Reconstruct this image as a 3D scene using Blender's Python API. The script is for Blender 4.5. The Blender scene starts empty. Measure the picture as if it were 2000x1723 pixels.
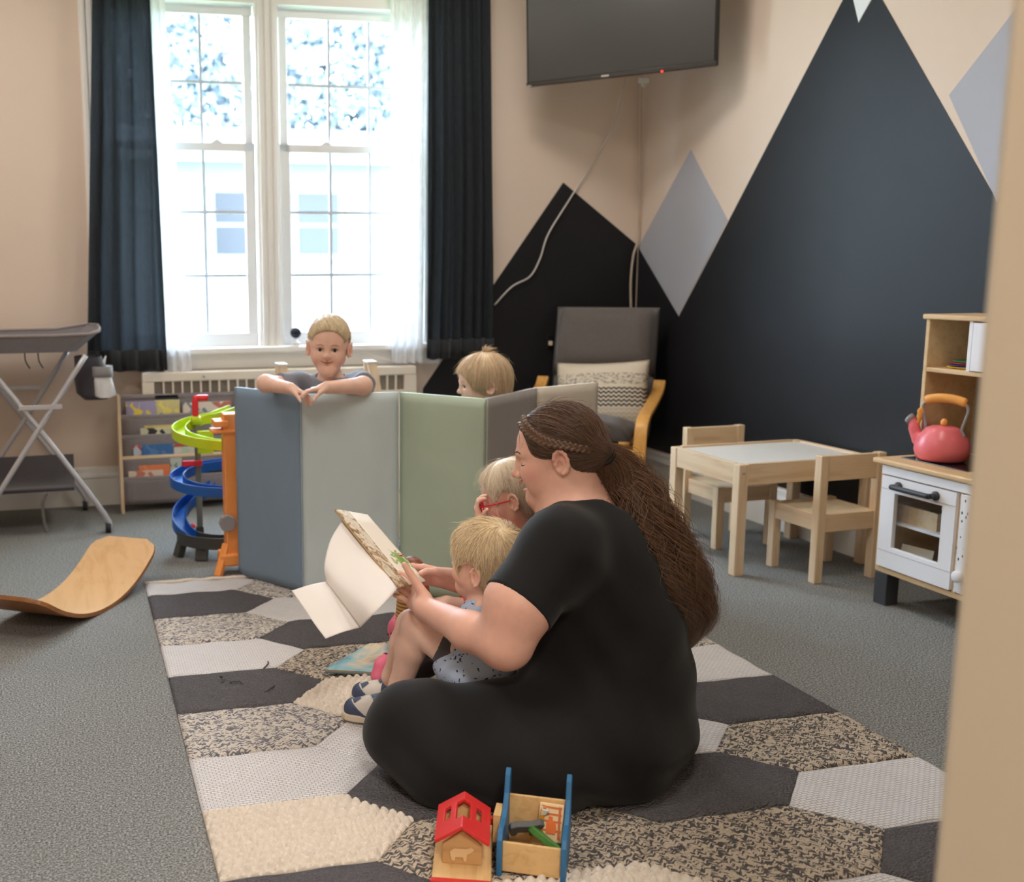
import bpy, bmesh, math, random
import numpy as np
from mathutils import Vector, Matrix

random.seed(7)
rng = np.random.default_rng(7)
PI = math.pi
scene = bpy.context.scene
COL = scene.collection

# ------------------------------------------------------------------ camera
cam_data = bpy.data.cameras.new('camera')
cam = bpy.data.objects.new('camera', cam_data)
COL.objects.link(cam)
cam_data.sensor_width = 36.0
cam_data.lens = 36.59
cam_data.shift_x = 0.154
cam_data.clip_start = 0.05
cam_data.clip_end = 200
CAM_R = Vector((0.96638052, -0.25703078, -0.00662352))
CAM_U = Vector((0.04696174, 0.15112142, 0.98739906))
CAM_B = Vector((-0.25279099, -0.95451427, 0.15811141))
cam.matrix_world = Matrix(((CAM_R.x, CAM_U.x, CAM_B.x, 0.0), (CAM_R.y, CAM_U.y, CAM_B.y, 0.0),
                           (CAM_R.z, CAM_U.z, CAM_B.z, 1.1913), (0, 0, 0, 1)))
cam_data.dof.use_dof = True
cam_data.dof.focus_distance = 2.62
cam_data.dof.aperture_fstop = 3.4
scene.camera = cam

# ------------------------------------------------------------------ view, world, light
scene.view_settings.view_transform = 'Standard'
scene.view_settings.look = 'None'
scene.view_settings.gamma = 1.0
scene.view_settings.use_curve_mapping = False
scene.view_settings.exposure = 0.0
scene.cycles.use_denoising = True
scene.cycles.max_bounces = 10
scene.cycles.diffuse_bounces = 5
scene.cycles.transparent_max_bounces = 24
scene.cycles.sample_clamp_indirect = 12.0

world = bpy.data.worlds.new('overcast_sky')
scene.world = world
world.use_nodes = True
bg = world.node_tree.nodes['Background']
bg.inputs['Color'].default_value = (0.66, 0.82, 1.0, 1)
bg.inputs['Strength'].default_value = 33.0

LAMP_POWER = 16.0
LAMP_COLOR = (1.0, 0.93, 0.86)
CEIL = 3.05
LAMPS = [(-0.7, 2.2), (-0.7, 4.3), (1.7, 2.2), (1.7, 4.2), (0.3, -0.7)]
for lx, ly in LAMPS:
    ld = bpy.data.lights.new('ceiling_lamp_light', 'AREA')
    ld.shape = 'SQUARE'; ld.size = 0.55
    ld.energy = LAMP_POWER if ly > 0 else LAMP_POWER * 4.4
    ld.color = LAMP_COLOR
    lo = bpy.data.objects.new('ceiling_lamp_light', ld)
    lo.location = (lx, ly, CEIL - 0.075)
    COL.objects.link(lo)

# ------------------------------------------------------------------ material helpers
def srgb(r, g, b):
    f = lambda c: (c/255/12.92) if c/255 <= 0.04045 else ((c/255+0.055)/1.055)**2.4
    return (f(r), f(g), f(b), 1.0)

class NT:
    def __init__(s, name):
        s.m = bpy.data.materials.new(name); s.m.use_nodes = True
        s.t = s.m.node_tree; s.t.nodes.clear()
        s.out = s.n('ShaderNodeOutputMaterial')
    def n(s, typ, **kw):
        nd = s.t.nodes.new(typ)
        for k, v in kw.items():
            if k.startswith('i_'):
                key = k[2:].replace('_', ' ')
                nd.inputs[key].default_value = v
            else:
                setattr(nd, k, v)
        return nd
    def l(s, a, b):
        s.t.links.new(a, b)
    def coord(s, scale=(1, 1, 1), which='Object', rot=(0, 0, 0)):
        tc = s.n('ShaderNodeTexCoord'); mp = s.n('ShaderNodeMapping')
        mp.inputs['Scale'].default_value = scale; mp.inputs['Rotation'].default_value = rot
        s.l(tc.outputs[which], mp.inputs['Vector'])
        return mp.outputs['Vector']
    def noise(s, vec, scale=5, detail=3, rough=0.55, dist=0.0):
        nd = s.n('ShaderNodeTexNoise'); nd.inputs['Scale'].default_value = scale
        nd.inputs['Detail'].default_value = detail; nd.inputs['Roughness'].default_value = rough
        nd.inputs['Distortion'].default_value = dist
        s.l(vec, nd.inputs['Vector']); return nd.outputs['Fac']
    def ramp(s, fac, stops):
        nd = s.n('ShaderNodeValToRGB'); e = nd.color_ramp.elements
        while len(e) < len(stops): e.new(0.5)
        for el, (p, c) in zip(e, stops):
            el.position = p; el.color = c
        s.l(fac, nd.inputs['Fac']); return nd.outputs['Color']
    def bump(s, h, strength=0.3, dist=0.01, normal=None):
        nd = s.n('ShaderNodeBump'); nd.inputs['Strength'].default_value = strength
        nd.inputs['Distance'].default_value = dist
        s.l(h, nd.inputs['Height'])
        if normal is not None: s.l(normal, nd.inputs['Normal'])
        return nd.outputs['Normal']
    def principled(s, color=None, rough=0.6, normal=None, spec=0.4, **kw):
        nd = s.n('ShaderNodeBsdfPrincipled')
        nd.inputs['Roughness'].default_value = rough
        nd.inputs['Specular IOR Level'].default_value = spec
        if color is not None:
            if isinstance(color, tuple): nd.inputs['Base Color'].default_value = color
            else: s.l(color, nd.inputs['Base Color'])
        if normal is not None: s.l(normal, nd.inputs['Normal'])
        for k, v in kw.items():
            nd.inputs[k.replace('_', ' ')].default_value = v
        return nd
    def done(s, shader):
        s.l(shader, s.out.inputs['Surface']); return s.m

def scalec(c, f):
    return (min(c[0]*f, 1), min(c[1]*f, 1), min(c[2]*f, 1), 1)

def plain(name, c, rough=0.5, var=0.06, nscale=6, bump=0.0, bscale=60, spec=0.4, **kw):
    t = NT(name); v = t.coord()
    col = t.ramp(t.noise(v, nscale, 3), [(0.3, scalec(c, 1-var)), (0.7, scalec(c, 1+var))])
    nm = t.bump(t.noise(v, bscale, 2), bump, 0.004) if bump else None
    return t.done(t.principled(col, rough, nm, spec, **kw).outputs[0])

def wood(name, c1, c2, axis=0, rough=0.45, scale=1.0, spec=0.35):
    t = NT(name)
    sc = [26*scale]*3; sc[axis] = 1.8*scale
    v = t.coord(tuple(sc))
    n1 = t.noise(v, 1.6, 4, 0.6, 0.6)
    n2 = t.noise(t.coord((3, 3, 3)), 1.5, 2)
    col = t.ramp(n1, [(0.25, c2), (0.5, c1), (0.8, scalec(c1, 1.07))])
    mx = t.n('ShaderNodeMixRGB', blend_type='MULTIPLY'); mx.inputs['Fac'].default_value = 0.25
    t.l(col, mx.inputs['Color1'])
    t.l(t.ramp(n2, [(0.3, (0.8, 0.78, 0.75, 1)), (0.7, (1, 1, 1, 1))]), mx.inputs['Color2'])
    nm = t.bump(n1, 0.06, 0.002)
    return t.done(t.principled(mx.outputs[0], rough, nm, spec).outputs[0])

def fabric(name, c, var=0.12, weave=420, bump=0.25, rough=0.9, sheen=0.2):
    t = NT(name); v = t.coord()
    n = t.noise(v, weave, 2, 0.6); n2 = t.noise(v, 7, 3)
    col = t.ramp(n, [(0.3, scalec(c, 1-var*1.6)), (0.7, scalec(c, 1+var*1.6))])
    mx = t.n('ShaderNodeMixRGB', blend_type='MULTIPLY'); mx.inputs['Fac'].default_value = 0.35
    t.l(col, mx.inputs['Color1'])
    t.l(t.ramp(n2, [(0.3, (0.82, 0.82, 0.82, 1)), (0.7, (1, 1, 1, 1))]), mx.inputs['Color2'])
    nm = t.bump(n, bump, 0.002)
    return t.done(t.principled(mx.outputs[0], rough, nm, 0.2, Sheen_Weight=sheen).outputs[0])

def emis(name, c, s):
    t = NT(name); e = t.n('ShaderNodeEmission'); e.inputs['Color'].default_value = c; e.inputs['Strength'].default_value = s
    return t.done(e.outputs[0])

# ------------------------------------------------------------------ object helpers
def props(o, label=None, cat=None, group=None, kind=None):
    if label: o['label'] = label
    if cat: o['category'] = cat
    if group: o['group'] = group
    if kind: o['kind'] = kind
    return o

def thing(name, label, cat, loc=(0, 0, 0), rz=0.0, group=None):
    o = bpy.data.objects.new(name, None); COL.objects.link(o)
    o.location = loc; o.rotation_euler = (0, 0, rz); o.empty_display_size = 0.1
    return props(o, label, cat, group)

def link_mesh(name, me, mat, parent=None, smooth=False):
    o = bpy.data.objects.new(name, me); COL.objects.link(o)
    if mat is not None: me.materials.append(mat)
    if parent is not None: o.parent = parent
    if smooth:
        me.polygons.foreach_set('use_smooth', [True]*len(me.polygons))
    return o

def copy_tree(o, parent=None):
    c = o.copy(); COL.objects.link(c); c.parent = parent
    for ch in list(o.children):
        copy_tree(ch, c)
    return c

class MB:
    """collects simple solids into one mesh"""
    def __init__(s): s.v = []; s.f = []
    def add(s, vs, fs):
        b = len(s.v); s.v.extend([tuple(p) for p in vs]); s.f.extend([tuple(i+b for i in f) for f in fs]); return s
    def box(s, x0, x1, y0, y1, z0, z1, M=None):
        vs = [Vector(p) for p in ((x0,y0,z0),(x1,y0,z0),(x1,y1,z0),(x0,y1,z0),(x0,y0,z1),(x1,y0,z1),(x1,y1,z1),(x0,y1,z1))]
        if M is not None: vs = [M @ p for p in vs]
        return s.add(vs, [(3,2,1,0),(4,5,6,7),(0,1,5,4),(1,2,6,5),(2,3,7,6),(3,0,4,7)])
    def bar(s, a, b, w, h, up=(0, 0, 1)):
        a = Vector(a); b = Vector(b); d = (b-a).normalized(); u = Vector(up)
        x = d.cross(u)
        if x.length < 1e-4: x = d.cross(Vector((1, 0, 0)))
        x.normalize(); u = x.cross(d).normalized()
        vs = []
        for p in (a, b):
            for sx, su in ((-1,-1),(1,-1),(1,1),(-1,1)):
                vs.append(p + x*sx*w/2 + u*su*h/2)
        return s.add(vs, [(3,2,1,0),(4,5,6,7),(0,1,5,4),(1,2,6,5),(2,3,7,6),(3,0,4,7)])
    def tube(s, pts, r, n=8, cap=True, closed=False):
        pts = [Vector(p) for p in pts]; m = len(pts)
        rs = r if isinstance(r, (list, tuple)) else [r]*m
        vs = []; prev = None
        for i, p in enumerate(pts):
            if closed: d = (pts[(i+1) % m]-pts[i-1])
            else: d = pts[min(i+1, m-1)]-pts[max(i-1, 0)]
            d.normalize()
            if prev is None:
                x = d.cross(Vector((0, 0, 1)))
                if x.length < 1e-3: x = d.cross(Vector((1, 0, 0)))
            else: x = prev - d*prev.dot(d)
            x.normalize(); y = d.cross(x); prev = x
            for k in range(n):
                a = 2*PI*k/n; vs.append(p + (x*math.cos(a)+y*math.sin(a))*rs[i])
        fs = []
        for i in range(m if closed else m-1):
            for k in range(n):
                a = i*n+k; b = i*n+(k+1) % n; i2 = (i+1) % m
                fs.append((a, b, i2*n+(k+1) % n, i2*n+k))
        if cap and not closed:
            fs.append(tuple(range(n-1, -1, -1))); fs.append(tuple(range((m-1)*n, m*n)))
        return s.add(vs, fs)
    def lathe(s, prof, n=24, M=None):
        vs = []; fs = []; m = len(prof)
        for (r, z) in prof:
            for k in range(n):
                a = 2*PI*k/n; vs.append(Vector((r*math.cos(a), r*math.sin(a), z)))
        for i in range(m-1):
            for k in range(n):
                fs.append((i*n+k, i*n+(k+1) % n, (i+1)*n+(k+1) % n, (i+1)*n+k))
        if prof[0][0] > 1e-6: fs.append(tuple(range(n-1, -1, -1)))
        if prof[-1][0] > 1e-6: fs.append(tuple(range((m-1)*n, m*n)))
        if M is not None: vs = [M @ p for p in vs]
        return s.add(vs, fs)
    def prism(s, poly, z0, z1, M=None):
        n = len(poly)
        vs = [Vector((x, y, z0)) for x, y in poly]+[Vector((x, y, z1)) for x, y in poly]
        if M is not None: vs = [M @ p for p in vs]
        fs = [tuple(range(n-1, -1, -1)), tuple(range(n, 2*n))]
        fs += [(i, (i+1) % n, n+(i+1) % n, n+i) for i in range(n)]
        return s.add(vs, fs)
    def grid(s, P, thick=0.0):
        """P[i][j] points; thick: solidify along normals afterwards by modifier"""
        ni = len(P); nj = len(P[0]); vs = [p for row in P for p in row]
        fs = [(i*nj+j, (i+1)*nj+j, (i+1)*nj+j+1, i*nj+j+1) for i in range(ni-1) for j in range(nj-1)]
        return s.add(vs, fs)
    def ball(s, c, r, nu=16, nv=10, M=None):
        c = Vector(c); rr = r if isinstance(r, (tuple, list)) else (r, r, r)
        vs = []; fs = []
        for i in range(nv+1):
            t = PI*i/nv
            for k in range(nu):
                a = 2*PI*k/nu
                p = Vector((rr[0]*math.sin(t)*math.cos(a), rr[1]*math.sin(t)*math.sin(a), rr[2]*math.cos(t)))
                if M is not None: p = M @ p
                vs.append(c+p)
        for i in range(nv):
            for k in range(nu):
                fs.append((i*nu+k, (i+1)*nu+k, (i+1)*nu+(k+1) % nu, i*nu+(k+1) % nu))
        return s.add(vs, fs)
    def build(s, name, mat, parent=None, smooth=False, bevel=0.0, seg=2, solid=0.0, sub=0, clean=True):
        me = bpy.data.meshes.new(name); me.from_pydata(s.v, [], s.f)
        if clean:
            bm = bmesh.new(); bm.from_mesh(me)
            bmesh.ops.remove_doubles(bm, verts=bm.verts, dist=1e-5)
            bmesh.ops.recalc_face_normals(bm, faces=bm.faces)
            bm.to_mesh(me); bm.free()
        o = link_mesh(name, me, mat, parent, smooth)
        if solid:
            md = o.modifiers.new('thickness', 'SOLIDIFY'); md.thickness = solid; md.offset = 0
        if bevel:
            md = o.modifiers.new('bevel', 'BEVEL'); md.width = bevel; md.segments = seg; md.limit_method = 'ANGLE'
            md.angle_limit = math.radians(40)
        if sub:
            md = o.modifiers.new('subsurf', 'SUBSURF'); md.levels = sub; md.render_levels = sub
        return o

def place(o, loc, rz=0.0):
    o.location = loc; o.rotation_euler = (0, 0, rz); return o

def spline(pts, n=8):
    """Catmull-Rom through pts"""
    pts = [Vector(p) for p in pts]; out = []
    for i in range(len(pts)-1):
        p0 = pts[max(i-1, 0)]; p1 = pts[i]; p2 = pts[i+1]; p3 = pts[min(i+2, len(pts)-1)]
        for k in range(n):
            t = k/n
            out.append(0.5*((2*p1)+(p2-p0)*t+(2*p0-5*p1+4*p2-p3)*t*t+(3*p1-p0-3*p2+p3)*t**3))
    out.append(pts[-1]); return out

# ------------------------------------------------------------------ common materials
M_WALL = plain('wall_paint', srgb(227, 208, 192), 0.75, 0.015, 2, 0.08, 220, 0.25)
M_CEIL = plain('ceiling_paint', srgb(238, 234, 226), 0.8, 0.01, 2)
M_TRIM = plain('white_trim_paint', srgb(242, 240, 237), 0.4, 0.01, 3, 0.0, 60, 0.4)
M_BLACKPAINT = plain('black_chalk_paint', srgb(36, 36, 39), 0.45, 0.06, 3, 0.05, 240, 0.22)
M_GREYPAINT = plain('grey_lilac_paint', srgb(176, 177, 186), 0.6, 0.015, 3)
M_WHITEPAINT = plain('white_snow_paint', srgb(232, 236, 240), 0.6, 0.01, 3)
M_PINE = wood('pale_pine', srgb(229, 202, 168), srgb(210, 174, 132), 0)
M_PINE_Z = wood('pale_pine_upright', srgb(231, 205, 172), srgb(212, 177, 136), 2)
M_PINE_Y = wood('pale_pine_deep', srgb(229, 202, 168), srgb(210, 174, 132), 1)
M_BIRCH = wood('birch_veneer', srgb(226, 168, 92), srgb(206, 146, 72), 2, 0.35)
M_BLACK = plain('black_plastic', srgb(22, 22, 24), 0.4, 0.02)
M_WHITEPL = plain('white_plastic', srgb(238, 238, 238), 0.35, 0.01)
M_STEEL = plain('grey_steel', srgb(176, 176, 180), 0.35, 0.03, 10, 0, 60, 0.5, Metallic=0.35)

# ================================================================== SETTING
BW = math.atan(-0.0305)            # the window wall runs a touch off square
def back(o): return place(o, (0, 5.54, 0), BW)
XR = 3.135

def carpet_material():
    t = NT('grey_green_carpet'); v = t.coord()
    n = t.noise(v, 190, 2, 0.75); n2 = t.noise(v, 60, 2, 0.6); n3 = t.noise(v, 1.3, 3)
    c = t.ramp(n, [(0.30, srgb(74, 75, 75)), (0.5, srgb(137, 137, 136)), (0.72, srgb(200, 199, 197))])
    mx = t.n('ShaderNodeMixRGB', blend_type='MULTIPLY'); mx.inputs['Fac'].default_value = 0.5
    t.l(c, mx.inputs['Color1']); t.l(t.ramp(n3, [(0.3, (0.82, 0.84, 0.8, 1)), (0.7, (1, 1, 1, 1))]), mx.inputs['Color2'])
    ad = t.n('ShaderNodeMath', operation='ADD'); t.l(n, ad.inputs[0]); t.l(n2, ad.inputs[1])
    return t.done(t.principled(mx.outputs[0], 0.95, t.bump(ad.outputs[0], 0.9, 0.006), 0.1).outputs[0])
M_CARPET = carpet_material()

props(MB().box(-2.6, 3.4, -1.6, 5.9, -0.1, 0.0).build('floor', M_CARPET), 'grey green short pile carpet floor', kind='structure')
props(MB().box(-2.7, 3.4, -1.7, 5.9, CEIL, CEIL+0.1).build('ceiling', M_CEIL), 'white flat ceiling', kind='structure')

# window wall with an opening for the paired windows
WZ0, WZ1, WX0, WX1 = 0.80, 2.56, 0.19, 1.84
def wall_with_hole(x0, x1, y0, y1, z0, z1, hx0, hx1, hz0, hz1):
    m = MB()
    xs = [x0, hx0, hx1, x1]; zs = [z0, hz0, hz1, z1]
    vs = [(x, y, z) for y in (y0, y1) for z in zs for x in xs]
    idx = lambda y, z, x: y*16+z*4+x
    fs = []
    for z in range(3):
        for x in range(3):
            if (z, x) == (1, 1): continue
            fs.append((idx(0,z,x), idx(0,z,x+1), idx(0,z+1,x+1), idx(0,z+1,x)))
            fs.append((idx(1,z,x), idx(1,z+1,x), idx(1,z+1,x+1), idx(1,z,x+1)))
    for a, b in (((1,1),(1,2)), ((1,2),(2,2)), ((2,2),(2,1)), ((2,1),(1,1))):
        fs.append((idx(0,*a), idx(0,*b), idx(1,*b), idx(1,*a)))
    for a, b in (((0,0),(0,3)), ((0,3),(3,3)), ((3,3),(3,0)), ((3,0),(0,0))):
        fs.append((idx(0,*a), idx(1,*a), idx(1,*b), idx(0,*b)))
    return m.add(vs, fs)
wall_back = back(wall_with_hole(-2.7, 3.45, 0.0, 0.28, 0.0, CEIL, WX0, WX1, WZ0, WZ1).build('wall_back', M_WALL))
props(wall_back, 'beige painted wall around the paired windows', kind='structure')
wall_right = props(MB().box(XR, XR+0.25, -1.6, 5.9, 0, CEIL).build('wall_right', M_WALL), 'beige wall painted with black and grey mountains', kind='structure')
props(MB().box(-2.7, -2.5, -1.6, 5.9, 0, CEIL).build('wall_left', M_WALL), 'plain beige side wall', kind='structure')
# wall with the doorway the photograph looks through, and the hall behind it
m = MB(); D0, D1, DY0, DY1, DZ = -0.24, 0.715, 0.55, 0.70, 2.2
m.add([(x, y, z) for y in (DY0, DY1) for (x, z) in ((-2.6,0),(D0,0),(D0,DZ),(D1,DZ),(D1,0),(XR,0),(XR,CEIL),(-2.6,CEIL))],
      [(0,1,2,7),(2,3,6,7),(3,4,5,6),(15,10,9,8),(15,14,11,10),(14,13,12,11),(1,9,10,2),(2,10,11,3),(3,11,12,4),(0,7,15,8),(5,13,14,6),(6,14,15,7),(0,8,9,1),(4,12,13,5)])
props(m.build('wall_doorway', plain('doorway_paint', srgb(222, 208, 184), 0.6, 0.012, 3), bevel=0.012, seg=3), 'beige wall edge of the doorway in the foreground', kind='structure')
props(MB().box(-2.6, 3.2, -1.7, -1.5, 0, CEIL).build('wall_hall', M_WALL), 'hall wall behind the doorway', kind='structure')

# painted mountains: thin coats of paint on the two walls
def mural_back(name, poly, mat, lift=0.0015):
    m = MB(); n = len(poly)
    M = Matrix(((1,0,0,0),(0,0,1,0),(0,1,0,0),(0,0,0,1)))
    m.prism(poly, -lift, 0.0005, M); return m.build(name, mat, wall_back)
def mural_right(name, poly, mat, lift=0.0015):
    M = Matrix(((0,0,-1,XR),(1,0,0,0),(0,1,0,0),(0,0,0,1)))
    return MB().prism(poly, -0.0005, lift, M).build(name, mat, wall_right)
mural_back('painted_mountain', [(1.85, 0.2), (3.13, 0.2), (3.13, 1.345), (2.662, 1.69), (1.85, 0.56)], M_BLACKPAINT)
YC = 5.442
mural_right('painted_mountain', [(YC, 0.2), (YC, 1.335), (4.989, 0.955), (3.83, 2.36), (3.771, 2.187), (3.66, 2.36), (3.022, 1.425), (2.2, 2.4), (1.2, 1.2), (0.8, 0.2)][0:1]
            + [(YC, 1.345), (4.995, 0.955), (3.836, 2.348), (3.771, 2.190), (3.68, 2.29), (3.025, 1.43), (2.0, 2.9), (0.75, 1.2), (0.75, 0.2)], M_BLACKPAINT)
mural_right('painted_grey_peak', [(YC, 1.335), (4.949, 1.82), (4.60, 1.445), (4.995, 0.957)], M_GREYPAINT, 0.003)
mural_right('painted_grey_peak', [(3.275, 1.826), (2.95, 2.13), (2.62, 1.80), (3.025, 1.428)], M_GREYPAINT, 0.003)
mural_right('painted_snow_cap', [(3.836, 2.348), (3.771, 2.190), (3.66, 2.32), (3.72, 2.56)], M_WHITEPAINT, 0.003)

# baseboards with a moulded top
def baseboard_profile(h):
    return [(0, 0), (0.018, 0), (0.018, h*0.70), (0.026, h*0.73), (0.026, h*0.78), (0.014, h*0.86), (0.012, h*0.97), (0.004, h), (0, h)]
def baseboard(name, x0, x1, h, label):
    p = baseboard_profile(h); M = Matrix(((0,0,1,0),(-1,0,0,0),(0,1,0,0),(0,0,0,1)))
    return props(MB().prism(p, x0, x1, M).build(name, M_TRIM), label, kind='structure')
back(baseboard('baseboard_back', -2.6, 3.12, 0.205, 'tall moulded off-white baseboard under the windows'))
b = baseboard('baseboard_right', -5.42, -0.72, 0.19, 'tall moulded off-white baseboard along the mountain wall')
b.location = (XR, 0, 0); b.rotation_euler = (0, 0, -PI/2)

# ---- windows
M_SASH = plain('window_vinyl', srgb(233, 234, 236), 0.35, 0.01)
def glass_material():
    t = NT('window_glass'); tr = t.n('ShaderNodeBsdfTransparent'); gl = t.n('ShaderNodeBsdfGlossy')
    gl.inputs['Roughness'].default_value = 0.02; tr.inputs['Color'].default_value = (0.97, 0.985, 0.99, 1)
    mx = t.n('ShaderNodeMixShader'); mx.inputs[0].default_value = 0.05
    t.l(tr.outputs[0], mx.inputs[1]); t.l(gl.outputs[0], mx.inputs[2]); return t.done(mx.outputs[0])
M_GLASS = glass_material()
M_MUNTIN = plain('glare_muntin', srgb(196, 203, 212), 0.4, 0.01)  # grey-blue window glare put into the muntin colour
def window(name, gx0, gx1, cols, label):
    root = props(thing(name, label, None), kind='structure'); back(root)
    pitch = (gx1-gx0)/cols
    MB().box(gx0-0.055, gx1+0.055, 0.035, 0.06, 2.50, 2.545).build('top_rail', M_SASH, root)
    MB().box(gx0-0.055, gx1+0.055, 0.02, 0.05, 1.825, 1.868).build('meeting_rail', M_SASH, root, bevel=0.004)
    MB().box(gx0-0.055, gx1+0.055, 0.015, 0.05, 0.815, 0.888).build('bottom_rail', M_SASH, root, bevel=0.004)
    for x0, x1 in ((gx0-0.055, gx0), (gx1, gx1+0.055)):
        MB().box(x0, x1, 0.02, 0.05, 0.815, 1.868).build('sash_stile', M_SASH, root, bevel=0.004)
        MB().box(x0+0.006, x1-0.006, 0.04, 0.065, 1.85, 2.545).build('sash_stile', M_SASH, root, bevel=0.004)
    for zc in ((2.503, 2.17, 1.868), (1.825, 1.517, 1.189, 0.888)):
        yy = 0.052 if zc[0] > 2 else 0.036
        for i in range(1, cols):
            MB().box(gx0+i*pitch-0.0075, gx0+i*pitch+0.0075, yy-0.006, yy+0.006, zc[-1], zc[0]).build('muntin', M_MUNTIN, root)
        for z in zc[1:-1]:
            MB().box(gx0, gx1, yy-0.0055, yy+0.0055, z-0.0075, z+0.0075).build('muntin', M_MUNTIN, root)
        for i in range(cols):
            for a, b_ in zip(zc, zc[1:]):
                MB().box(gx0+i*pitch, gx0+(i+1)*pitch, yy-0.0015, yy+0.0015, b_, a).build('pane', M_GLASS, root)
    for lx in (0.3, 0.78):
        m = MB(); m.prism([(-0.03, 0), (0.03, 0), (0.018, 0.008), (0.006, 0.018), (-0.006, 0.018), (-0.018, 0.008)], -0.008, 0.008,
                Matrix.Translation((gx0+(gx1-gx0)*lx, 0.028, 1.868)) @ Matrix(((1,0,0,0),(0,0,1,0),(0,1,0,0),(0,0,0,1))))
        m.build('sash_lock', M_SASH, root, bevel=0.002)
    return root
window('window_1', 0.245, 0.885, 3, 'left double-hung window half behind the dark curtain')
window('window_2', 1.125, 1.775, 3, 'right double-hung window behind the standing boy')
# casing: stepped uprights, mullion, head, stool and apron
def casing(name, x0, x1, z0, z1, label):
    m = MB(); w = x1-x0
    m.box(x0, x1, -0.018, 0.10, z0, z1)
    o = props(back(m.build(name, M_TRIM, bevel=0.004)), label, kind='structure')
    for a, b_, d in ((0.12, 0.3, 0.03), (0.7, 0.88, 0.03), (0.4, 0.6, 0.026)):
        MB().box(x0+w*a, x0+w*b_, -d, -0.0175, z0, z1).build('moulding', M_TRIM, o, bevel=0.004)
    return o
casing('trim_1', 0.08, 0.185, 0.80, 2.66, 'left upright window casing beside the dark curtain')
casing('trim_2', 0.945, 1.065, 0.80, 2.57, 'moulded upright between the two windows')
casing('trim_3', 1.835, 1.94, 0.80, 2.66, 'right upright window casing behind the white sheer')
props(back(MB().box(0.08, 1.94, -0.02, 0.10, 2.55, 2.66).build('trim_4', M_TRIM, bevel=0.004)), 'window head casing', kind='structure')
props(back(MB().box(0.05, 1.97, -0.075, 0.12, 0.785, 0.817).build('trim_5', M_TRIM, bevel=0.008, seg=3)), 'white window stool under both windows', kind='structure')
props(back(MB().box(0.08, 1.94, -0.02, 0.0, 0.70, 0.785).build('trim_6', M_TRIM, bevel=0.006)), 'moulded apron under the window stool', kind='structure')

# ceiling lights
M_DIFF = emis('lamp_diffuser', (1.0, 0.92, 0.84, 1), 3.0)
for i, (lx, ly) in enumerate(LAMPS):
    where = ['left front', 'left rear', 'right front', 'right rear', 'hall'][i]
    t = thing('ceiling_light', 'square white ceiling light, %s one' % where, 'ceiling light', (lx, ly, CEIL), group='ceiling lights')
    MB().box(-0.32, 0.32, -0.32, 0.32, -0.04, 0.0).build('frame', M_WHITEPL, t, bevel=0.004)
    MB().box(-0.29, 0.29, -0.29, 0.29, -0.06, -0.041).build('diffuser', M_DIFF, t, bevel=0.004)

# ------------------------------------------------------------------ outdoors
M_GRASS = plain('lawn', srgb(120, 140, 90), 0.9, 0.2, 1.0)
props(MB().box(-30, 45, 6.2, 60, -1.2, -1.0).build('ground_outside', M_GRASS), 'lawn outside the windows', kind='structure')
M_SIDING = plain('dimmed_siding', srgb(112, 115, 120), 0.6, 0.01)  # white house parts, darkened in colour to hold down the outdoor glare
M_ROOF = plain('grey_shingles', srgb(84, 88, 94), 0.8, 0.1, 3)
house = thing('neighbour_house', 'pale sunlit house seen through the windows', 'house', (0, 14.0, -1.0), 0)
MB().box(-6, 12, 0, 6, 0, 3.72).build('wall', M_SIDING, house)
M = Matrix(((0,0,1,0),(1,0,0,0),(0,1,0,0),(0,0,0,1)))
MB().prism([(-0.5, 3.70), (6.5, 3.70), (3.0, 4.5)], -6.3, 12.3, M).build('roof', M_ROOF, house)
MB().box(-6.3, 12.3, -0.58, -0.5, 3.60, 3.76).build('gutter', M_SIDING, house)
M_FARGLASS = plain('far_window_glass', srgb(30, 35, 44), 0.25, 0.05, 2)
for wx in (2.10, 3.215, 5.6):
    w = MB().box(wx-0.36, wx+0.36, -0.05, -0.005, 2.38, 3.36).build('window_frame', M_SIDING, house)
    for z0, z1 in ((2.88, 3.26), (2.47, 2.82)):
        MB().box(wx-0.27, wx+0.27, -0.075, -0.051, z0, z1).build('pane', M_FARGLASS, w)
def leaf_crown(c, r, n, seed):
    rr = np.random.default_rng(seed); m = MB()
    for i in range(n):
        d = rr.normal(size=3); d /= np.linalg.norm(d)
        p = Vector(c)+Vector(d*np.array(r)*(0.55+0.45*rr.random()))
        a = Vector(rr.normal(size=3)).normalized(); b_ = a.cross(Vector(rr.normal(size=3))).normalized()
        s = 0.11+0.09*rr.random()
        m.add([p-a*s, p+b_*s*0.5, p+a*s, p-b_*s*0.5], [(0, 1, 2, 3)])
    return m
M_LEAF = plain('foliage', srgb(128, 138, 144), 0.7, 0.12, 0.6)
M_BARK = plain('bark', srgb(190, 184, 176), 0.9, 0.2, 4, 0.4, 20)
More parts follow.
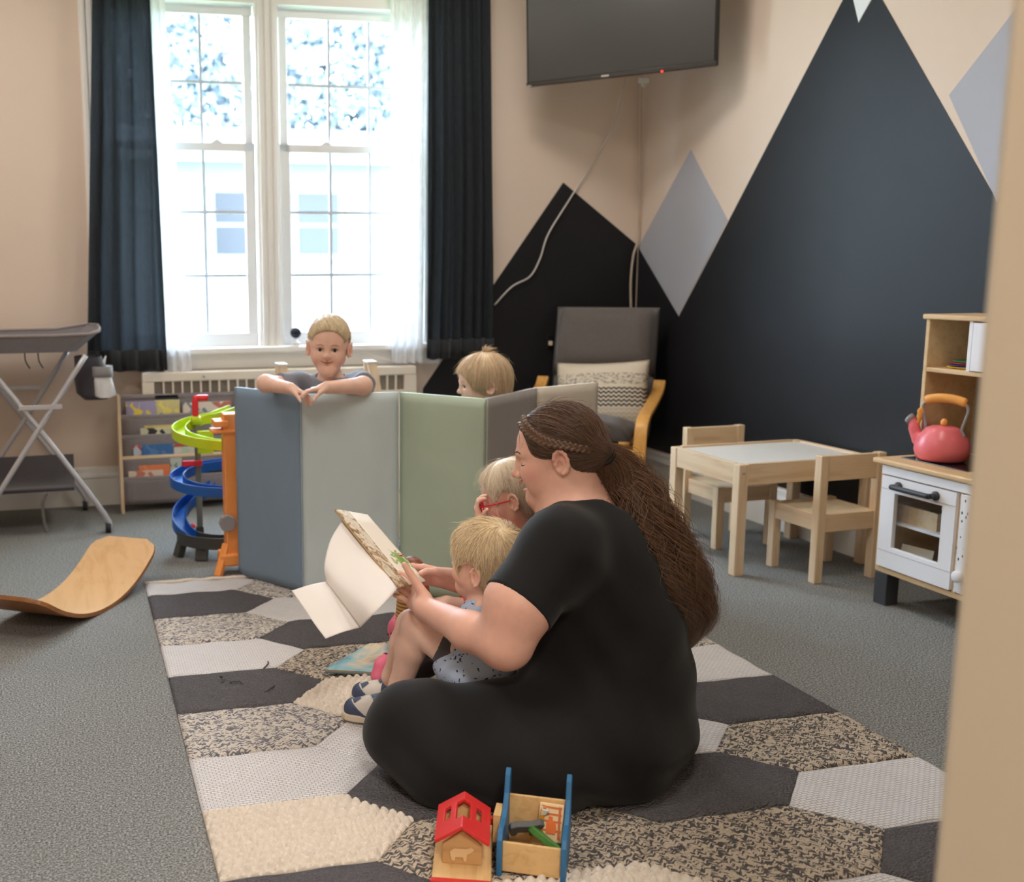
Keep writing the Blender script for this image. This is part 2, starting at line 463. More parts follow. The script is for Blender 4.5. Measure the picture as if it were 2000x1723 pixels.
for i, (tx, ty, h, r) in enumerate([(-2.4, 25, 6.6, 1.9), (1.9, 25, 7.4, 1.9), (6.1, 25.2, 7.6, 1.95), (10.4, 25.5, 7.2, 1.9)]):
    lab = ['leafy tree standing farthest left behind the house', 'tall tree seen through the left window above the house', 'tall tree seen through the upper right window', 'leafy tree standing farthest right behind the house'][i]
    t = thing('tree', lab, 'tree', (tx, ty, -1.0), group='trees behind the house')
    tr = MB().tube([(0, 0, 0), (0.1, 0, h*0.4), (0.25, 0.1, h*0.85)], [0.22, 0.16, 0.06], 8); tr.build('trunk', M_BARK, t, True)
    MB().tube([(0.1, 0, h*0.4), (-0.8, -0.3, h*0.75)], [0.09, 0.03], 6).build('branch', M_BARK, t, True)
    c = leaf_crown((0.1, 0, h*0.78), (r*1.12, r, h*0.50), 8000, 40+i).build('crown', M_LEAF, t, clean=False); c['kind'] = 'stuff'

# ================================================================== CURTAINS
def cloth_sheer(name, c, trans, transl):
    t = NT(name); v = t.coord((1, 1, 1))
    n = t.noise(t.coord((300, 300, 24)), 1.0, 2)
    col = t.ramp(n, [(0.3, scalec(c, 0.8)), (0.7, scalec(c, 1.12))])
    d = t.principled(col, 0.9, None, 0.1)
    tl = t.n('ShaderNodeBsdfTranslucent'); t.l(col, tl.inputs['Color'])
    tr = t.n('ShaderNodeBsdfTransparent'); tr.inputs['Color'].default_value = (0.85, 0.95, 1.0, 1)
    m1 = t.n('ShaderNodeMixShader'); m1.inputs[0].default_value = transl
    m2 = t.n('ShaderNodeMixShader'); m2.inputs[0].default_value = trans
    t.l(d.outputs[0], m1.inputs[1]); t.l(tl.outputs[0], m1.inputs[2])
    t.l(m1.outputs[0], m2.inputs[1]); t.l(tr.outputs[0], m2.inputs[2])
    return t.done(m2.outputs[0])
M_DARKCURT = cloth_sheer('charcoal_curtain_linen', srgb(50, 54, 59), 0.006, 0.22)
M_SHEER = cloth_sheer('white_sheer_voile', srgb(246, 246, 250), 0.05, 0.22)
M_HEM = fabric('charcoal_hem', srgb(44, 46, 50), 0.1, 300)

def curtain(name, label, t0, t1, b0, b1, zt, zb, folds, amp, v0, mat, group, seed, hem=True):
    rr = np.random.default_rng(seed); nu, nz = folds*10, 40
    ph = rr.random(8)*6.28; P = []
    for j in range(nz+1):
        s = j/nz; z = zt+(zb-zt)*s; row = []
        for i in range(nu+1):
            u = i/nu; x = (t0+(t1-t0)*u)*(1-s)+(b0+(b1-b0)*u)*s
            uu = u + 0.03*math.sin(6*s+ph[0])*s
            w = math.sin(2*PI*folds*uu+ph[1])+0.35*math.sin(2*PI*folds*1.7*uu+ph[2]+2*s)
            a = amp*(0.55+0.45*s)
            row.append((x+0.25*a*math.sin(2*PI*folds*uu+ph[3])*(0 if i in (0, nu) else 1), v0-a*w, z + 0.004*math.sin(2*PI*folds*uu)*s))
        P.append(row)
    root = back(thing(name, label, 'curtain', group=group))
    MB().grid(P).build('panel', mat, root, True)
    if hem:
        k = int(nz*0.955)
        MB().grid([[(x, v-0.003, z) for (x, v, z) in r] for r in P[k:]]).build('hem', M_HEM, root, True, solid=0.003)
    return root
CG = 'window curtains'
curtain('dark_curtain', 'dark charcoal curtain at the left window above the changing table', 0.17, 0.42, 0.045, 0.445, 2.86, 0.712, 4, 0.022, -0.13, M_DARKCURT, CG, 1)
curtain('dark_curtain', 'dark charcoal curtain at the right window beside the black mountain', 1.83, 2.16, 1.83, 2.21, 2.86, 0.735, 6, 0.022, -0.13, M_DARKCURT, CG, 2)
curtain('sheer_curtain', 'white sheer curtain inside the left window', 0.40, 0.48, 0.43, 0.57, 2.86, 0.695, 3, 0.014, -0.092, M_SHEER, CG, 3, False)
curtain('sheer_curtain', 'white sheer curtain hanging at the right window', 1.64, 1.85, 1.645, 1.82, 2.86, 0.715, 4, 0.016, -0.092, M_SHEER, CG, 4, False)
rod = back(thing('curtain_rod', 'black curtain rod above the windows', 'curtain rod'))
MB().tube([(0.0, -0.11, 2.885), (2.3, -0.11, 2.885)], 0.012, 10).build('pole', M_BLACK, rod, True)
for x in (-0.02, 2.32): MB().ball((x, -0.11, 2.885), 0.028).build('finial', M_BLACK, rod, True)
for x in (0.05, 2.25): MB().bar((x, -0.11, 2.87), (x, 0.0, 2.87), 0.015, 0.02).build('bracket', M_BLACK, rod)

# ================================================================== RADIATOR COVER
M_RAD = plain('cream_enamel', srgb(229, 218, 202), 0.4, 0.015, 3)
def louvre():
    t = NT('louvre_mesh'); v = t.coord((1, 1, 120)); w = t.n('ShaderNodeTexWave', wave_type='BANDS', bands_direction='Z'); w.inputs['Scale'].default_value = 1.0
    t.l(v, w.inputs['Vector'])
    c = t.ramp(w.outputs['Fac'], [(0.3, srgb(78, 70, 62)), (0.7, srgb(160, 148, 134))])
    return t.done(t.principled(c, 0.5).outputs[0])
rad = back(thing('radiator_cover', 'long cream radiator cover with slotted grille under the windows', 'radiator cover'))
RX0, RX1, RV = 0.315, 1.775, -0.13
MB().box(RX0, RX1, RV, -0.03, 0.652, 0.70).build('top_panel', M_RAD, rad, bevel=0.006)
MB().box(RX0, RX1, RV, -0.10, 0.02, 0.572).build('front_panel', M_RAD, rad, bevel=0.003)
MB().box(RX0, RX0+0.06, RV, -0.03, 0.572, 0.652).build('end_panel', M_RAD, rad)
MB().box(RX1-0.068, RX1, RV, -0.03, 0.572, 0.652).build('end_panel', M_RAD, rad)
MB().box(RX0+0.03, RX1-0.03, RV+0.018, RV+0.03, 0.55, 0.67).build('grille_mesh', louvre(), rad)
ns = 28; gx0, gx1 = RX0+0.06, RX1-0.068; pit = (gx1-gx0)/ns
me0 = None
for i in range(1, ns):
    x = gx0+pit*i
    if me0 is None:
        o = MB().box(-0.0045, 0.0045, RV, RV+0.02, 0.572, 0.652).build('grille_bar', M_RAD, rad); me0 = o.data
    else:
        o = bpy.data.objects.new('grille_bar', me0); COL.objects.link(o); o.parent = rad
    o.location.x = x
MB().tube([(0.63, RV, 0.677), (0.63, RV-0.015, 0.677)], 0.006, 8).build('knob', M_STEEL, rad, True)

# baby monitor camera on the stool
mon = thing('baby_monitor', 'small round black camera on white base on the window stool', 'camera', (1.1270, 5.4600, 0.8240))
MB().lathe([(0.0, 0), (0.026, 0), (0.026, 0.008), (0.012, 0.018), (0.010, 0.036), (0.0, 0.038)], 16).build('base', M_WHITEPL, mon, True)
Mx = Matrix.Translation((0, 0, 0.062)) @ Matrix.Rotation(PI/2, 4, 'X')
MB().lathe([(0.0, -0.014), (0.024, -0.014), (0.029, -0.008), (0.029, 0.008), (0.024, 0.015), (0, 0.017)], 20, Mx).build('camera_head', plain('dark_navy_plastic', srgb(52, 58, 78), 0.3), mon, True)
MB().lathe([(0.0, 0.0171), (0.012, 0.0172), (0.010, 0.020), (0, 0.021)], 16, Mx).build('lens', M_BLACK, mon, True)
props(MB().tube(spline([(1.4360, 5.4300, 0.7990), (1.4960, 5.4200, 0.7760), (1.5730, 5.4100, 0.7470), (1.6580, 5.4200, 0.7220)], 5), 0.0025, 6).build('power_cord', M_WHITEPL, None, True),
      'thin white cord sagging from the window stool behind the standing boy', 'cord')

# ================================================================== TELEVISION in the corner
def tv_screen():
    t = NT('tv_screen_glass'); v = t.coord()
    c = t.ramp(t.noise(v, 2, 2), [(0.3, srgb(34, 32, 31)), (0.7, srgb(40, 38, 36))])
    return t.done(t.principled(c, 0.32, None, 1.0).outputs[0])
A = Vector((2.315, 5.2, 0)); B = Vector((2.95, 4.475, 0)); d = (B-A)
tv = thing('television', 'black flat television mounted in the corner', 'television', (A.x, A.y, 2.145), math.atan2(d.y, d.x))
W = d.length; Hh = 0.56; TIL = Matrix.Rotation(math.radians(4), 4, 'X')
MB().box(0.0, W, 0.0, 0.035, 0.0, Hh, TIL).build('casing', M_BLACK, tv, bevel=0.006)
MB().box(0.012, W-0.012, -0.003, 0.004, 0.022, Hh-0.012, TIL).build('screen', tv_screen(), tv)
MB().box(0.0, W, -0.006, 0.0, 0.0, 0.02, TIL).build('lower_bezel', plain('dark_bezel', srgb(58, 54, 50), 0.35), tv, bevel=0.002)
MB().box(W*0.42, W*0.46, -0.008, -0.004, 0.006, 0.014, TIL).build('brand_plate', plain('silver_plate', srgb(190, 186, 180), 0.3), tv)
MB().ball((W*0.735, -0.006, 0.0), 0.006, 8, 6).build('standby_light', emis('red_led', (1.0, 0.05, 0.03, 1), 2.5), tv, True)
MB().box(W*0.005, W*0.03, -0.008, -0.003, 0.0, 0.006, TIL).build('corner_clip', M_STEEL, tv)
MB().box(W*0.35, W*0.65, 0.03, 0.08, 0.15, 0.4).build('mount_plate', M_BLACK, tv)
MB().bar((W*0.5, 0.07, 0.27), (W*0.5, 0.42, 0.27), 0.05, 0.08).build('mount_arm', M_BLACK, tv)
# cables from the television
M_CABLE = plain('white_cable', srgb(212, 204, 198), 0.5)
props(MB().tube(spline([(2.9490, 5.3200, 2.2370), (2.9150, 5.4200, 1.9520), (2.7220, 5.4400, 1.6400), (2.5720, 5.4400, 1.4130), (2.5220, 5.4400, 1.2720), (2.4650, 5.4450, 1.1730), (2.3600, 5.4500, 1.1180), (2.2590, 5.4550, 1.0170)], 6), 0.005, 6).build('television_cable', M_CABLE, None, True),
      'thin white cable hanging across the black mountain from television to curtain', 'cable')
props(MB().tube(spline([(3.0640, 5.3600, 2.2540), (3.1020, 5.4100, 1.9620), (3.1150, 5.4150, 1.6270), (3.1120, 5.4150, 1.3850), (3.0840, 5.4100, 1.2840), (3.0740, 5.4100, 1.1260), (3.0820, 5.4000, 0.8780), (3.0910, 5.4000, 0.6420)], 6), 0.0065, 6).build('television_cable', plain('beige_cable', srgb(198, 182, 166), 0.5), None, True),
      'beige cable running down the room corner behind the armchair', 'cable')
plug = thing('cable_plug', 'white cable plug hanging just under the television', 'plug', (2.9890, 5.2000, 2.2020))
MB().box(-0.028, 0.028, -0.012, 0.012, -0.012, 0.016).build('body', M_WHITEPL, plug, bevel=0.004)
MB().box(-0.01, 0.01, -0.008, 0.008, -0.03, -0.012).build('strain_relief', M_WHITEPL, plug, bevel=0.003)
# outlet on the black wall
ol = back(thing('wall_outlet', 'black wall outlet with two pale plugs beside the armchair', 'outlet'))
MB().box(2.585, 2.665, -0.008, 0.0, 0.76, 0.845).build('cover_plate', M_BLACK, ol, bevel=0.003)
for x in (2.60, 2.65):
    MB().box(x-0.009, x+0.009, -0.03, -0.008, 0.785, 0.81).build('plug', plain('cream_plastic', srgb(220, 205, 180), 0.5), ol, bevel=0.003)

# ================================================================== CHILD'S TABLE AND CHAIRS
M_LAM = plain('white_laminate', srgb(236, 232, 226), 0.35, 0.01)
table = thing('play_table', 'low pale pine play table with white top', 'table', (2.467, 3.462, 0), math.radians(1.0))
L_, W_, HT = 0.645, 0.478, 0.45; lg = 0.042
for x in (0, L_-lg):
    for y in (0, W_-lg):
        MB().box(x, x+lg, y, y+lg, 0, HT-0.002).build('leg', M_PINE_Z, table, bevel=0.003)
for y in (0.004, W_-0.022): MB().box(lg, L_-lg, y, y+0.018, HT-0.085, HT).build('apron', M_PINE, table, bevel=0.002)
for x in (0.004, L_-0.022): MB().box(x, x+0.018, lg, W_-lg, HT-0.085, HT).build('apron', M_PINE_Y, table, bevel=0.002)
MB().box(0.022, L_-0.022, 0.022, W_-0.022, HT-0.022, HT-0.008).build('table_top', M_LAM, table)
for x in (0.02,): MB().lathe([(0, 0), (0.006, 0), (0.005, 0.003), (0, 0.004)], 10, Matrix.Translation((x, 0, HT-0.035)) @ Matrix.Rotation(PI/2, 4, 'X')).build('screw', M_STEEL, table, True)
def kid_chair(name, label, loc, rz):
    """back rest at local y=0, seat reaches to +y"""
    c = thing(name, label, 'chair', loc, rz, 'child chairs at the play table')
    w, dp, lg = 0.30, 0.285, 0.036
    for x in (0, w-lg):
        MB().box(x, x+lg, 0, lg, 0, 0.50).build('back_leg', M_PINE_Z, c, bevel=0.003)
        MB().box(x, x+lg, dp-lg, dp, 0, 0.275).build('front_leg', M_PINE_Z, c, bevel=0.003)
        MB().box(x+0.004, x+0.022, lg, dp-lg, 0.205, 0.27).build('side_rail', M_PINE_Y, c, bevel=0.002)
    MB().box(lg, w-lg, 0.008, 0.028, 0.40, 0.498).build('back_rail', M_PINE, c, bevel=0.003)
    MB().box(lg, w-lg, 0.006, 0.024, 0.20, 0.27).build('rear_rail', M_PINE, c, bevel=0.002)
    MB().box(lg, w-lg, dp-0.024, dp-0.006, 0.205, 0.27).build('front_rail', M_PINE, c, bevel=0.002)
    MB().box(0.02, w-0.02, 0.024, dp-0.012, 0.258, 0.268).build('seat', plain('pale_seat_board', srgb(232, 214, 184), 0.4, 0.02), c)
    return c
kid_chair('child_chair', 'small pine chair at the near side of the play table with backrest in front', (2.70, 3.29, 0), math.radians(1.5))
kid_chair('child_chair', 'small pine chair on the wall side tucked under the play table', (2.93, 4.125, 0), PI+math.radians(0.5))

# ================================================================== ARMCHAIR
M_CHAIRFAB = fabric('grey_brown_upholstery', srgb(110, 103, 100), 0.10, 260, 0.3)
ac = thing('armchair', 'grey cushioned bentwood armchair in the corner', 'armchair', (2.60, 4.945, 0), math.radians(-130+90))
# local: x right (seen from the front it is the chair's left), -y forward... forward is -y after rotation
def bent(path, w, th):
    """bentwood strip: path in (y,z), width along x"""
    pts = [Vector((0, y, z)) for y, z in path]; n = len(pts); vs = []
    for i, p in enumerate(pts):
        dd = (pts[min(i+1, n-1)]-pts[max(i-1, 0)]).normalized(); nn = Vector((0, -dd.z, dd.y))
        for sx, sn in ((-1, -1), (1, -1), (1, 1), (-1, 1)):
            vs.append(p+Vector((sx*w/2, 0, 0))+nn*sn*th/2)
    fs = [(3, 2, 1, 0), tuple(range((n-1)*4, n*4))]
    for i in range(n-1):
        for k in range(4):
            fs.append((i*4+k, i*4+(k+1) % 4, (i+1)*4+(k+1) % 4, (i+1)*4+k))
    return MB().add(vs, fs)
FRONT = -1
side = [(0.42, 0.018), (0.1, 0.018), (-0.2, 0.02), (-0.30, 0.04), (-0.345, 0.10), (-0.335, 0.22), (-0.315, 0.36), (-0.285, 0.445), (-0.21, 0.485), (-0.08, 0.51), (0.08, 0.545), (0.17, 0.575), (0.22, 0.62)]
sp = [(p.y, p.z) for p in spline([(0, a, b_) for a, b_ in side], 5)]
for sx in (-0.315, 0.315):
    o = bent(sp, 0.062, 0.024).build('arm_frame', M_BIRCH, ac, True); o.location.x = sx
    md = o.modifiers.new('bevel', 'BEVEL'); md.width = 0.004; md.segments = 2; md.limit_method = 'ANGLE'
seatp = [(p.y, p.z) for p in spline([(0, -0.34, 0.36), (0, -0.25, 0.375), (0, 0.0, 0.33), (0, 0.14, 0.31), (0, 0.22, 0.37), (0, 0.30, 0.60), (0, 0.38, 0.97)], 5)]
for sx in (-0.24, 0.24):
    o = bent(seatp, 0.05, 0.022).build('seat_frame', M_BIRCH, ac, True); o.location.x = sx
for y, z in ((-0.32, 0.30), (0.05, 0.27), (-0.1, 0.13)):
    MB().bar((-0.285, y, z), (0.285, y, z), 0.022, 0.06).build('cross_rail', M_BIRCH, ac, bevel=0.004)
def cushion(path, w, th, name, puff=0.02):
    n = len(path); nx = 12; top = []; bot = []
    for i in range(n):
        y, z = path[i]; a = path[max(i-1, 0)]; b_ = path[min(i+1, n-1)]
        d2 = Vector((0, b_[0]-a[0], b_[1]-a[1])).normalized(); nn = Vector((0, -d2.z, d2.y))
        s = i/(n-1); e = min(1, min(s, 1-s)*n/3.0)**0.5
        rt = []; rb = []
        for k in range(nx+1):
            u = -1+2*k/nx; ed = (1-abs(u)**8)**0.5*e if abs(u) < 1 else 0
            base = Vector((u*w/2, y, z))
            rt.append(base+nn*(th*ed+0.012+puff*(1-u*u)*e)); rb.append(base+nn*(0.012-0.004*ed))
        top.append(rt); bot.append(rb)
    m = MB(); m.grid(top); m.grid([list(reversed(r)) for r in bot])
    for r_t, r_b in ((top[0], bot[0]), (top[-1], bot[-1])): m.grid([r_t, r_b])
    m.grid([[r[0] for r in top], [r[0] for r in bot]]); m.grid([[r[-1] for r in top], [r[-1] for r in bot]])
    return m.build(name, M_CHAIRFAB, ac, True)
long = [(p.y, p.z) for p in spline([(0, a, b_) for a, b_ in seatp[::5]], 10)]
nL = len(long); cut = int(nL*0.40)
cushion(long[0:cut], 0.54, 0.085, 'seat_cushion')
cushion(long[cut-3:int(nL*0.885)], 0.555, 0.075, 'back_cushion')
hp = long[int(nL*0.885)-2:]; y1, z1 = hp[-1]; hp = hp+[(y1+0.012, z1+0.03)]
cushion([(p.y, p.z) for p in spline([(0, a-0.02, b_) for a, b_ in (hp[0], hp[len(hp)//2], hp[-1])], 6)], 0.56, 0.085, 'headrest_cushion', 0.03)

# knitted lumbar pillow on the armchair
def pillow_mat():
    t = NT('knitted_pillow'); tc = t.n('ShaderNodeTexCoord'); sx = t.n('ShaderNodeSeparateXYZ'); t.l(tc.outputs['Object'], sx.inputs[0])
    def math_(op, a, b_=None):
        nd = t.n('ShaderNodeMath', operation=op)
        for i, v in enumerate((a, b_)):
            if v is None: continue
            if isinstance(v, (int, float)): nd.inputs[i].default_value = v
            else: t.l(v, nd.inputs[i])
        return nd.outputs[0]
    x, z = sx.outputs['X'], sx.outputs['Z']
    tri = math_('PINGPONG', x, 0.013)
    zz = math_('ADD', z, math_('MULTIPLY', tri, 0.9))
    st = math_('LESS_THAN', math_('FRACT', math_('MULTIPLY', zz, 46.0)), 0.48)
    band = math_('MULTIPLY', math_('LESS_THAN', z, 0.027), math_('GREATER_THAN', z, -0.075))
    dark = math_('MULTIPLY', st, band)
    n = t.noise(t.coord((60, 60, 160)), 1.0, 2); up = math_('MULTIPLY', math_('GREATER_THAN', z, 0.045), math_('LESS_THAN', z, 0.105))
    mot = math_('MULTIPLY', math_('GREATER_THAN', n, 0.54), up)
    low = math_('MULTIPLY', math_('MULTIPLY', st, math_('LESS_THAN', z, -0.075)), 0.22)
    f = math_('MAXIMUM', math_('MAXIMUM', dark, math_('MULTIPLY', mot, 0.6)), low)
    mx = t.n('ShaderNodeMixRGB'); t.l(f, mx.inputs[0]); mx.inputs[1].default_value = srgb(226, 212, 192); mx.inputs[2].default_value = srgb(52, 56, 66)
    kn = t.noise(t.coord((130, 130, 130)), 1.0, 2)
    return t.done(t.principled(mx.outputs[0], 0.95, t.bump(kn, 0.7, 0.006), 0.1).outputs[0])
def pillow_mesh(w, h, th, nx=28, nz=20):
    m = MB(); P = []; Q = []
    for j in range(nz+1):
        v = -1+2*j/nz; rp = []; rq = []
        for i in range(nx+1):
            u = -1+2*i/nx
            e = max(0, (1-abs(u)**2.6))**0.55*max(0, (1-abs(v)**2.6))**0.55
            px = u*w/2*(1-0.05*(1-abs(v))*abs(u)); pz = v*h/2*(1-0.07*(1-abs(u)**2)*abs(v))
            rp.append((px, -th*e, pz)); rq.append((px, th*e*0.7, pz))
        P.append(rp); Q.append(rq)
    m.grid(P); m.grid([list(reversed(r)) for r in Q]); return m
pl = props(pillow_mesh(0.49, 0.36, 0.075).build('lumbar_pillow', pillow_mat(), None, True), 'cream knitted pillow with black zigzag stripes on the armchair', 'pillow')
fw = Vector((math.cos(math.radians(-130)), math.sin(math.radians(-130)), 0))
pl.location = Vector((2.635, 4.915, 0.555))+fw*-0.045
pl.rotation_euler = (math.radians(-16), math.radians(-3.5), math.radians(-40))

# ================================================================== PLAY KITCHEN
KX, KY0, KY1, KH = 2.762, 2.335, 3.055, 0.532
kit = thing('play_kitchen', 'pine and white toy kitchen against the mountain wall', 'toy kitchen', (KX, KY1, 0))
kd = XR-0.004-KX; kw = KY1-KY0
M_KWOOD = wood('kitchen_birch', srgb(222, 190, 146), srgb(206, 170, 122), 1)
M_KWHITE = plain('white_lacquer', srgb(240, 240, 244), 0.3, 0.01)
M_DARKLEG = plain('charcoal_plastic', srgb(64, 66, 72), 0.45)
MB().box(-0.022, kd, -kw-0.015, 0.025, KH-0.02, KH).build('worktop', M_KWOOD, kit, bevel=0.006, seg=3)
for y in (-0.016, -kw): MB().box(0.0, kd, y, y+0.016, 0.12, KH-0.02).build('side_panel', M_KWOOD, kit, bevel=0.002)
MB().box(0.0, kd, -kw+0.016, -0.016, 0.12, 0.138).build('bottom_panel', M_KWOOD, kit)
MB().box(kd-0.012, kd-0.004, -kw+0.016, -0.016, 0.138, KH-0.02).build('back_panel', plain('kitchen_back', srgb(150, 150, 150), 0.6), kit)
MB().box(0.02, kd-0.012, -0.345, -0.016, 0.30, 0.31).build('oven_shelf', M_KWHITE, kit)
MB().box(0.0, kd-0.012, -0.361, -0.345, 0.138, KH-0.02).build('divider', M_KWOOD, kit)
for y in (-0.062, -kw+0.002):
    for x in (0.0, kd-0.06): MB().box(x, x+0.055, y, y+0.06, 0.0, 0.12).build('leg', M_DARKLEG, kit, bevel=0.003)
MB().box(-0.012, 0.004, -kw+0.004, -0.014, 0.478, KH-0.022).build('fascia', M_KWHITE, kit, bevel=0.002)
# oven door: frame round a clear window
dr = wall_with_hole(-0.345, -0.018, -0.008, 0.008, 0.145, 0.474, -0.29, -0.082, 0.222, 0.418)
dr.v = [(-0.004+y, x, z) for (x, y, z) in dr.v]
door = dr.build('oven_door', M_KWHITE, kit, bevel=0.002)
MB().box(-0.006, -0.002, -0.292, -0.080, 0.220, 0.420).build('window_pane', M_GLASS, door)
for z in (0.205, 0.428): MB().box(-0.0128, -0.0115, -0.345, -0.018, z-0.0012, z+0.0012).build('groove', plain('groove_grey', srgb(190, 190, 195), 0.5), door)
hd = MB().tube(spline([(-0.012, -0.098, 0.447), (-0.04, -0.098, 0.447), (-0.045, -0.11, 0.447), (-0.045, -0.25, 0.447), (-0.04, -0.262, 0.447), (-0.012, -0.262, 0.447)], 3), 0.009, 10)
hd.build('handle', M_DARKLEG, door, True)
for y in (-0.098, -0.262): MB().lathe([(0, 0), (0.016, 0), (0.016, 0.006), (0.011, 0.01), (0, 0.01)], 14, Matrix.Translation((-0.012, y, 0.447)) @ Matrix.Rotation(-PI/2, 4, 'Y')).build('handle_rosette', M_DARKLEG, door, True)
def dash_mat():
    t = NT('white_dash_print'); v = t.coord((1, 1, 0.55))
    vo = t.n('ShaderNodeTexVoronoi'); vo.inputs['Scale'].default_value = 82; vo.feature = 'F1'; vo.inputs['Randomness'].default_value = 0.7; t.l(v, vo.inputs['Vector'])
    c = t.ramp(vo.outputs['Distance'], [(0.22, srgb(40, 40, 44)), (0.26, srgb(238, 238, 240))])
    return t.done(t.principled(c, 0.6).outputs[0])
d2 = MB().box(-0.012, 0.004, -kw+0.02, -0.362, 0.145, 0.474).build('printed_door', dash_mat(), kit, bevel=0.002)
kb = MB().lathe([(0, 0), (0.017, 0), (0.019, 0.008), (0.019, 0.018), (0.014, 0.022), (0, 0.022)], 16, Matrix.Translation((-0.012, -0.386, 0.204)) @ Matrix.Rotation(-PI/2, 4, 'Y')).build('knob', M_KWHITE, d2, True)
MB().box(0.06, 0.335, -0.31, -0.02, KH+0.0002, KH+0.003).build('hob', plain('black_hob_glass', srgb(26, 26, 30), 0.12), kit, bevel=0.001)
for (x, y) in ((0.13, -0.09), (0.26, -0.22)):
    o = MB(); o.tube([(x+0.05*math.cos(a), y+0.05*math.sin(a), KH+0.0034) for a in np.linspace(0, 2*PI, 28, endpoint=False)], 0.0012, 4, closed=True); o.build('hob_ring', plain('red_ring', srgb(150, 50, 45), 0.4), kit, True)
# upper shelf unit
UX = 0.142
for y in (-0.016, -kw): MB().box(UX, kd, y, y+0.016, KH, 1.022).build('upper_side', M_KWOOD, kit, bevel=0.002)
MB().box(UX-0.008, kd, -kw-0.01, 0.012, 1.022, 1.04).build('upper_top', M_KWOOD, kit, bevel=0.005, seg=3)
MB().box(UX, kd, -kw+0.016, -0.016, 0.838, 0.853).build('upper_shelf', M_KWOOD, kit, bevel=0.002)
MB().box(UX, kd, -0.20, -0.186, 0.853, 1.022).build('upper_divider', M_KWHITE, kit)
MB().box(UX-0.004, UX+0.010, -kw+0.016, -0.205, 0.856, 1.018).build('upper_door', M_KWHITE, kit, bevel=0.002)
MB().box(kd-0.008, kd, -kw+0.016, -0.016, 0.853, 1.022).build('upper_back', M_KWOOD, kit)
# plates on the shelf
for i, (c, nm) in enumerate([((230, 196, 50), 'yellow'), ((60, 62, 160), 'blue'), ((206, 66, 60), 'red'), ((66, 140, 84), 'green')]):
    props(MB().lathe([(0, 0), (0.05, 0), (0.066, 0.006), (0.064, 0.007), (0.05, 0.003), (0, 0.003)], 28, Matrix.Translation((2.995+0.003*i, 2.95-0.004*i, 0.8535+0.0068*i))).build('toy_plate', plain('plate_'+nm, srgb(*c), 0.4), None, True),
          '%s toy plate in the stack on the kitchen shelf' % nm, 'toy plate', 'stack of toy plates')
# box and card inside the oven
bx = thing('wooden_crate', 'small pale wooden tray inside the toy oven', 'tray', (2.80, 2.83, 0.3102))
for y0, y1, x0, x1 in ((0, 0.008, 0, 0.2), (0.182, 0.19, 0, 0.2), (0.008, 0.182, 0, 0.008), (0.008, 0.182, 0.192, 0.2)): MB().box(x0, x1, y0, y1, 0.0, 0.062).build('side', M_PINE, bx)
MB().box(0.008, 0.192, 0.008, 0.182, 0, 0.006).build('base', M_PINE, bx)
props(MB().lathe([(0, 0.0), (0.03, 0), (0.055, 0.03), (0.053, 0.031), (0.028, 0.003), (0, 0.003)], 20, Matrix.Translation((2.90, 2.925, 0.3735-0.055))).build('toy_bowl', plain('dark_green_bowl', srgb(48, 74, 52), 0.4), None, True), 'dark green toy bowl in the tray inside the oven', 'toy bowl')
cd = props(MB().box(-0.06, 0.06, -0.0015, 0.0015, 0, 0.095).build('greeting_card', plain('cream_card', srgb(226, 216, 200), 0.6), None), 'cream card with a drawn line leaning inside the toy oven', 'card')
cd.location = (2.795, 2.915, 0.1400); cd.rotation_euler = (math.radians(-14), math.radians(0), math.radians(-78))

# toy kettle
M_PINK = plain('coral_pink_plastic', srgb(236, 120, 128), 0.3, 0.02)
M_ORANGE_S = plain('soft_orange_plastic', srgb(240, 170, 88), 0.35)
M_GREYP = plain('grey_plastic', srgb(150, 146, 150), 0.35)
ke = thing('toy_kettle', 'pink toy kettle with orange handle on the toy hob', 'toy kettle', (2.90, 2.937, KH+0.0046), math.radians(-70)); ke.scale = (0.87, 0.87, 1.12)
MB().lathe([(0, 0), (0.078, 0), (0.092, 0.008), (0.101, 0.03), (0.100, 0.05), (0.088, 0.075), (0.066, 0.095), (0.062, 0.100), (0.045, 0.106), (0.0, 0.108)], 36).build('body', M_PINK, ke, True)
MB().ball((0, 0, 0.118), 0.013).build('lid_knob', M_ORANGE_S, ke, True)
MB().tube(spline([(-0.082, 0, 0.05), (-0.105, 0, 0.07), (-0.122, 0, 0.105), (-0.135, 0, 0.118)], 4), [0.026]*4+[0.022]*4+[0.017]*4+[0.017], 14).build('spout', M_PINK, ke, True)
MB().tube([(-0.128, 0, 0.112), (-0.141, 0, 0.124)], 0.0185, 14).build('spout_rim', M_GREYP, ke, True)
MB().tube(spline([(-0.103, 0, 0.105), (-0.098, 0, 0.125), (-0.094, 0, 0.145), (-0.100, 0, 0.155)], 3), [0.007]*3+[0.012]*3+[0.014]*3+[0.008], 10).build('spout_lever', M_ORANGE_S, ke, True)
for sx in (-1, 1):
    MB().tube(spline([(sx*0.082, 0, 0.080), (sx*0.070, 0, 0.100), (sx*0.079, 0, 0.13), (sx*0.088, 0, 0.16), (sx*0.078, 0, 0.178), (sx*0.06, 0, 0.184)], 4), 0.006, 8).build('handle_arm', M_GREYP, ke, True)
MB().tube(spline([(-0.08, 0, 0.184), (-0.03, 0, 0.193), (0.03, 0, 0.193), (0.08, 0, 0.184)], 4), [0.012]+[0.0145]*11+[0.012], 12).build('handle_grip', M_ORANGE_S, ke, True)

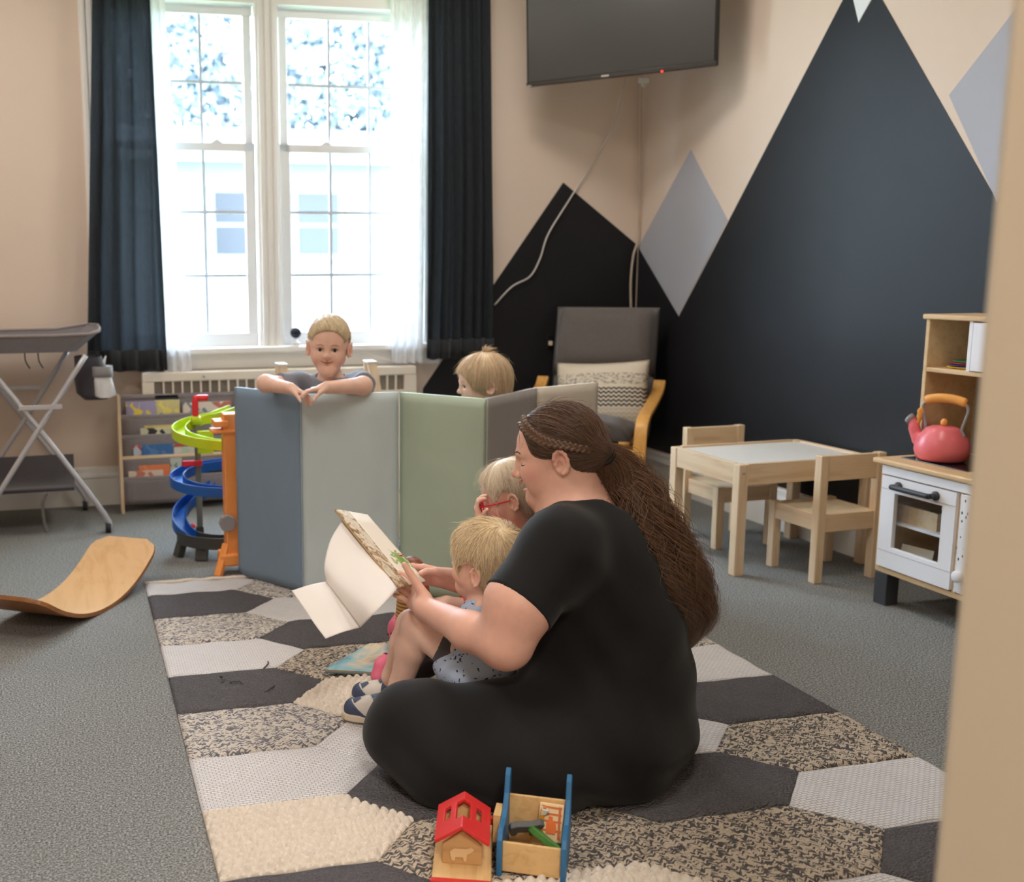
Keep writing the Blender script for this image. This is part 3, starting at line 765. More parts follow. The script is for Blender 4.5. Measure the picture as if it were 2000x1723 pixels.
# ================================================================== FOLDING PLAY MATS
def mat_fabric(nm, c):
    t = NT(nm); v = t.coord(); n = t.noise(t.coord((1.2, 1.2, 0.7)), 3.2, 3, 0.5, 0.8); f_ = t.noise(v, 500, 2)
    mx = t.n('ShaderNodeMath', operation='MULTIPLY_ADD'); t.l(f_, mx.inputs[0]); mx.inputs[1].default_value = 0.012; t.l(n, mx.inputs[2])
    col = t.ramp(n, [(0.3, scalec(c, 0.95)), (0.7, scalec(c, 1.05))])
    return t.done(t.principled(col, 0.55, t.bump(mx.outputs[0], 0.30, 0.03), 0.3).outputs[0])
MATC = [('slate_blue_vinyl', (126, 147, 168)), ('pale_aqua_vinyl', (198, 211, 214)), ('sage_green_vinyl', (180, 197, 178)), ('taupe_vinyl', (152, 146, 142)), ('beige_vinyl', (208, 198, 182))]
PM = [(0.574, 3.997), (0.771, 3.676), (1.131, 3.627), (1.355, 3.323), (1.671, 3.594), (1.984, 3.706)]
pm = thing('folding_play_mat', 'padded folding play mat standing as a zigzag screen in five pastel colours', 'play mat', (PM[0][0], PM[0][1], 0))
TH, MHT = 0.038, 0.762
for i in range(5):
    a = Vector((*PM[i], 0)); b_ = Vector((*PM[i+1], 0)); d = (b_-a); ln = d.length; d.normalize(); nrm = Vector((-d.y, d.x, 0))
    nx, nz = 14, 22; front = []; rear = []
    def turn(k):
        if k <= 0 or k >= 5: return 0.0
        u1 = Vector((PM[k][0]-PM[k-1][0], PM[k][1]-PM[k-1][1])); u2 = Vector((PM[k+1][0]-PM[k][0], PM[k+1][1]-PM[k][1]))
        a_ = math.atan2(u1.x*u2.y-u1.y*u2.x, u1.dot(u2)); return TH*math.tan(max(0, a_)/2)*1.04
    in0, in1 = turn(i), turn(i+1)
    for j in range(nz+1):
        v = j/nz; fr = []; re_ = []
        for k in range(nx+1):
            u = k/nx; e = min(1, min(u*ln, (1-u)*ln, v*MHT, (1-v)*MHT)/0.02)
            rr_ = 0.006*(1-(1-e)**2)
            pu = 0.006*math.sin(PI*u)*math.sin(PI*v)
            p = a+d*(u*ln)+Vector((0, 0, 0.016+v*(MHT-0.016)))
            fr.append(p-a*1+nrm*(0.006-rr_-pu)+a-Vector((*PM[0], 0))); re_.append(p+d*(in0*(1-u)-in1*u)+nrm*(TH-0.006+rr_+pu)-Vector((*PM[0], 0)))
        front.append(fr); rear.append(re_)
    m = MB(); m.grid(front); m.grid([list(reversed(r)) for r in rear])
    m.grid([front[0], rear[0]]); m.grid([front[-1], rear[-1]]); m.grid([[r[0] for r in front], [r[0] for r in rear]]); m.grid([[r[-1] for r in front], [r[-1] for r in rear]])
    o = m.build('panel', mat_fabric(MATC[i][0], srgb(*MATC[i][1])), pm, True)
    o['label'] = MATC[i][0].replace('_vinyl', '').replace('_', ' ')+' padded panel'

# ================================================================== BALANCE BOARD
bo = thing('balance_board', 'curved birch plywood balance board on the carpet', 'balance board', (0.0, 0.0, 0))
Bc = Vector((0.282, 4.06, 0)); Cc = Vector((-0.156, 3.39, 0)); ax = (Bc-Cc).normalized(); wd = Vector((-ax.y, ax.x, 0))
mid = (Bc+Cc)/2; nl, nw = 40, 16; LN = 0.80; P = []; Q = []
def bprof(s):  # height along the board, s in -1..1
    return 0.152*abs(s)**2.1 if abs(s) < 0.9 else 0.152*(0.9**2.1+(abs(s)-0.9)*1.75)
WB = 0.29
for i in range(nl+1):
    s = -1+2*i/nl; z = bprof(s); rowp = []; rowq = []
    cc = max(0, (abs(s)*LN/2-(LN/2-0.06))); hw = WB/2-(0.06-math.sqrt(max(0, 0.06**2-cc**2)))
    sl = (bprof(min(1, s+.02))-bprof(max(-1, s-.02)))/(0.04*LN/2); nn = Vector((0, 0, 1))-ax*sl; nn.normalize()
    for k in range(nw+1):
        u = -1+2*k/nw; p = mid+wd*(WB/2)+ax*(s*LN/2)+wd*(u*hw)+Vector((0, 0, z))
        rowp.append(p+nn*0.014); rowq.append(p)
    P.append(rowp); Q.append(rowq)
m = MB(); m.grid(P); 
M_PLY = wood('honey_ply', srgb(224, 182, 134), srgb(208, 162, 110), 1, 0.35, 0.5)
m.build('upper_face', M_PLY, bo, True)
m = MB(); m.grid([list(reversed(r)) for r in Q]); m.grid([P[0], Q[0]]); m.grid([P[-1], Q[-1]]); m.grid([[r[0] for r in P], [r[0] for r in Q]]); m.grid([[r[-1] for r in P], [r[-1] for r in Q]])
m.build('lower_face', wood('shaded_ply', srgb(160, 108, 66), srgb(128, 82, 48), 1, 0.45, 0.5), bo, False)  # underside shade put into a darker ply colour

# ================================================================== CHANGING TABLE
M_TUB = fabric('grey_canvas', srgb(132, 127, 131), 0.08, 300)
ct = thing('changing_table', 'grey fabric folding changing table by the dark curtain', 'changing table', (-0.35, 5.15, 0))
def cl(p): return (p[0]+0.35, p[1]-5.15, p[2])
y0, y1 = 4.90, 5.43
def tub_ring(f):  # f 0 bottom .. 1 rim, outline seen from above
    x1_ = 0.0+0.105*f; yy0, yy1 = y0+0.03*(1-f), y1-0.03*(1-f); z = 0.852+0.078*f
    up_ = 0.022*f
    return [cl(p) for p in ((-0.80, yy0, z), (-0.45, yy0, z-0.003*f), (-0.10, yy0, z-0.004*f), (x1_-0.05, yy0+0.004, z), (x1_-0.005, yy0+0.05, z+up_*0.6), (x1_, (yy0+yy1)/2-0.05, z+up_*0.8), (x1_-0.004, yy1-0.10, z+up_), (x1_-0.05, yy1-0.01, z+up_), (-0.10, yy1, z), (-0.45, yy1, z-0.002*f), (-0.80, yy1, z), (-0.80, yy0, z))]
rings = [tub_ring(f) for f in (0, 0.35, 0.7, 1.0)]
m = MB(); m.grid(rings); m.add(rings[0][:-1], [tuple(range(len(rings[0])-2, -1, -1))])
m.build('fabric_tub', M_TUB, ct, False, solid=0.006)
MB().tube(rings[-1][:-1], 0.008, 8, closed=True).build('tub_rim', fabric('grey_piping', srgb(142, 132, 132), 0.06), ct, True)
M_ALU = plain('satin_aluminium', srgb(196, 196, 202), 0.35, 0.03, 10, 0, 60, 0.5, Metallic=0.3)
def leg(pts, nm='leg', r=0.0125): return MB().tube(spline([cl(p) for p in pts], 4), r, 10).build(nm, M_ALU, ct, True)
leg([(0.035, 4.90, 0.835), (-0.19, 4.90, 0.50), (-0.42, 4.90, 0.15), (-0.50, 4.90, 0.03)])
leg([(-0.42, 4.905, 0.835), (-0.17, 4.905, 0.48), (0.085, 4.905, 0.09), (0.10, 4.905, 0.025)])
leg([(-0.05, 5.42, 0.82), (-0.26, 5.42, 0.50), (-0.50, 5.42, 0.15), (-0.56, 5.42, 0.03)])
leg([(-0.52, 5.425, 0.82), (-0.27, 5.425, 0.48), (-0.01, 5.425, 0.09), (0.0, 5.425, 0.025)])
for yy, z in ((4.89, 0.605), (5.41, 0.645)):
    x0 = -0.27 if yy < 5 else -0.38
    MB().bar(cl((x0, yy, z)), cl((x0+0.19, yy, z)), 0.004, 0.022).build('brace', M_ALU, ct, bevel=0.003)
for (x, y) in ((0.10, 4.905), (0.0, 5.425)):
    cst = MB().tube([cl((x-0.012, y, 0.025)), cl((x+0.012, y, 0.025))], 0.025, 14).build('caster', plain('dark_rubber', srgb(52, 52, 56), 0.6), ct, True)
m = MB(); Sx = np.linspace(-0.75, -0.045, 8); Pz = []
for x in Sx: Pz.append([cl((x, y, z)) for y, z in ((4.93, 0.222), (4.95, 0.205), (5.15, 0.195), (5.36, 0.215), (5.40, 0.30))])
m.grid(Pz).build('lower_tray', fabric('dark_grey_mesh', srgb(86, 82, 86), 0.1), ct, True, solid=0.006)
for px_ in (-0.12, -0.06):
    MB().tube(spline([cl((px_-0.12, 5.1, 0.845)), cl((px_-0.118, 5.1, 0.80)), cl((px_-0.10, 5.1, 0.765))], 4), 0.003, 5).build('strap', M_BLACK, ct, True)
MB().tube(spline([cl((-0.17, 4.92, 0.205)), cl((-0.19, 4.92, 0.15)), cl((-0.185, 4.92, 0.05)), cl((-0.175, 4.92, 0.02))], 4), 0.008, 8).build('hanging_strap', plain('grey_strap', srgb(110, 106, 104), 0.8), ct, True)
# wipes pouch
pouch = thing('hanging_pouch', 'dark grey pouch hanging from the end of the changing table', 'pouch', (0.05, 5.06, 0.62))
m = MB(); ring = lambda z, hx, hy, cx: [(cx+hx*math.copysign(abs(math.cos(a))**0.6, math.cos(a)), hy*math.copysign(abs(math.sin(a))**0.6, math.sin(a)), z) for a in np.linspace(0, 2*PI, 24, endpoint=False)]
rs = [ring(z, hx, 0.08, cx)+[ring(z, hx, 0.08, cx)[0]] for z, hx, cx in ((0.0, 0.055, 0.025), (0.03, 0.075, 0.012), (0.1, 0.072, 0.0), (0.16, 0.065, 0.0), (0.20, 0.062, -0.005))]
m.grid(rs).build('bag', fabric('dark_grey_felt', srgb(70, 68, 74), 0.1), pouch, True, solid=0.004)
wp = thing('wipes_packet', 'white wipes packet with a tissue sticking up in the pouch', 'wipes packet', (0.105, 5.02, 0.628))
rs = [ring(z, hx, 0.05, cx)+[ring(z, hx, 0.05, cx)[0]] for z, hx, cx in ((0.0, 0.03, 0.008), (0.01, 0.055, 0.008), (0.08, 0.047, 0.0), (0.11, 0.044, 0.0), (0.145, 0.045, 0.0), (0.147, 0.02, 0.0))]
MB().grid(rs).build('packet', plain('white_foil', srgb(226, 226, 228), 0.4, 0.05, 20, 0.3, 25), wp, True)
rs = [ring(z, hx, 0.054, 0)+[ring(z, hx, 0.054, 0)[0]] for z, hx in ((0.098, 0.049), (0.12, 0.05), (0.148, 0.049))]
MB().grid(rs).build('fabric_cuff', fabric('light_grey_felt', srgb(150, 148, 150), 0.1), wp, True, solid=0.004)
MB().grid([[(-0.03+0.015*math.sin(j*1.3), 0.01*math.sin(j*2+k), 0.13+0.01*k+0.012*j) if True else 0 for k in range(2)] if j < 0 else [(-0.025+0.009*j, -0.012+0.004*j, 0.14+0.011*j-0.012*(1-j/5)), (0.012+0.0025*j, 0.012-0.002*j, 0.13+0.0125*j)] for j in range(6)]).build('tissue', plain('tissue_white', srgb(222, 220, 224), 0.8), wp, True, solid=0.002)

# ================================================================== SLING BOOKSHELF WITH BOOKS
M_SLING = fabric('grey_sling', srgb(146, 138, 140), 0.08, 260)
bs = thing('sling_bookshelf', 'low wooden sling bookshelf with grey fabric pockets', 'bookshelf', (0.175, 5.27, 0))
for x in (0.0, 0.62):
    MB().box(x, x+0.018, 0.0, 0.115, 0.0, 0.60).build('side_board', M_PINE_Z, bs, bevel=0.004)
TZ = [0.488, 0.388, 0.283, 0.178]; TYV = [0.066, 0.048, 0.030, 0.012]
MB().bar((0.018, 0.106, 0.585), (0.62, 0.106, 0.585), 0.016, 0.016).build('rail', M_SLING, bs)
MB().grid([[(x, 0.106, 0.582) for x in (0.018, 0.62)], [(x, 0.108, 0.44) for x in (0.018, 0.62)]]).build('fabric_back', M_SLING, bs, solid=0.003)
for k, (z, y) in enumerate(zip(TZ, TYV)):
    MB().bar((0.018, y, z), (0.62, y, z), 0.014, 0.016).build('rail', M_SLING if k != 2 else M_PINE, bs, bevel=0.003)
    rows = []
    zb = z-0.125 if k < 3 else 0.04
    for j in range(6):
        s = j/5; rows.append([(0.018+0.602*i/12, y-0.004+0.03*math.sin(PI*s*0.5)*0.8-0.006*math.sin(PI*s), z+(zb-z)*s) for i in range(13)])
    MB().grid(rows).build('fabric_pocket', M_SLING, bs, True, solid=0.003)
def print_mat(nm, base, spots, scale):
    t = NT(nm); v = t.coord((1, 1, 1)); vo = t.n('ShaderNodeTexVoronoi'); vo.inputs['Scale'].default_value = scale; t.l(v, vo.inputs['Vector'])
    sp_ = t.n('ShaderNodeSeparateColor'); t.l(vo.outputs['Color'], sp_.inputs[0])
    st = [(0.0, base)]+[(0.55+0.45*i/len(spots), c) for i, c in enumerate(spots)]
    r_ = t.ramp(sp_.outputs[0], st); r_.node.color_ramp.interpolation = 'CONSTANT'
    return t.done(t.principled(r_, 0.35).outputs[0])
BOOKS = [ # px x0, x1, top y, tier, cover colour, spots, thickness, label
 (303, 349, 778, 0, (44, 52, 66), [(60, 90, 110)], 0.012, 'dark navy picture book behind the yellow one on the top tier', 0.03),
 (245, 304, 788, 0, (160, 152, 184), [(190, 180, 205), (230, 205, 80)], 0.012, 'lilac picture book with yellow shape on the top tier', 0.0),
 (302, 351, 787, 0, (214, 200, 140), [(70, 84, 140), (235, 220, 120)], 0.01, 'yellow and blue picture book on the top tier', 0.012),
 (357, 454, 794, 0, (226, 212, 196), [(190, 110, 90), (120, 140, 150)], 0.012, 'white book with small red drawings on the top tier', 0.006),
 (279, 346, 824, 1, (214, 192, 112), [(196, 190, 120)], 0.02, 'yellow book on the second tier', 0.014),
 (271, 330, 840, 1, (206, 204, 176), [(170, 180, 140), (60, 60, 60)], 0.01, 'pale green book in front of the yellow one', 0.0),
 (338, 352, 843, 1, (214, 206, 190), [(200, 190, 180)], 0.01, 'narrow cream book on the second tier', 0.004),
 (412, 452, 836, 1, (220, 212, 204), [(196, 80, 70)], 0.012, 'white book with red print behind the green ramp', 0.006),
 (256, 356, 863, 2, (220, 206, 186), [(190, 90, 70), (110, 150, 180)], 0.016, 'wide cream book standing on the third tier', 0.014),
 (272, 334, 871, 2, (66, 112, 166), [(90, 132, 180)], 0.01, 'blue book on the third tier', 0.0),
 (335, 384, 879, 2, (206, 204, 196), [(220, 160, 120), (180, 200, 180)], 0.01, 'white book with pale picture on the third tier', 0.002),
 (256, 271, 872, 2, (190, 200, 214), [(200, 60, 60)], 0.008, 'narrow red and blue book at the end of the third tier', 0.003),
 (265, 326, 908, 3, (226, 132, 88), [(236, 150, 104)], 0.016, 'orange book on the lowest tier', 0.012),
 (244, 312, 921, 3, (222, 206, 190), [(206, 130, 116)], 0.01, 'white book with red print on the lowest tier', 0.0),
 (326, 349, 898, 3, (190, 196, 186), [(120, 140, 130)], 0.012, 'narrow grey green book on the lowest tier', 0.004),
 (349, 437, 897, 3, (30, 30, 34), [(40, 40, 46)], 0.012, 'black book on the lowest tier behind the blue ramp', 0.01)]
XS = lambda px_: 0.191+(px_-233)*(0.695-0.191)/(430-233)
for i, (x0, x1, ty, k, c, sp_, th, lab, back_) in enumerate(BOOKS):
    yb = 5.27+TYV[k]+0.011+back_*0.7; x0w, x1w = XS(x0), XS(x1); zt = 0.603-(ty-772)*0.604/231; zb = TZ[k]-0.06
    bk = thing('picture_book', lab, 'book', (x0w, yb, zb), group='books in the sling bookshelf')
    h = zt-zb; w = x1w-x0w
    mt = print_mat('cover_%d' % i, srgb(*c), [srgb(*s_) for s_ in sp_], 26)
    MB().box(0, w, 0, 0.0022, 0, h).build('front_cover', mt, bk, bevel=0.0008, seg=1)
    MB().box(0, w, th-0.0022, th, 0, h).build('back_cover', mt, bk, bevel=0.0008, seg=1)
    MB().box(0.002, w-0.004, 0.0022, th-0.0022, 0.002, h-0.004).build('pages', plain('page_block', srgb(228, 220, 204), 0.8), bk)

# ================================================================== WOODEN EASEL behind the boy
ea = thing('wooden_easel', 'pale wooden easel frame standing behind the boy', 'easel', (1.08, 4.55, 0))
def eb(a, b_, nm, w=0.04, h=0.028, mt=M_PINE_Z): return MB().bar(a, b_, w, h, up=(0, 1, 0)).build(nm, mt, ea, bevel=0.003)
for x in (-0.205, 0.205):
    eb((x, -0.015, 0.795), (x+0.12*(1 if x > 0 else 0.12), -0.10, 0.0), 'leg'); eb((x, 0.045, 0.795), (x+0.12*(1 if x > 0 else 0.12), 0.20, 0.0), 'leg')
    MB().box(x-0.022, x+0.022, -0.032, 0.062, 0.795, 0.803).build('cap', M_WHITEPL, ea, bevel=0.002)
MB().bar((-0.2, -0.055, 0.42), (0.25, -0.055, 0.42), 0.018, 0.40, up=(0, 0, 1)).build('drawing_board', plain('whiteboard', srgb(236, 236, 236), 0.3), ea)
MB().bar((-0.2, -0.09, 0.21), (0.26, -0.09, 0.21), 0.08, 0.02).build('tray', M_PINE, ea, bevel=0.003)

# ================================================================== RAMP TOY
M_LIME = plain('lime_plastic', srgb(190, 214, 40), 0.3); M_BLUE = plain('blue_plastic', srgb(28, 92, 178), 0.3); M_DKG = plain('dark_grey_plastic', srgb(70, 72, 72), 0.4)
M_GPOST = plain('grey_post_plastic', srgb(124, 130, 122), 0.4); M_RED = plain('red_plastic', srgb(226, 48, 60), 0.3); M_ORG = plain('orange_plastic', srgb(250, 160, 86), 0.35)
rt = thing('ramp_toy', 'spiral car ramp toy in lime and blue with an orange lift tower', 'ramp toy', (0.50, 4.42, 0))
def rl(p): return (p[0]-0.50, p[1]-4.42, p[2])
def channel(pts, w, wall, nm, mat, th=0.006):
    ps = spline([rl(p) for p in pts], 6); n = len(ps); prof = [(-w/2, wall), (-w/2, 0), (w/2, 0), (w/2, wall), (w/2-th, wall), (w/2-th, th), (-w/2+th, th), (-w/2+th, wall)]
    vs = []
    for i, p in enumerate(ps):
        d = ps[min(i+1, n-1)]-ps[max(i-1, 0)]; d.z = 0; d.normalize(); s = Vector((-d.y, d.x, 0))
        for a, z in prof: vs.append(p+s*a+Vector((0, 0, z)))
    fs = [tuple(range(7, -1, -1)), tuple(range((n-1)*8, n*8))]
    for i in range(n-1):
        for k in range(8): fs.append((i*8+k, i*8+(k+1) % 8, (i+1)*8+(k+1) % 8, (i+1)*8+k))
    return MB().add(vs, fs).build(nm, mat, rt, False, bevel=0.0015, seg=1)
def loop(cx, cy, r, a0, a1, z0, z1, n=9): return [(cx+r*math.cos(a), cy+r*math.sin(a), z0+(z1-z0)*i/(n-1)) for i, a in enumerate(np.linspace(math.radians(a0), math.radians(a1), n))]
channel([(0.66, 4.60, 0.575)]+loop(0.535, 4.42, 0.135, 75, 270, 0.555, 0.475)+[(0.66, 4.30, 0.455)], 0.062, 0.042, 'lime_ramp', M_LIME)
channel([(0.66, 4.56, 0.345)]+loop(0.53, 4.43, 0.145, 80, 270, 0.335, 0.275)+[(0.66, 4.29, 0.26)], 0.062, 0.042, 'blue_ramp', M_BLUE)
channel([(0.56, 4.60, 0.235)]+loop(0.535, 4.44, 0.145, 100, 225, 0.21, 0.07), 0.062, 0.045, 'blue_ramp', M_BLUE)
channel(loop(0.535, 4.44, 0.145, 205, 285, 0.065, 0.045)+[(0.66, 4.31, 0.035)], 0.075, 0.05, 'base_ramp', M_DKG)
for a in (200, 245): MB().bar(rl((0.535+0.15*math.cos(math.radians(a)), 4.44+0.15*math.sin(math.radians(a)), 0.06)), rl((0.535+0.17*math.cos(math.radians(a)), 4.44+0.17*math.sin(math.radians(a)), 0.0)), 0.05, 0.03).build('foot', M_DKG, rt, bevel=0.003)
MB().box(*[v for v in (-0.035, 0.0, 0.06, 0.085)], 0.0, 0.10).build('post_base', M_DKG, rt, bevel=0.004)
MB().box(-0.028, -0.003, 0.062, 0.082, 0.10, 0.57).build('post', M_GPOST, rt, bevel=0.003)
MB().tube(spline([(-0.02, 0.07, 0.57), (-0.02, 0.07, 0.655), (-0.012, 0.07, 0.668), (0.035, 0.07, 0.668)], 3), 0.014, 8).build('crank', M_RED, rt, True)
MB().tube([(-0.02, 0.07, 0.555), (-0.02, 0.07, 0.59)], 0.022, 10).build('crank_collar', M_LIME, rt, True)
MB().box(-0.085, 0.0, 0.04, 0.06, 0.375, 0.40).build('gear_rack', M_RED, rt, bevel=0.003)
MB().box(-0.04, -0.01, 0.03, 0.06, 0.48, 0.50).build('flag', M_RED, rt, bevel=0.003)
MB().ball((-0.055, 0.0, 0.12), 0.013).build('ball', M_RED, rt, True)
MB().box(-0.02, 0.05, 0.03, 0.05, 0.43, 0.53).build('ramp_support', M_LIME, rt, bevel=0.004)
# orange lift tower
MB().box(*[rl((0.542, 4.06, 0))[0], rl((0.64, 4.06, 0))[0], rl((0, 4.06, 0))[1], rl((0, 4.14, 0))[1]], 0.06, 0.65).build('lift_tower', M_ORG, rt, bevel=0.006)
MB().box(rl((0.505, 0, 0))[0], rl((0.56, 0, 0))[0], rl((0, 4.05, 0))[1], rl((0, 4.15, 0))[1], 0.60, 0.625).build('lift_platform', M_ORG, rt, bevel=0.004)
MB().box(rl((0.495, 0, 0))[0], rl((0.65, 0, 0))[0], rl((0, 4.05, 0))[1], rl((0, 4.15, 0))[1], 0.575, 0.588).build('lift_platform', M_ORG, rt, bevel=0.004)
MB().bar(rl((0.545, 4.08, 0.12)), rl((0.50, 4.03, 0.0)), 0.03, 0.025).build('tower_foot', M_ORG, rt, bevel=0.004)
MB().box(rl((0.515, 0, 0))[0], rl((0.65, 0, 0))[0], rl((0, 4.04, 0))[1], rl((0, 4.15, 0))[1], 0.035, 0.085).build('tower_base', M_ORG, rt, bevel=0.008)
MB().tube([rl((0.545, 4.03, 0.215)), rl((0.545, 4.06, 0.215))], 0.035, 8).build('winder', M_GREYP, rt, bevel=0.004)

# ================================================================== RUG
RUGX0, RUGX1, RUGY0, RUGY1 = 0.21, 1.94, 1.36, 3.985
def skew(x, y): return (x+0.010*(3.98-y)*(0.6+0.4*(x > 1)), y-0.034*(x-0.21))
def rug_flat(nm, c1, c2, su, sv, bump=0.6):
    t = NT(nm); v = t.coord((su, sv, 1)); br = t.n('ShaderNodeTexBrick'); br.inputs['Scale'].default_value = 1.0; br.offset = 0.5
    br.inputs['Mortar Size'].default_value = 0.06; br.inputs['Mortar Smooth'].default_value = 1.0
    br.inputs['Brick Width'].default_value = 1.0; br.inputs['Row Height'].default_value = 0.5
    br.inputs['Color1'].default_value = c1; br.inputs['Color2'].default_value = scalec(c1, 0.95); br.inputs['Mortar'].default_value = c2
    t.l(v, br.inputs['Vector'])
    inv = t.n('ShaderNodeMath', operation='SUBTRACT'); inv.inputs[0].default_value = 1.0; t.l(br.outputs['Fac'], inv.inputs[1])
    return t.done(t.principled(br.outputs['Color'], 0.95, t.bump(inv.outputs[0], bump, 0.008), 0.1).outputs[0])
def rug_marl(nm, c1, c2, th):
    t = NT(nm); tc = t.n('ShaderNodeTexCoord'); sx = t.n('ShaderNodeSeparateXYZ'); t.l(tc.outputs['Object'], sx.inputs[0])
    pp = t.n('ShaderNodeMath', operation='PINGPONG'); t.l(sx.outputs['X'], pp.inputs[0]); pp.inputs[1].default_value = 0.011
    ma = t.n('ShaderNodeMath', operation='MULTIPLY_ADD'); t.l(pp.outputs[0], ma.inputs[0]); ma.inputs[1].default_value = 0.8; t.l(sx.outputs['Y'], ma.inputs[2])
    cb = t.n('ShaderNodeCombineXYZ'); t.l(sx.outputs['X'], cb.inputs[0]); t.l(ma.outputs[0], cb.inputs[1])
    mp = t.n('ShaderNodeMapping'); mp.inputs['Scale'].default_value = (112, 240, 1); t.l(cb.outputs[0], mp.inputs[0])
    vo = t.n('ShaderNodeTexVoronoi'); vo.inputs['Scale'].default_value = 1.0; vo.inputs['Randomness'].default_value = 0.75; t.l(mp.outputs[0], vo.inputs['Vector'])
    sc = t.n('ShaderNodeSeparateColor'); t.l(vo.outputs['Color'], sc.inputs[0])
    c = t.ramp(sc.outputs[0], [(th-0.05, c1), (th+0.05, c2)])
    iv = t.n('ShaderNodeMath', operation='SUBTRACT'); iv.inputs[0].default_value = 1.0; t.l(vo.outputs['Distance'], iv.inputs[1])
    return t.done(t.principled(c, 0.95, t.bump(iv.outputs[0], 0.7, 0.010), 0.1).outputs[0])
def rug_dark(nm, c):
    t = NT(nm); v = t.coord((150, 230, 1)); vo = t.n('ShaderNodeTexVoronoi'); vo.inputs['Scale'].default_value = 1.0; t.l(v, vo.inputs['Vector'])
    iv = t.n('ShaderNodeMath', operation='SUBTRACT'); iv.inputs[0].default_value = 1.0; t.l(vo.outputs['Distance'], iv.inputs[1])
    cc = t.ramp(t.noise(t.coord(), 240, 2), [(0.3, scalec(c, 0.75)), (0.7, scalec(c, 1.2))])
    return t.done(t.principled(cc, 0.95, t.bump(iv.outputs[0], 0.8, 0.010), 0.1).outputs[0])
R_WHITE = rug_flat('flat_weave_white', srgb(224, 220, 220), srgb(150, 147, 150), 62, 62)
R_DARK = rug_dark('charcoal_loops', srgb(104, 101, 104))
R_MARL = rug_marl('grey_cream_marl', srgb(222, 212, 200), srgb(122, 120, 128), 0.62)
R_MARLD = rug_marl('dark_cream_marl', srgb(212, 196, 176), srgb(98, 94, 94), 0.54)
R_CHUNK = plain('chunky_cream_wool', srgb(226, 215, 202), 0.95, 0.08, 60, 0.5, 260, 0.1)
rug = thing('patchwork_rug', 'large patchwork rug of white, charcoal and marled knitted hexagons', 'rug', (0, 0, 0))
PIT = 0.275
KIND = {0: {-1: 'W', 0: 'D', 1: 'M', 2: 'W', 3: 'D', 4: 'M', 5: 'W', 6: 'C', 7: 'D', 8: 'M', 9: 'W'},
        1: {-1: 'M', 0: 'W', 1: 'D', 2: 'K', 3: 'C', 4: 'W', 5: 'D', 6: 'K', 7: 'C', 8: 'M'},
        2: {-1: 'W', 0: 'M', 1: 'K', 2: 'W', 3: 'D', 4: 'M', 5: 'W', 6: 'D', 7: 'K', 8: 'W', 9: 'D'},
        3: {-1: 'D', 0: 'W', 1: 'D', 2: 'M', 3: 'W', 4: 'D', 5: 'K', 6: 'W', 7: 'D', 8: 'K'}}
RM = {'W': (R_WHITE, 0.009), 'D': (R_DARK, 0.013), 'M': (R_MARL, 0.012), 'K': (R_MARLD, 0.012), 'C': (R_CHUNK, 0.011)}
RNAME = {'W': 'flat_weave_patch', 'D': 'charcoal_patch', 'M': 'marled_patch', 'K': 'marled_patch', 'C': 'chunky_patch'}
COLS = [(None, 0.21, 0.53, 0.655), (0.53, 0.655, 1.03, 1.158), (1.03, 1.158, 1.475, 1.605), (1.475, 1.605, 1.94, None)]
def patch_mesh(poly, kind):
    xs_ = [p[0] for p in poly]; ys_ = [p[1] for p in poly]
    h = RM[kind][1]; st = 0.0045 if kind == 'C' else 0.011
    nx = max(2, int((max(xs_)-min(xs_))/st)); ny = max(2, int((max(ys_)-min(ys_))/st))
    bm = bmesh.new(); g = [[bm.verts.new((min(xs_)+(max(xs_)-min(xs_))*i/nx, min(ys_)+(max(ys_)-min(ys_))*j/ny, 0)) for j in range(ny+1)] for i in range(nx+1)]
    for i in range(nx):
        for j in range(ny): bm.faces.new((g[i][j], g[i+1][j], g[i+1][j+1], g[i][j+1]))
    c = Vector((sum(xs_)/len(xs_), sum(ys_)/len(ys_), 0)); n = len(poly)
    for i in range(n):
        a = Vector((*poly[i], 0)); b_ = Vector((*poly[(i+1) % n], 0)); d = (b_-a); nn = Vector((d.y, -d.x, 0))
        if (c-a).dot(nn) > 0: nn = -nn
        bmesh.ops.bisect_plane(bm, geom=bm.verts[:]+bm.edges[:]+bm.faces[:], plane_co=a, plane_no=nn, clear_outer=True, dist=1e-6)
    rr = np.random.default_rng(int(abs(c.x*1000+c.y*777)))
    ph = rr.random(4)*6
    for v in bm.verts:
        x, y = v.co.x, v.co.y; ed = 1.0
        for i in range(n):
            a = Vector((*poly[i], 0)); b_ = Vector((*poly[(i+1) % n], 0)); d = (b_-a).normalized(); ed = min(ed, abs((Vector((x, y, 0))-a).cross(d).length)/0.012)
        if kind == 'C':
            row = math.floor(y/0.021); off = 0.5*(row % 2)
            fx = (x/0.024+off+0.2*math.sin(row*7.1)) % 1-0.5; fy = (y/0.021) % 1-0.5
            hh = -0.006+0.021*math.sqrt(max(0, 1-(fx*fx*3.8+fy*fy*4.0)))
        else: hh = 0.0025*math.sin(x*40+ph[0])*math.sin(y*46+ph[1])
        v.co.z = (h+hh)*(0.55+0.45*min(1, ed))
    edges = [e for e in bm.edges if e.is_boundary]
    r = bmesh.ops.extrude_edge_only(bm, edges=edges)
    for v in [q for q in r['geom'] if isinstance(q, bmesh.types.BMVert)]: v.co.z = 0.0005
    for v in bm.verts: v.co.x, v.co.y = skew(v.co.x, v.co.y)
    bmesh.ops.recalc_face_normals(bm, faces=bm.faces)
    me = bpy.data.meshes.new('patch'); bm.to_mesh(me); bm.free(); return me
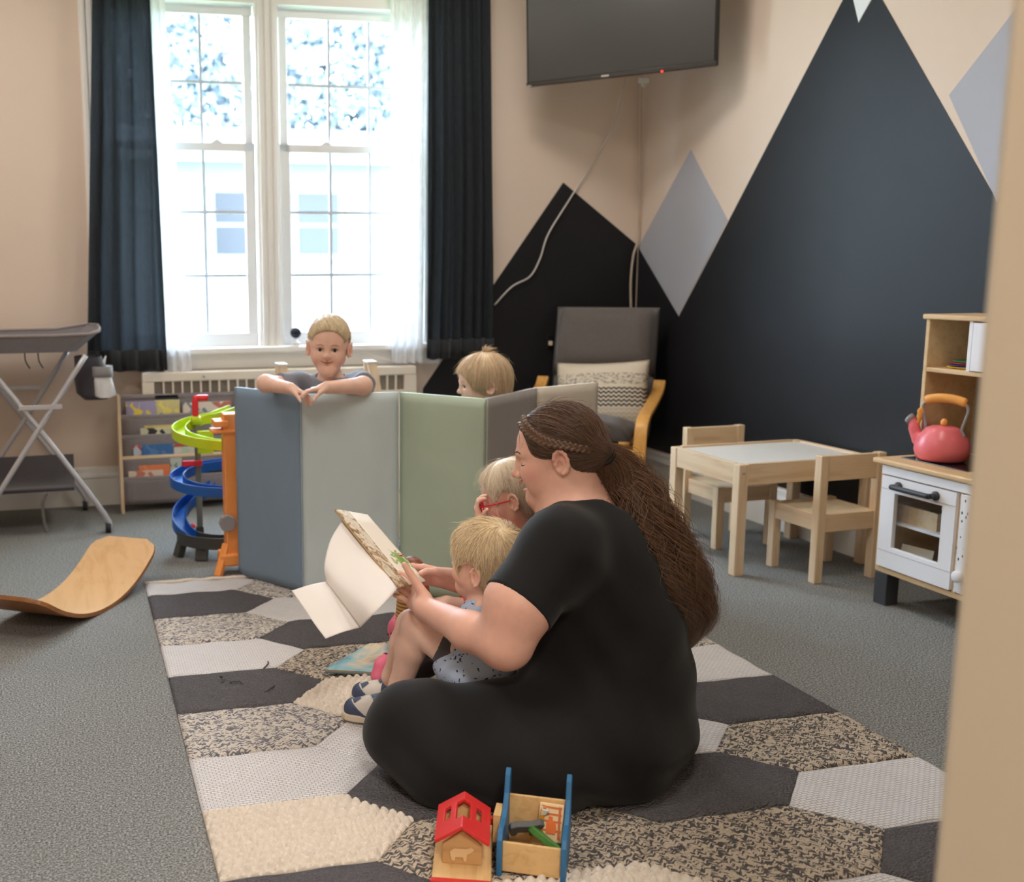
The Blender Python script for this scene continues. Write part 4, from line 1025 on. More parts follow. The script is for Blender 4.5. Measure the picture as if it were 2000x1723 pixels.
for ci, (la, ls, rs_, ra) in enumerate(COLS):
    off = 3.825 if ci % 2 == 0 else 3.6875
    for k, kd_ in KIND[ci].items():
        t1, t0 = off-PIT*k, off-PIT*(k+1)
        t1c, t0c = min(t1, RUGY1), max(t0, RUGY0)
        if t1c-t0c < 0.03: continue
        mid_ = (t0+t1)/2; poly = []
        if la is None: poly += [(ls, t1c), (ls, t0c)]
        else: poly += [(ls, t1c), (la, mid_), (ls, t0c)] if t1c > mid_ > t0c else [(ls, t1c), (ls, t0c)]
        if ra is None: poly += [(rs_, t0c), (rs_, t1c)]
        else: poly += [(rs_, t0c), (ra, mid_), (rs_, t1c)] if t1c > mid_ > t0c else [(rs_, t0c), (rs_, t1c)]
        link_mesh(RNAME[kd_], patch_mesh(poly, kd_), RM[kd_][0], rug, True)
# rolled yarn edge at the far end of the rug
MB().tube(spline([(*skew(0.21+1.73*i/40, 3.988+0.004*math.sin(i*2.1)), 0.009+0.002*math.sin(i*3.3)) for i in range(41)], 2), 0.008, 6).build('edge_cord', R_CHUNK, rug, True)
for i, (x, y, a) in enumerate([(0.50, 2.98, 0.6), (0.42, 2.86, 2.0), (0.47, 2.80, 0.2), (0.36, 2.90, 1.0), (1.92, 2.95, 1.2)]):
    MB().tube(spline([(x, y, 0.012), (x+0.02*math.cos(a), y+0.02*math.sin(a), 0.022), (x+0.045*math.cos(a+0.5), y+0.045*math.sin(a+0.5), 0.017)], 3), 0.0025, 5).build('loose_yarn', R_DARK if i < 4 else R_CHUNK, rug, True)

# ================================================================== TOY BARN
M_TOYWOOD = wood('toy_beech', srgb(228, 190, 134), srgb(206, 162, 104), 1, 0.5)
M_TOYRED = plain('toy_red_paint', srgb(214, 52, 50), 0.35, 0.04, 12); M_TOYBLUE = plain('toy_blue_paint', srgb(50, 112, 160), 0.4, 0.05, 14)
RZ = 0.0125
bn = thing('toy_barn', 'wooden toy barn with red roof at the bottom edge', 'toy barn', (0.668, 1.752, RZ), math.atan2(-0.39, 0.92))
MB().box(-0.052, 0.063, -0.02, 0.195, 0.0, 0.026).build('base', M_TOYWOOD, bn, bevel=0.003)
MB().box(-0.054, 0.065, -0.034, -0.02, 0.0, 0.030).build('red_front_strip', M_TOYRED, bn, bevel=0.003)
MB().box(-0.054, 0.065, 0.195, 0.207, 0.0, 0.040).build('red_rear_strip', M_TOYRED, bn, bevel=0.003)
fm = MB(); fm.prism([(-0.034, 0.026), (0.044, 0.026), (0.044, 0.068), (0.005, 0.098), (-0.034, 0.068)], -0.042, -0.034, Matrix(((1,0,0,0),(0,0,-1,0),(0,1,0,0),(0,0,0,1))))
fw_ = fm.build('front_wall', wood('toy_beech_dark', srgb(206, 164, 112), srgb(186, 142, 92), 0, 0.5), bn, bevel=0.002)
# pale animal silhouette shape on the barn front
MB().prism([(-0.018, 0.034), (-0.012, 0.034), (-0.011, 0.042), (0.004, 0.042), (0.005, 0.034), (0.011, 0.034), (0.012, 0.048), (0.022, 0.054), (0.026, 0.060), (0.020, 0.064), (0.010, 0.060), (-0.014, 0.060), (-0.022, 0.054), (-0.021, 0.044)], 0.0, 0.003,
           Matrix.Translation((0.003, 0.0338, 0)) @ Matrix(((1,0,0,0),(0,0,-1,0),(0,1,0,0),(0,0,0,1)))).build('animal_shape', wood('toy_pale', srgb(232, 200, 152), srgb(214, 178, 126), 0), fw_, bevel=0.001)
MB().prism([(-0.034, 0.026), (0.044, 0.026), (0.044, 0.068), (0.005, 0.098), (-0.034, 0.068)], -0.150, -0.142, Matrix(((1,0,0,0),(0,0,-1,0),(0,1,0,0),(0,0,0,1)))).build('rear_wall', M_TOYWOOD, bn, bevel=0.002)
def roof_half(sgn):
    # panel in (s along slope 0..0.058, y 0.02..0.165) with two window cut-outs, then folded down
    hole1 = (0.0, 0.0065, 0.07, 0.125); hole2 = (0.024, 0.036, 0.062, 0.112)
    ss = [-0.004, 0.0135, 0.027, 0.041, 0.060]; ys = [0.018, 0.062, 0.078, 0.112, 0.128, 0.160]
    m = MB(); keep = set()
    for i in range(4):
        for j in range(5):
            if (i == 0 and j in (2, 3)) or (i == 0 and j == 1) or (i == 2 and j in (2, 3)): continue
            keep.add((i, j))
    sl = math.atan2(0.030, 0.048); th = 0.007
    def pt(s, y, o): 
        x = s*math.cos(sl)-o*-math.sin(sl)*0; return Vector((0.005+sgn*(s*math.cos(sl)+o*math.sin(sl)), y, 0.108-s*math.sin(sl)+o*math.cos(sl)))
    idx = {}; vs = []
    def vid(i, j, o):
        if (i, j, o) not in idx: idx[(i, j, o)] = len(vs); vs.append(pt(ss[i], ys[j], o*th))
        return idx[(i, j, o)]
    fs = []
    for (i, j) in keep:
        fs.append((vid(i, j, 1), vid(i+1, j, 1), vid(i+1, j+1, 1), vid(i, j+1, 1))); fs.append((vid(i, j+1, 0), vid(i+1, j+1, 0), vid(i+1, j, 0), vid(i, j, 0)))
        for (di, dj, a, b_) in ((-1, 0, (i, j), (i, j+1)), (1, 0, (i+1, j), (i+1, j+1)), (0, -1, (i, j), (i+1, j)), (0, 1, (i, j+1), (i+1, j+1))):
            if (i+di, j+dj) not in keep: fs.append((vid(*a, 0), vid(*b_, 0), vid(*b_, 1), vid(*a, 1)))
    return m.add(vs, fs).build('roof_half', M_TOYRED, bn, bevel=0.0012, seg=2)
roof_half(-1); roof_half(1)

# ================================================================== TOY ARK CART with animals
ck = thing('toy_ark', 'open wooden toy box with tall blue curved sides', 'toy box', (0.757, 1.775, RZ), math.atan2(-0.5, 0.866))
SIDEP = [(-0.012, 0.0), (0.14, 0.0), (0.145, 0.155), (0.135, 0.160), (0.120, 0.150), (0.105, 0.118), (0.085, 0.098), (0.060, 0.088), (0.02, 0.088), (0.003, 0.086), (-0.008, 0.074), (-0.013, 0.04)]
sp2 = SIDEP
MS = Matrix(((0,0,1,0),(1,0,0,0),(0,1,0,0),(0,0,0,1)))
for x in (0.0, 0.125):
    MB().prism(sp2, x, x+0.011, MS).build('side', M_TOYBLUE, ck, bevel=0.0025, seg=3)
MB().box(0.011, 0.125, 0.0, 0.007, 0.006, 0.068).build('front_board', M_TOYWOOD, ck, bevel=0.001)
MB().box(0.011, 0.125, 0.112, 0.119, 0.006, 0.112).build('rear_board', M_TOYWOOD, ck, bevel=0.001)
MB().box(0.011, 0.125, 0.007, 0.112, 0.004, 0.012).build('floor_board', M_TOYWOOD, ck)
MB().box(-0.016, -0.001, 0.06, 0.112, 0.03, 0.090).build('ramp_block', M_TOYWOOD, ck, bevel=0.001)
ckM = Matrix.Translation(ck.location) @ Matrix.Rotation(ck.rotation_euler[2], 4, 'Z')
def toy(name, label, cat, poly, th, mat, pos, rot, extras=()):
    """flat-cut wooden animal: outline extruded to a chunky slab"""
    t = thing(name, label, cat, ckM @ Vector(pos), group='wooden animals in the toy ark')
    t.rotation_euler = (rot[0], rot[1], rot[2]+ck.rotation_euler[2])
    MB().prism(poly, -th/2, th/2, Matrix(((1,0,0,0),(0,0,-1,0),(0,1,0,0),(0,0,0,1)))).build('body', mat, t, bevel=0.002, seg=2)
    for nm, pl_, mt in extras:
        MB().prism(pl_, -th/2-0.0012, th/2+0.0012, Matrix(((1,0,0,0),(0,0,-1,0),(0,1,0,0),(0,0,0,1)))).build(nm, mt, t)
    return t
W4 = [(-0.028, 0), (-0.018, 0), (-0.015, 0.014), (0.008, 0.014), (0.010, 0), (0.020, 0), (0.022, 0.022), (0.034, 0.030), (0.036, 0.042), (0.026, 0.048), (0.012, 0.040), (-0.020, 0.040), (-0.032, 0.034), (-0.034, 0.018)]
M_TGREY = plain('toy_grey', srgb(96, 96, 96), 0.6, 0.15, 30); M_TDARK = plain('toy_dark_grey', srgb(54, 54, 56), 0.6); M_TGREEN = plain('toy_green', srgb(74, 128, 56), 0.5, 0.12, 40)
toy('toy_animal', 'largest grey wooden animal in the toy ark', 'toy animal', [(x*1.0, y*1.05) for x, y in W4], 0.014, M_TGREY, (0.045, 0.080, 0.048), (0.62, 0.0, 0.30))
toy('toy_animal', 'dark grey wooden animal lying under the larger grey one', 'toy animal', [(x*0.85, y*0.85) for x, y in W4], 0.012, M_TDARK, (0.046, 0.050, 0.022), (0.9, 0.1, 0.2))
CROC = [(-0.045, 0.0), (-0.03, 0.006), (-0.01, 0.003), (0.02, 0.005), (0.05, 0.0), (0.047, 0.008), (0.03, 0.014), (0.02, 0.019), (0.0, 0.020), (-0.012, 0.024), (-0.03, 0.020), (-0.045, 0.012)]
toy('toy_crocodile', 'green wooden crocodile lying across the toy ark', 'toy animal', CROC, 0.014, M_TGREEN, (0.090, 0.050, 0.062), (1.1, 0.15, -0.75))
toy('toy_animal', 'small blue grey wooden animal near the front board', 'toy animal', [(x*0.7, y*0.7) for x, y in W4], 0.012, plain('toy_blue_grey', srgb(86, 88, 106), 0.5, 0.3, 120), (0.076, 0.040, 0.044), (1.25, 0.0, 0.1))
GIR = [(-0.012, 0), (-0.006, 0), (-0.004, 0.015), (0.006, 0.015), (0.008, 0), (0.014, 0), (0.014, 0.03), (0.018, 0.055), (0.026, 0.060), (0.024, 0.068), (0.012, 0.070), (0.004, 0.035), (-0.012, 0.028)]
M_TYEL = plain('toy_yellow', srgb(226, 160, 50), 0.5, 0.1, 40); M_TWH = plain('toy_white', srgb(226, 216, 200), 0.5)
toy('toy_animal', 'yellow wooden animal with white and black head against the rear board', 'toy animal', GIR, 0.013, M_TYEL, (0.066, 0.096, 0.030), (0.05, 0, 0.2),
    [('head_patch', [(0.010, 0.058), (0.026, 0.060), (0.024, 0.068), (0.012, 0.070)], M_TWH), ('nose', [(0.021, 0.059), (0.026, 0.060), (0.025, 0.065), (0.021, 0.064)], M_BLACK)])
# tall plaque with a printed ladder and an orange animal
pq = thing('wooden_plaque', 'pale wooden plaque with orange ladder print leaning in the toy ark', 'plaque', ckM @ Vector((0.097, 0.080, 0.036)), group='wooden animals in the toy ark')
pq.rotation_euler = (math.radians(-22), 0, ck.rotation_euler[2]-0.06)
MB().box(-0.025, 0.025, -0.004, 0.004, 0, 0.075).build('board', plain('plaque_wood', srgb(240, 214, 170), 0.5), pq, bevel=0.002)
M_PRO = plain('print_orange', srgb(214, 118, 66), 0.5)
for x in (-0.017, 0.017): MB().box(x-0.0025, x+0.0025, -0.0046, -0.004, 0.006, 0.070).build('printed_rail', M_PRO, pq)
for z in (0.022, 0.04, 0.054, 0.067): MB().box(-0.021, 0.021, -0.0047, -0.004, z-0.002, z+0.002).build('printed_rung', M_PRO, pq)
MB().prism([(-0.008, 0.016), (0.010, 0.016), (0.012, 0.026), (0.010, 0.038), (0.004, 0.042), (0.003, 0.050), (-0.004, 0.050), (-0.005, 0.042), (-0.009, 0.036)], 0.004, 0.0065, Matrix(((1,0,0,0),(0,0,-1,0),(0,1,0,0),(0,0,0,1)))).build('orange_animal', plain('print_bright_orange', srgb(236, 122, 60), 0.5), pq)

# ================================================================== BOOK ON THE RUG
def sky_cover():
    t = NT('painted_cover'); v = t.coord((4, 6, 4)); n = t.noise(v, 1.9, 4, 0.6, 0.6)
    c = t.ramp(n, [(0.32, srgb(92, 150, 172)), (0.48, srgb(150, 192, 204)), (0.58, srgb(226, 206, 178)), (0.72, srgb(120, 140, 160))])
    return t.done(t.principled(c, 0.3).outputs[0])
fb = thing('picture_book', 'pale blue painted picture book lying on the rug against a pink clog', 'book', (0, 0, 0))
q = [Vector((0.6630, 2.8780, 0.0220)), Vector((0.8010, 2.8180, 0.0220)), Vector((0.9450, 2.9200, 0.0600)), Vector((0.8270, 2.9540, 0.0600))]
def slab(q, z0, z1, ins=0.0):
    c = sum(q, Vector())/4; n = (q[1]-q[0]).cross(q[3]-q[0]).normalized(); q2 = [p+(c-p).normalized()*ins for p in q]
    vs = [p+n*z0 for p in q2]+[p+n*z1 for p in q2]
    return MB().add(vs, [(3,2,1,0),(4,5,6,7),(0,1,5,4),(1,2,6,5),(2,3,7,6),(3,0,4,7)])
slab(q, -0.002, 0.0).build('back_cover', plain('blue_board', srgb(120, 170, 190), 0.4), fb)
slab(q, 0.0, 0.008, 0.004).build('pages', plain('page_edges', srgb(206, 188, 162), 0.8), fb)
slab(q, 0.008, 0.0105).build('front_cover', sky_cover(), fb, bevel=0.0006)

# ================================================================== BOOK HELD OPEN
M_PAPER = plain('paper_white', srgb(236, 230, 226), 0.7, 0.015, 6)
rb = thing('open_book', 'open picture book held in the seated woman\'s hands', 'book', (0, 0, 0))
s0 = Vector((0.6550, 2.6770, 0.5630)); s1 = Vector((0.7520, 2.4170, 0.4130))      # outer (rear) edge of the spread, top and bottom
e0 = Vector((0.7670, 2.7560, 0.5220)); e1 = Vector((0.8560, 2.5110, 0.3920))      # reading-side edge
def lerp(a, b_, t): return a+(b_-a)*t
bn_ = (s1-s0).cross(e0-s0).normalized()
if bn_.z < 0: bn_ = -bn_
# board under the spread
def sheet(a0, a1, b0, b1, lift, bow, nm, mat, th, nu=14):
    rows = []
    for i in range(nu+1):
        u = i/nu; o = bn_*(lift+bow*math.sin(PI*u)**1.0)
        rows.append([lerp(lerp(a0, b0, u), lerp(a1, b1, u), k/6)+o for k in range(7)])
    return MB().grid(rows).build(nm, mat, rb, True, solid=th)
sheet(s0, s1, lerp(s0, e0, 0.5), lerp(s1, e1, 0.5), -0.004, 0.0, 'cover_board', plain('tan_cover', srgb(190, 158, 112), 0.5), 0.004)
sheet(lerp(s0, e0, 0.5), lerp(s1, e1, 0.5), e0, e1, -0.004, 0.0, 'cover_board', plain('tan_cover_two', srgb(190, 158, 112), 0.5), 0.004)
def bark_page():
    t = NT('printed_page_brown'); n = t.noise(t.coord((14, 14, 5)), 2.5, 4, 0.6, 1.0)
    c = t.ramp(n, [(0.36, srgb(134, 104, 72)), (0.46, srgb(180, 152, 116)), (0.54, srgb(226, 212, 192)), (0.7, srgb(190, 180, 150))])
    return t.done(t.principled(c, 0.6).outputs[0])
def leaf_page():
    t = NT('printed_page_green'); tc = t.n('ShaderNodeTexCoord')
    c0 = lerp(lerp(s0, e0, 0.80), lerp(s1, e1, 0.80), 0.70)
    mp = t.n('ShaderNodeMapping'); mp.inputs['Location'].default_value = tuple(-c0); t.l(tc.outputs['Object'], mp.inputs[0])
    ln = t.n('ShaderNodeVectorMath', operation='LENGTH'); t.l(mp.outputs[0], ln.inputs[0])
    n = t.noise(t.coord((60, 60, 60)), 1.0, 3)
    ad = t.n('ShaderNodeMath', operation='MULTIPLY_ADD'); t.l(n, ad.inputs[0]); ad.inputs[1].default_value = 0.09; t.l(ln.outputs['Value'], ad.inputs[2])
    c = t.ramp(ad.outputs[0], [(0.050, srgb(120, 150, 70)), (0.072, srgb(150, 172, 100)), (0.080, srgb(236, 224, 208))])
    return t.done(t.principled(c, 0.6).outputs[0])
mid0, mid1 = lerp(s0, e0, 0.40), lerp(s1, e1, 0.36)
sheet(s0, s1, mid0, mid1, 0.0, 0.0, 'left_page', bark_page(), 0.003)
sheet(mid0, mid1, e0, e1, 0.0, 0.0, 'right_page', leaf_page(), 0.003)
ap = lerp(lerp(s0, e0, 0.90), lerp(s1, e1, 0.90), 0.62)+bn_*0.0025
MB().ball(ap, (0.008, 0.008, 0.0012), 12, 6, Matrix(((1,0,0),(0,1,0),(0,0,1))).to_4x4()).build('printed_red_spot', plain('print_red', srgb(200, 60, 60), 0.5), rb, True)
# loose paper jacket bulging from the rear edge, with its flap hanging
rows = []
ctrl = [ # four lines from the hinge outwards, each from the top to the bottom of the book
 [(0.6680, 2.6580, 0.5340), (0.6960, 2.5920, 0.4950), (0.7240, 2.5040, 0.4540), (0.7470, 2.4080, 0.4130)],
 [(0.6240, 2.6110, 0.4950), (0.6490, 2.5470, 0.4620), (0.6810, 2.4480, 0.4260), (0.7020, 2.3640, 0.3950)],
 [(0.5940, 2.5580, 0.4430), (0.6110, 2.4970, 0.4180), (0.6420, 2.4210, 0.3880), (0.6660, 2.3580, 0.3650)],
 [(0.5940, 2.5410, 0.4050), (0.6100, 2.5020, 0.3820), (0.6340, 2.4580, 0.3460), (0.6550, 2.4260, 0.3130)]]
hl = [spline(l_, 6) for l_ in ctrl]
for k in range(len(hl[0])): rows.append(spline([hl[i][k] for i in range(4)], 6))
MB().grid(rows).build('paper_jacket', M_PAPER, rb, True, solid=0.0012)
ctrl = [[(0.5940, 2.5410, 0.4050), (0.6100, 2.5020, 0.3820), (0.6340, 2.4580, 0.3460), (0.6550, 2.4260, 0.3130)],
        [(0.5440, 2.5130, 0.4080), (0.5620, 2.4610, 0.3770), (0.5850, 2.4180, 0.3410), (0.6030, 2.3880, 0.3200)],
        [(0.4960, 2.5030, 0.4000), (0.5150, 2.4510, 0.3700), (0.5350, 2.4090, 0.3370), (0.5540, 2.3790, 0.3100)]]
hl = [spline(l_, 6) for l_ in ctrl]; rows = []
for k in range(len(hl[0])): rows.append(spline([hl[i][k] for i in range(3)], 6))
MB().grid(rows).build('jacket_flap', M_PAPER, rb, True, solid=0.0012)

# ================================================================== SIGNED-DISTANCE MODELLER for bodies and clothes
def npv(p): return np.array([p[0], p[1], p[2]], np.float32)
class SDF:
    def __init__(s): s.p = []
    def add(s, prims): s.p += prims; return s
    def c(s, a, b, ra, rb=None, k=0.02, op='u', clip=None):
        s.p.append(dict(t='c', a=npv(a), b=npv(b), ra=ra, rb=ra if rb is None else rb, k=k, op=op, clip=clip)); return s
    def chain(s, pts, rs, k=0.02, op='u'):
        for i in range(len(pts)-1): s.c(pts[i], pts[i+1], rs[i], rs[i+1], k, op)
        return s
    def e(s, c, r, k=0.02, op='u', R=None, clip=None):
        r = (r, r, r) if isinstance(r, (int, float)) else r
        s.p.append(dict(t='e', c=npv(c), r=np.array(r, np.float32), k=k, op=op, R=None if R is None else np.array(R, np.float32), clip=clip)); return s
    @staticmethod
    def d1(q, P):
        if q['t'] == 'c':
            ba = q['b']-q['a']; pa = P-q['a']; L = max(float(ba @ ba), 1e-12)
            t = np.clip(pa @ ba/L, 0, 1); d = np.linalg.norm(pa-t[:, None]*ba, axis=1)-(q['ra']+(q['rb']-q['ra'])*t)
        else:
            v = P-q['c']
            if q['R'] is not None: v = v @ q['R']
            k0 = np.linalg.norm(v/q['r'], axis=1); k1 = np.linalg.norm(v/(q['r']**2), axis=1)
            d = np.where(k0 < 1e-6, -q['r'].min(), k0*(k0-1)/np.maximum(k1, 1e-9))
        if q.get('clip') is not None:
            for (co, no) in (q['clip'] if isinstance(q['clip'], list) else [q['clip']]): d = np.maximum(d, (P-npv(co)) @ npv(no))
        return d.astype(np.float32)
    @staticmethod
    def comb(d, dp, k, op):
        if op == 'u':
            h = np.clip(0.5+0.5*(dp-d)/k, 0, 1); return dp+(d-dp)*h-k*h*(1-h)
        if op == 's':
            dp = -dp
        h = np.clip(0.5-0.5*(dp-d)/k, 0, 1); return dp+(d-dp)*h+k*h*(1-h)
    def ev(s, P):
        P = np.asarray(P, np.float32); d = np.full(len(P), 1.0, np.float32)
        for q in s.p: d = s.comb(d, s.d1(q, P), q['k'], q['op'])
        return d
    def grad(s, P, e=0.002):
        g = np.zeros_like(P)
        for i in range(3):
            o = np.zeros(3, np.float32); o[i] = e; g[:, i] = s.ev(P+o)-s.ev(P-o)
        return g/np.maximum(np.linalg.norm(g, axis=1, keepdims=True), 1e-9)
    def mesh(s, h, name, disp=None, n=8, cull=1.2):
        lo = np.full(3, 1e9); hi = -lo
        for q in s.p:
            if q['op'] != 'u': continue
            if q['t'] == 'c':
                r = max(q['ra'], q['rb'])+0.02; pts = [q['a']-r, q['b']-r, q['a']+r, q['b']+r]
            else:
                r = q['r'].max()+0.02; pts = [q['c']-r, q['c']+r]
            for p in pts: lo = np.minimum(lo, p); hi = np.maximum(hi, p)
        B = h*n; nb = np.ceil((hi-lo)/B).astype(int)+1; hd = B*0.87
        I, J, K = np.meshgrid(*[np.arange(v) for v in nb], indexing='ij'); bi = np.stack([I.ravel(), J.ravel(), K.ravel()], 1)
        C = (lo+(bi+0.5)*B).astype(np.float32)
        dc = np.full(len(C), 1.0, np.float32); pd = []
        for q in s.p:
            dq = s.d1(q, C); pd.append(dq); dc = s.comb(dc, dq, q['k'], q['op'])
        km = max(q['k'] for q in s.p); act = np.abs(dc) < hd*1.8+0.015+0.35*km
        bi = bi[act]; nB = len(bi); pd = [x[act] for x in pd]
        g = np.arange(n+1); gx = np.stack(np.meshgrid(g, g, g, indexing='ij'), -1).reshape(-1, 3)
        V = np.full((nB, (n+1)**3), 1.0, np.float32)
        for q, dq in zip(s.p, pd):
            m = np.where(dq < hd*1.8+0.012+(cull*q['k'] if cull < 2 else cull*km))[0]
            for ch in np.array_split(m, max(1, len(m)//1500)):
                if len(ch) == 0: continue
                P = (lo+(bi[ch][:, None, :]*n+gx[None])*h).reshape(-1, 3).astype(np.float32)
                V[ch] = s.comb(V[ch].ravel(), s.d1(q, P), q['k'], q['op']).reshape(len(ch), -1)
        if disp is not None:
            for ch in np.array_split(np.arange(nB), max(1, nB//2000)):
                P = (lo+(bi[ch][:, None, :]*n+gx[None])*h).reshape(-1, 3).astype(np.float32)
                V[ch] += disp(P).reshape(len(ch), -1)
        V = V.reshape(nB, n+1, n+1, n+1); N = (nb*n+2).astype(np.int64)
        sg = V < 0
        cs = np.zeros((nB, n, n, n), np.int8)
        for a in (0, 1):
            for b in (0, 1):
                for c in (0, 1): cs += sg[:, a:n+a, b:n+b, c:n+c]
        cell = np.argwhere((cs > 0) & (cs < 8)); b0 = cell[:, 0]; ijk = cell[:, 1:]
        acc = np.zeros((len(cell), 3)); cnt = np.zeros(len(cell))
        for ax in range(3):
            o1, o2 = [x for x in range(3) if x != ax]
            for u in (0, 1):
                for v in (0, 1):
                    p0 = ijk.copy(); p0[:, o1] += u; p0[:, o2] += v; p1 = p0.copy(); p1[:, ax] += 1
                    v0 = V[b0, p0[:, 0], p0[:, 1], p0[:, 2]]; v1 = V[b0, p1[:, 0], p1[:, 1], p1[:, 2]]
                    cr = (v0 < 0) != (v1 < 0); t = np.where(cr, v0/np.where(cr, v0-v1, 1), 0)
                    pos = p0.astype(float); pos[:, ax] += t; acc[cr] += pos[cr]; cnt[cr] += 1
        vert = lo+(bi[b0]*n+acc/cnt[:, None])*h
        gc = bi[b0]*n+ijk; gid = (gc[:, 0].astype(np.int64)*N[1]+gc[:, 1])*N[2]+gc[:, 2]
        od = np.argsort(gid); gs = gid[od]
        F = []
        st = [N[1]*N[2], N[2], 1]
        for ax in range(3):
            o1, o2 = [(1, 2), (2, 0), (0, 1)][ax]
            p1 = ijk.copy(); p1[:, ax] += 1
            v0 = V[b0, ijk[:, 0], ijk[:, 1], ijk[:, 2]]; v1 = V[b0, p1[:, 0], p1[:, 1], p1[:, 2]]
            w = np.where((v0 < 0) != (v1 < 0))[0]
            ids = np.stack([gid[w], gid[w]-st[o1], gid[w]-st[o1]-st[o2], gid[w]-st[o2]], 1)
            fl_ = v0[w] >= 0; ids[fl_] = ids[fl_][:, ::-1]
            ps = np.searchsorted(gs, ids); ps = np.minimum(ps, len(gs)-1); ok = (gs[ps] == ids).all(1)
            F.append(od[ps[ok]])
        F = np.concatenate(F)
        me = bpy.data.meshes.new(name); me.from_pydata(vert.tolist(), [], F.tolist())
        ed = np.sort(np.stack([F, np.roll(F, -1, 1)], -1).reshape(-1, 2), 1); key = ed[:, 0].astype(np.int64)*len(vert)+ed[:, 1]
        if (np.unique(key, return_counts=True)[1] == 1).any():      # close hairline cracks between blocks
            bm = bmesh.new(); bm.from_mesh(me); bmesh.ops.holes_fill(bm, edges=[e for e in bm.edges if e.is_boundary], sides=24)
            bm.to_mesh(me); bm.free()
        return me, vert.astype(np.float32)
    def face(s, H, y, z, off=0.0, x0=0.16):
        P = npv(H(x0, y, z))[None]; f = npv(H.f)[None]
        if not hasattr(s, 'near'):
            s.near = SDF(); c0 = npv(H(0.085, 0, -0.01))[None]; s.near.p = [q for q in s.p if s.d1(q, c0)[0] < 0.085]
        for _ in range(16): P = P-f*(s.near.ev(P)*0.85)[:, None]
        return Vector(P[0])+H.f*off

def frame_cols(f, l, u): return np.array([[f[0], l[0], u[0]], [f[1], l[1], u[1]], [f[2], l[2], u[2]]], np.float32)
def rot_axis(v, ax, a): return Matrix.Rotation(a, 3, Vector(ax)) @ Vector(v)

class Head:
    """head frame: x forward, y left, z up; origin between the ears"""
    def __init__(s, pos, yaw, pitch, roll, sc=1.0, zs=1.0):
        s.o = Vector(pos); s.sc = sc; s.zs = zs
        u = Vector((pos[0], pos[1], 0)).normalized(); r = Vector((u.y, -u.x, 0)); z = Vector((0, 0, 1))
        f = -r*math.cos(yaw)+u*math.sin(yaw); l = z.cross(f)
        f = rot_axis(f, l, -pitch); up = f.cross(l)
        l = rot_axis(l, f, roll); up = f.cross(l)
        s.f, s.l, s.u = f, l, up; s.R = frame_cols(f, l, up)
    def __call__(s, x, y, z): return s.o+(s.f*x+s.l*y+s.u*z*s.zs)*s.sc
    def mat(s):
        return Matrix(((s.f.x, s.l.x, s.u.x, s.o.x), (s.f.y, s.l.y, s.u.y, s.o.y), (s.f.z, s.l.z, s.u.z, s.o.z), (0, 0, 0, 1))) @ Matrix.Scale(s.sc, 4)

def adult_head(S, H):
    sc = H.sc; E = lambda c, r, k, op='u': S.e(H(*c), tuple(x*sc for x in r), k, op, H.R); Cc = lambda a, b, ra, rb, k, op='u': S.c(H(*a), H(*b), ra*sc, rb*sc, k, op)
    E((-0.012, 0, 0.040), (0.098, 0.076, 0.086), 0.01); E((0.035, 0, 0.032), (0.060, 0.066, 0.070), 0.03); E((0.042, 0, -0.020), (0.058, 0.060, 0.062), 0.03)
    Cc((0.0, 0, -0.055), (0.060, 0, -0.082), 0.040, 0.030, 0.02)
    for y in (-1, 1):
        Cc((-0.004, y*0.050, -0.050), (0.070, y*0.014, -0.088), 0.024, 0.021, 0.03)
        E((0.062, y*0.042, -0.024), (0.032, 0.027, 0.030), 0.02); Cc((0.0905, y*0.010, 0.030), (0.074, y*0.047, 0.030), 0.0105, 0.009, 0.014)
    E((0.084, 0, -0.093), (0.017, 0.020, 0.015), 0.014)
    for y in (-1, 1): E((0.099, y*0.031, 0.010), (0.015, 0.0165, 0.010), 0.012, 's')
    Cc((0.0925, 0, 0.024), (0.112, 0, -0.018), 0.0072, 0.0092, 0.012); E((0.1155, 0, -0.021), (0.0115, 0.0105, 0.0100), 0.008)
    for y in (-1, 1):
        E((0.1035, y*0.0125, -0.026), (0.0105, 0.0068, 0.0078), 0.007); E((0.1085, y*0.0062, -0.0325), (0.005, 0.0032, 0.003), 0.003, 's')
        E((0.0785, y*0.031, 0.010), (0.0135, 0.0150, 0.0118), 0.004)
        Cc((0.103, 0, -0.0465), (0.0885, y*0.0245, -0.0490), 0.0068, 0.0036, 0.006)
        Cc((0.0965, 0, -0.0655), (0.0845, y*0.0225, -0.0565), 0.0070, 0.0036, 0.006)
    for y in (-1, 1): E((0.056, y*0.046, -0.058), (0.022, 0.016, 0.020), 0.03)
    E((0.098, 0, -0.0558), (0.024, 0.0245, 0.0075), 0.003, 's')
    for y in (-1, 1):
        E((-0.010, y*0.077, -0.004), (0.0195, 0.009, 0.031), 0.006); E((-0.003, y*0.0865, -0.006), (0.0095, 0.0085, 0.0165), 0.004, 's')
        E((-0.010, y*0.0865, 0.012), (0.010, 0.006, 0.008), 0.004, 's')
        ring = [(-0.010+0.0175*math.cos(a), y*(0.082+0.004*(math.cos(a) < 0)), -0.001+0.029*math.sin(a)) for a in np.linspace(math.radians(20), math.radians(265), 9)]
        for a, b in zip(ring, ring[1:]): Cc(a, b, 0.0042, 0.0042, 0.004)
        Cc((0.004, y*0.081, -0.006), (-0.001, y*0.081, 0.004), 0.0036, 0.003, 0.004)
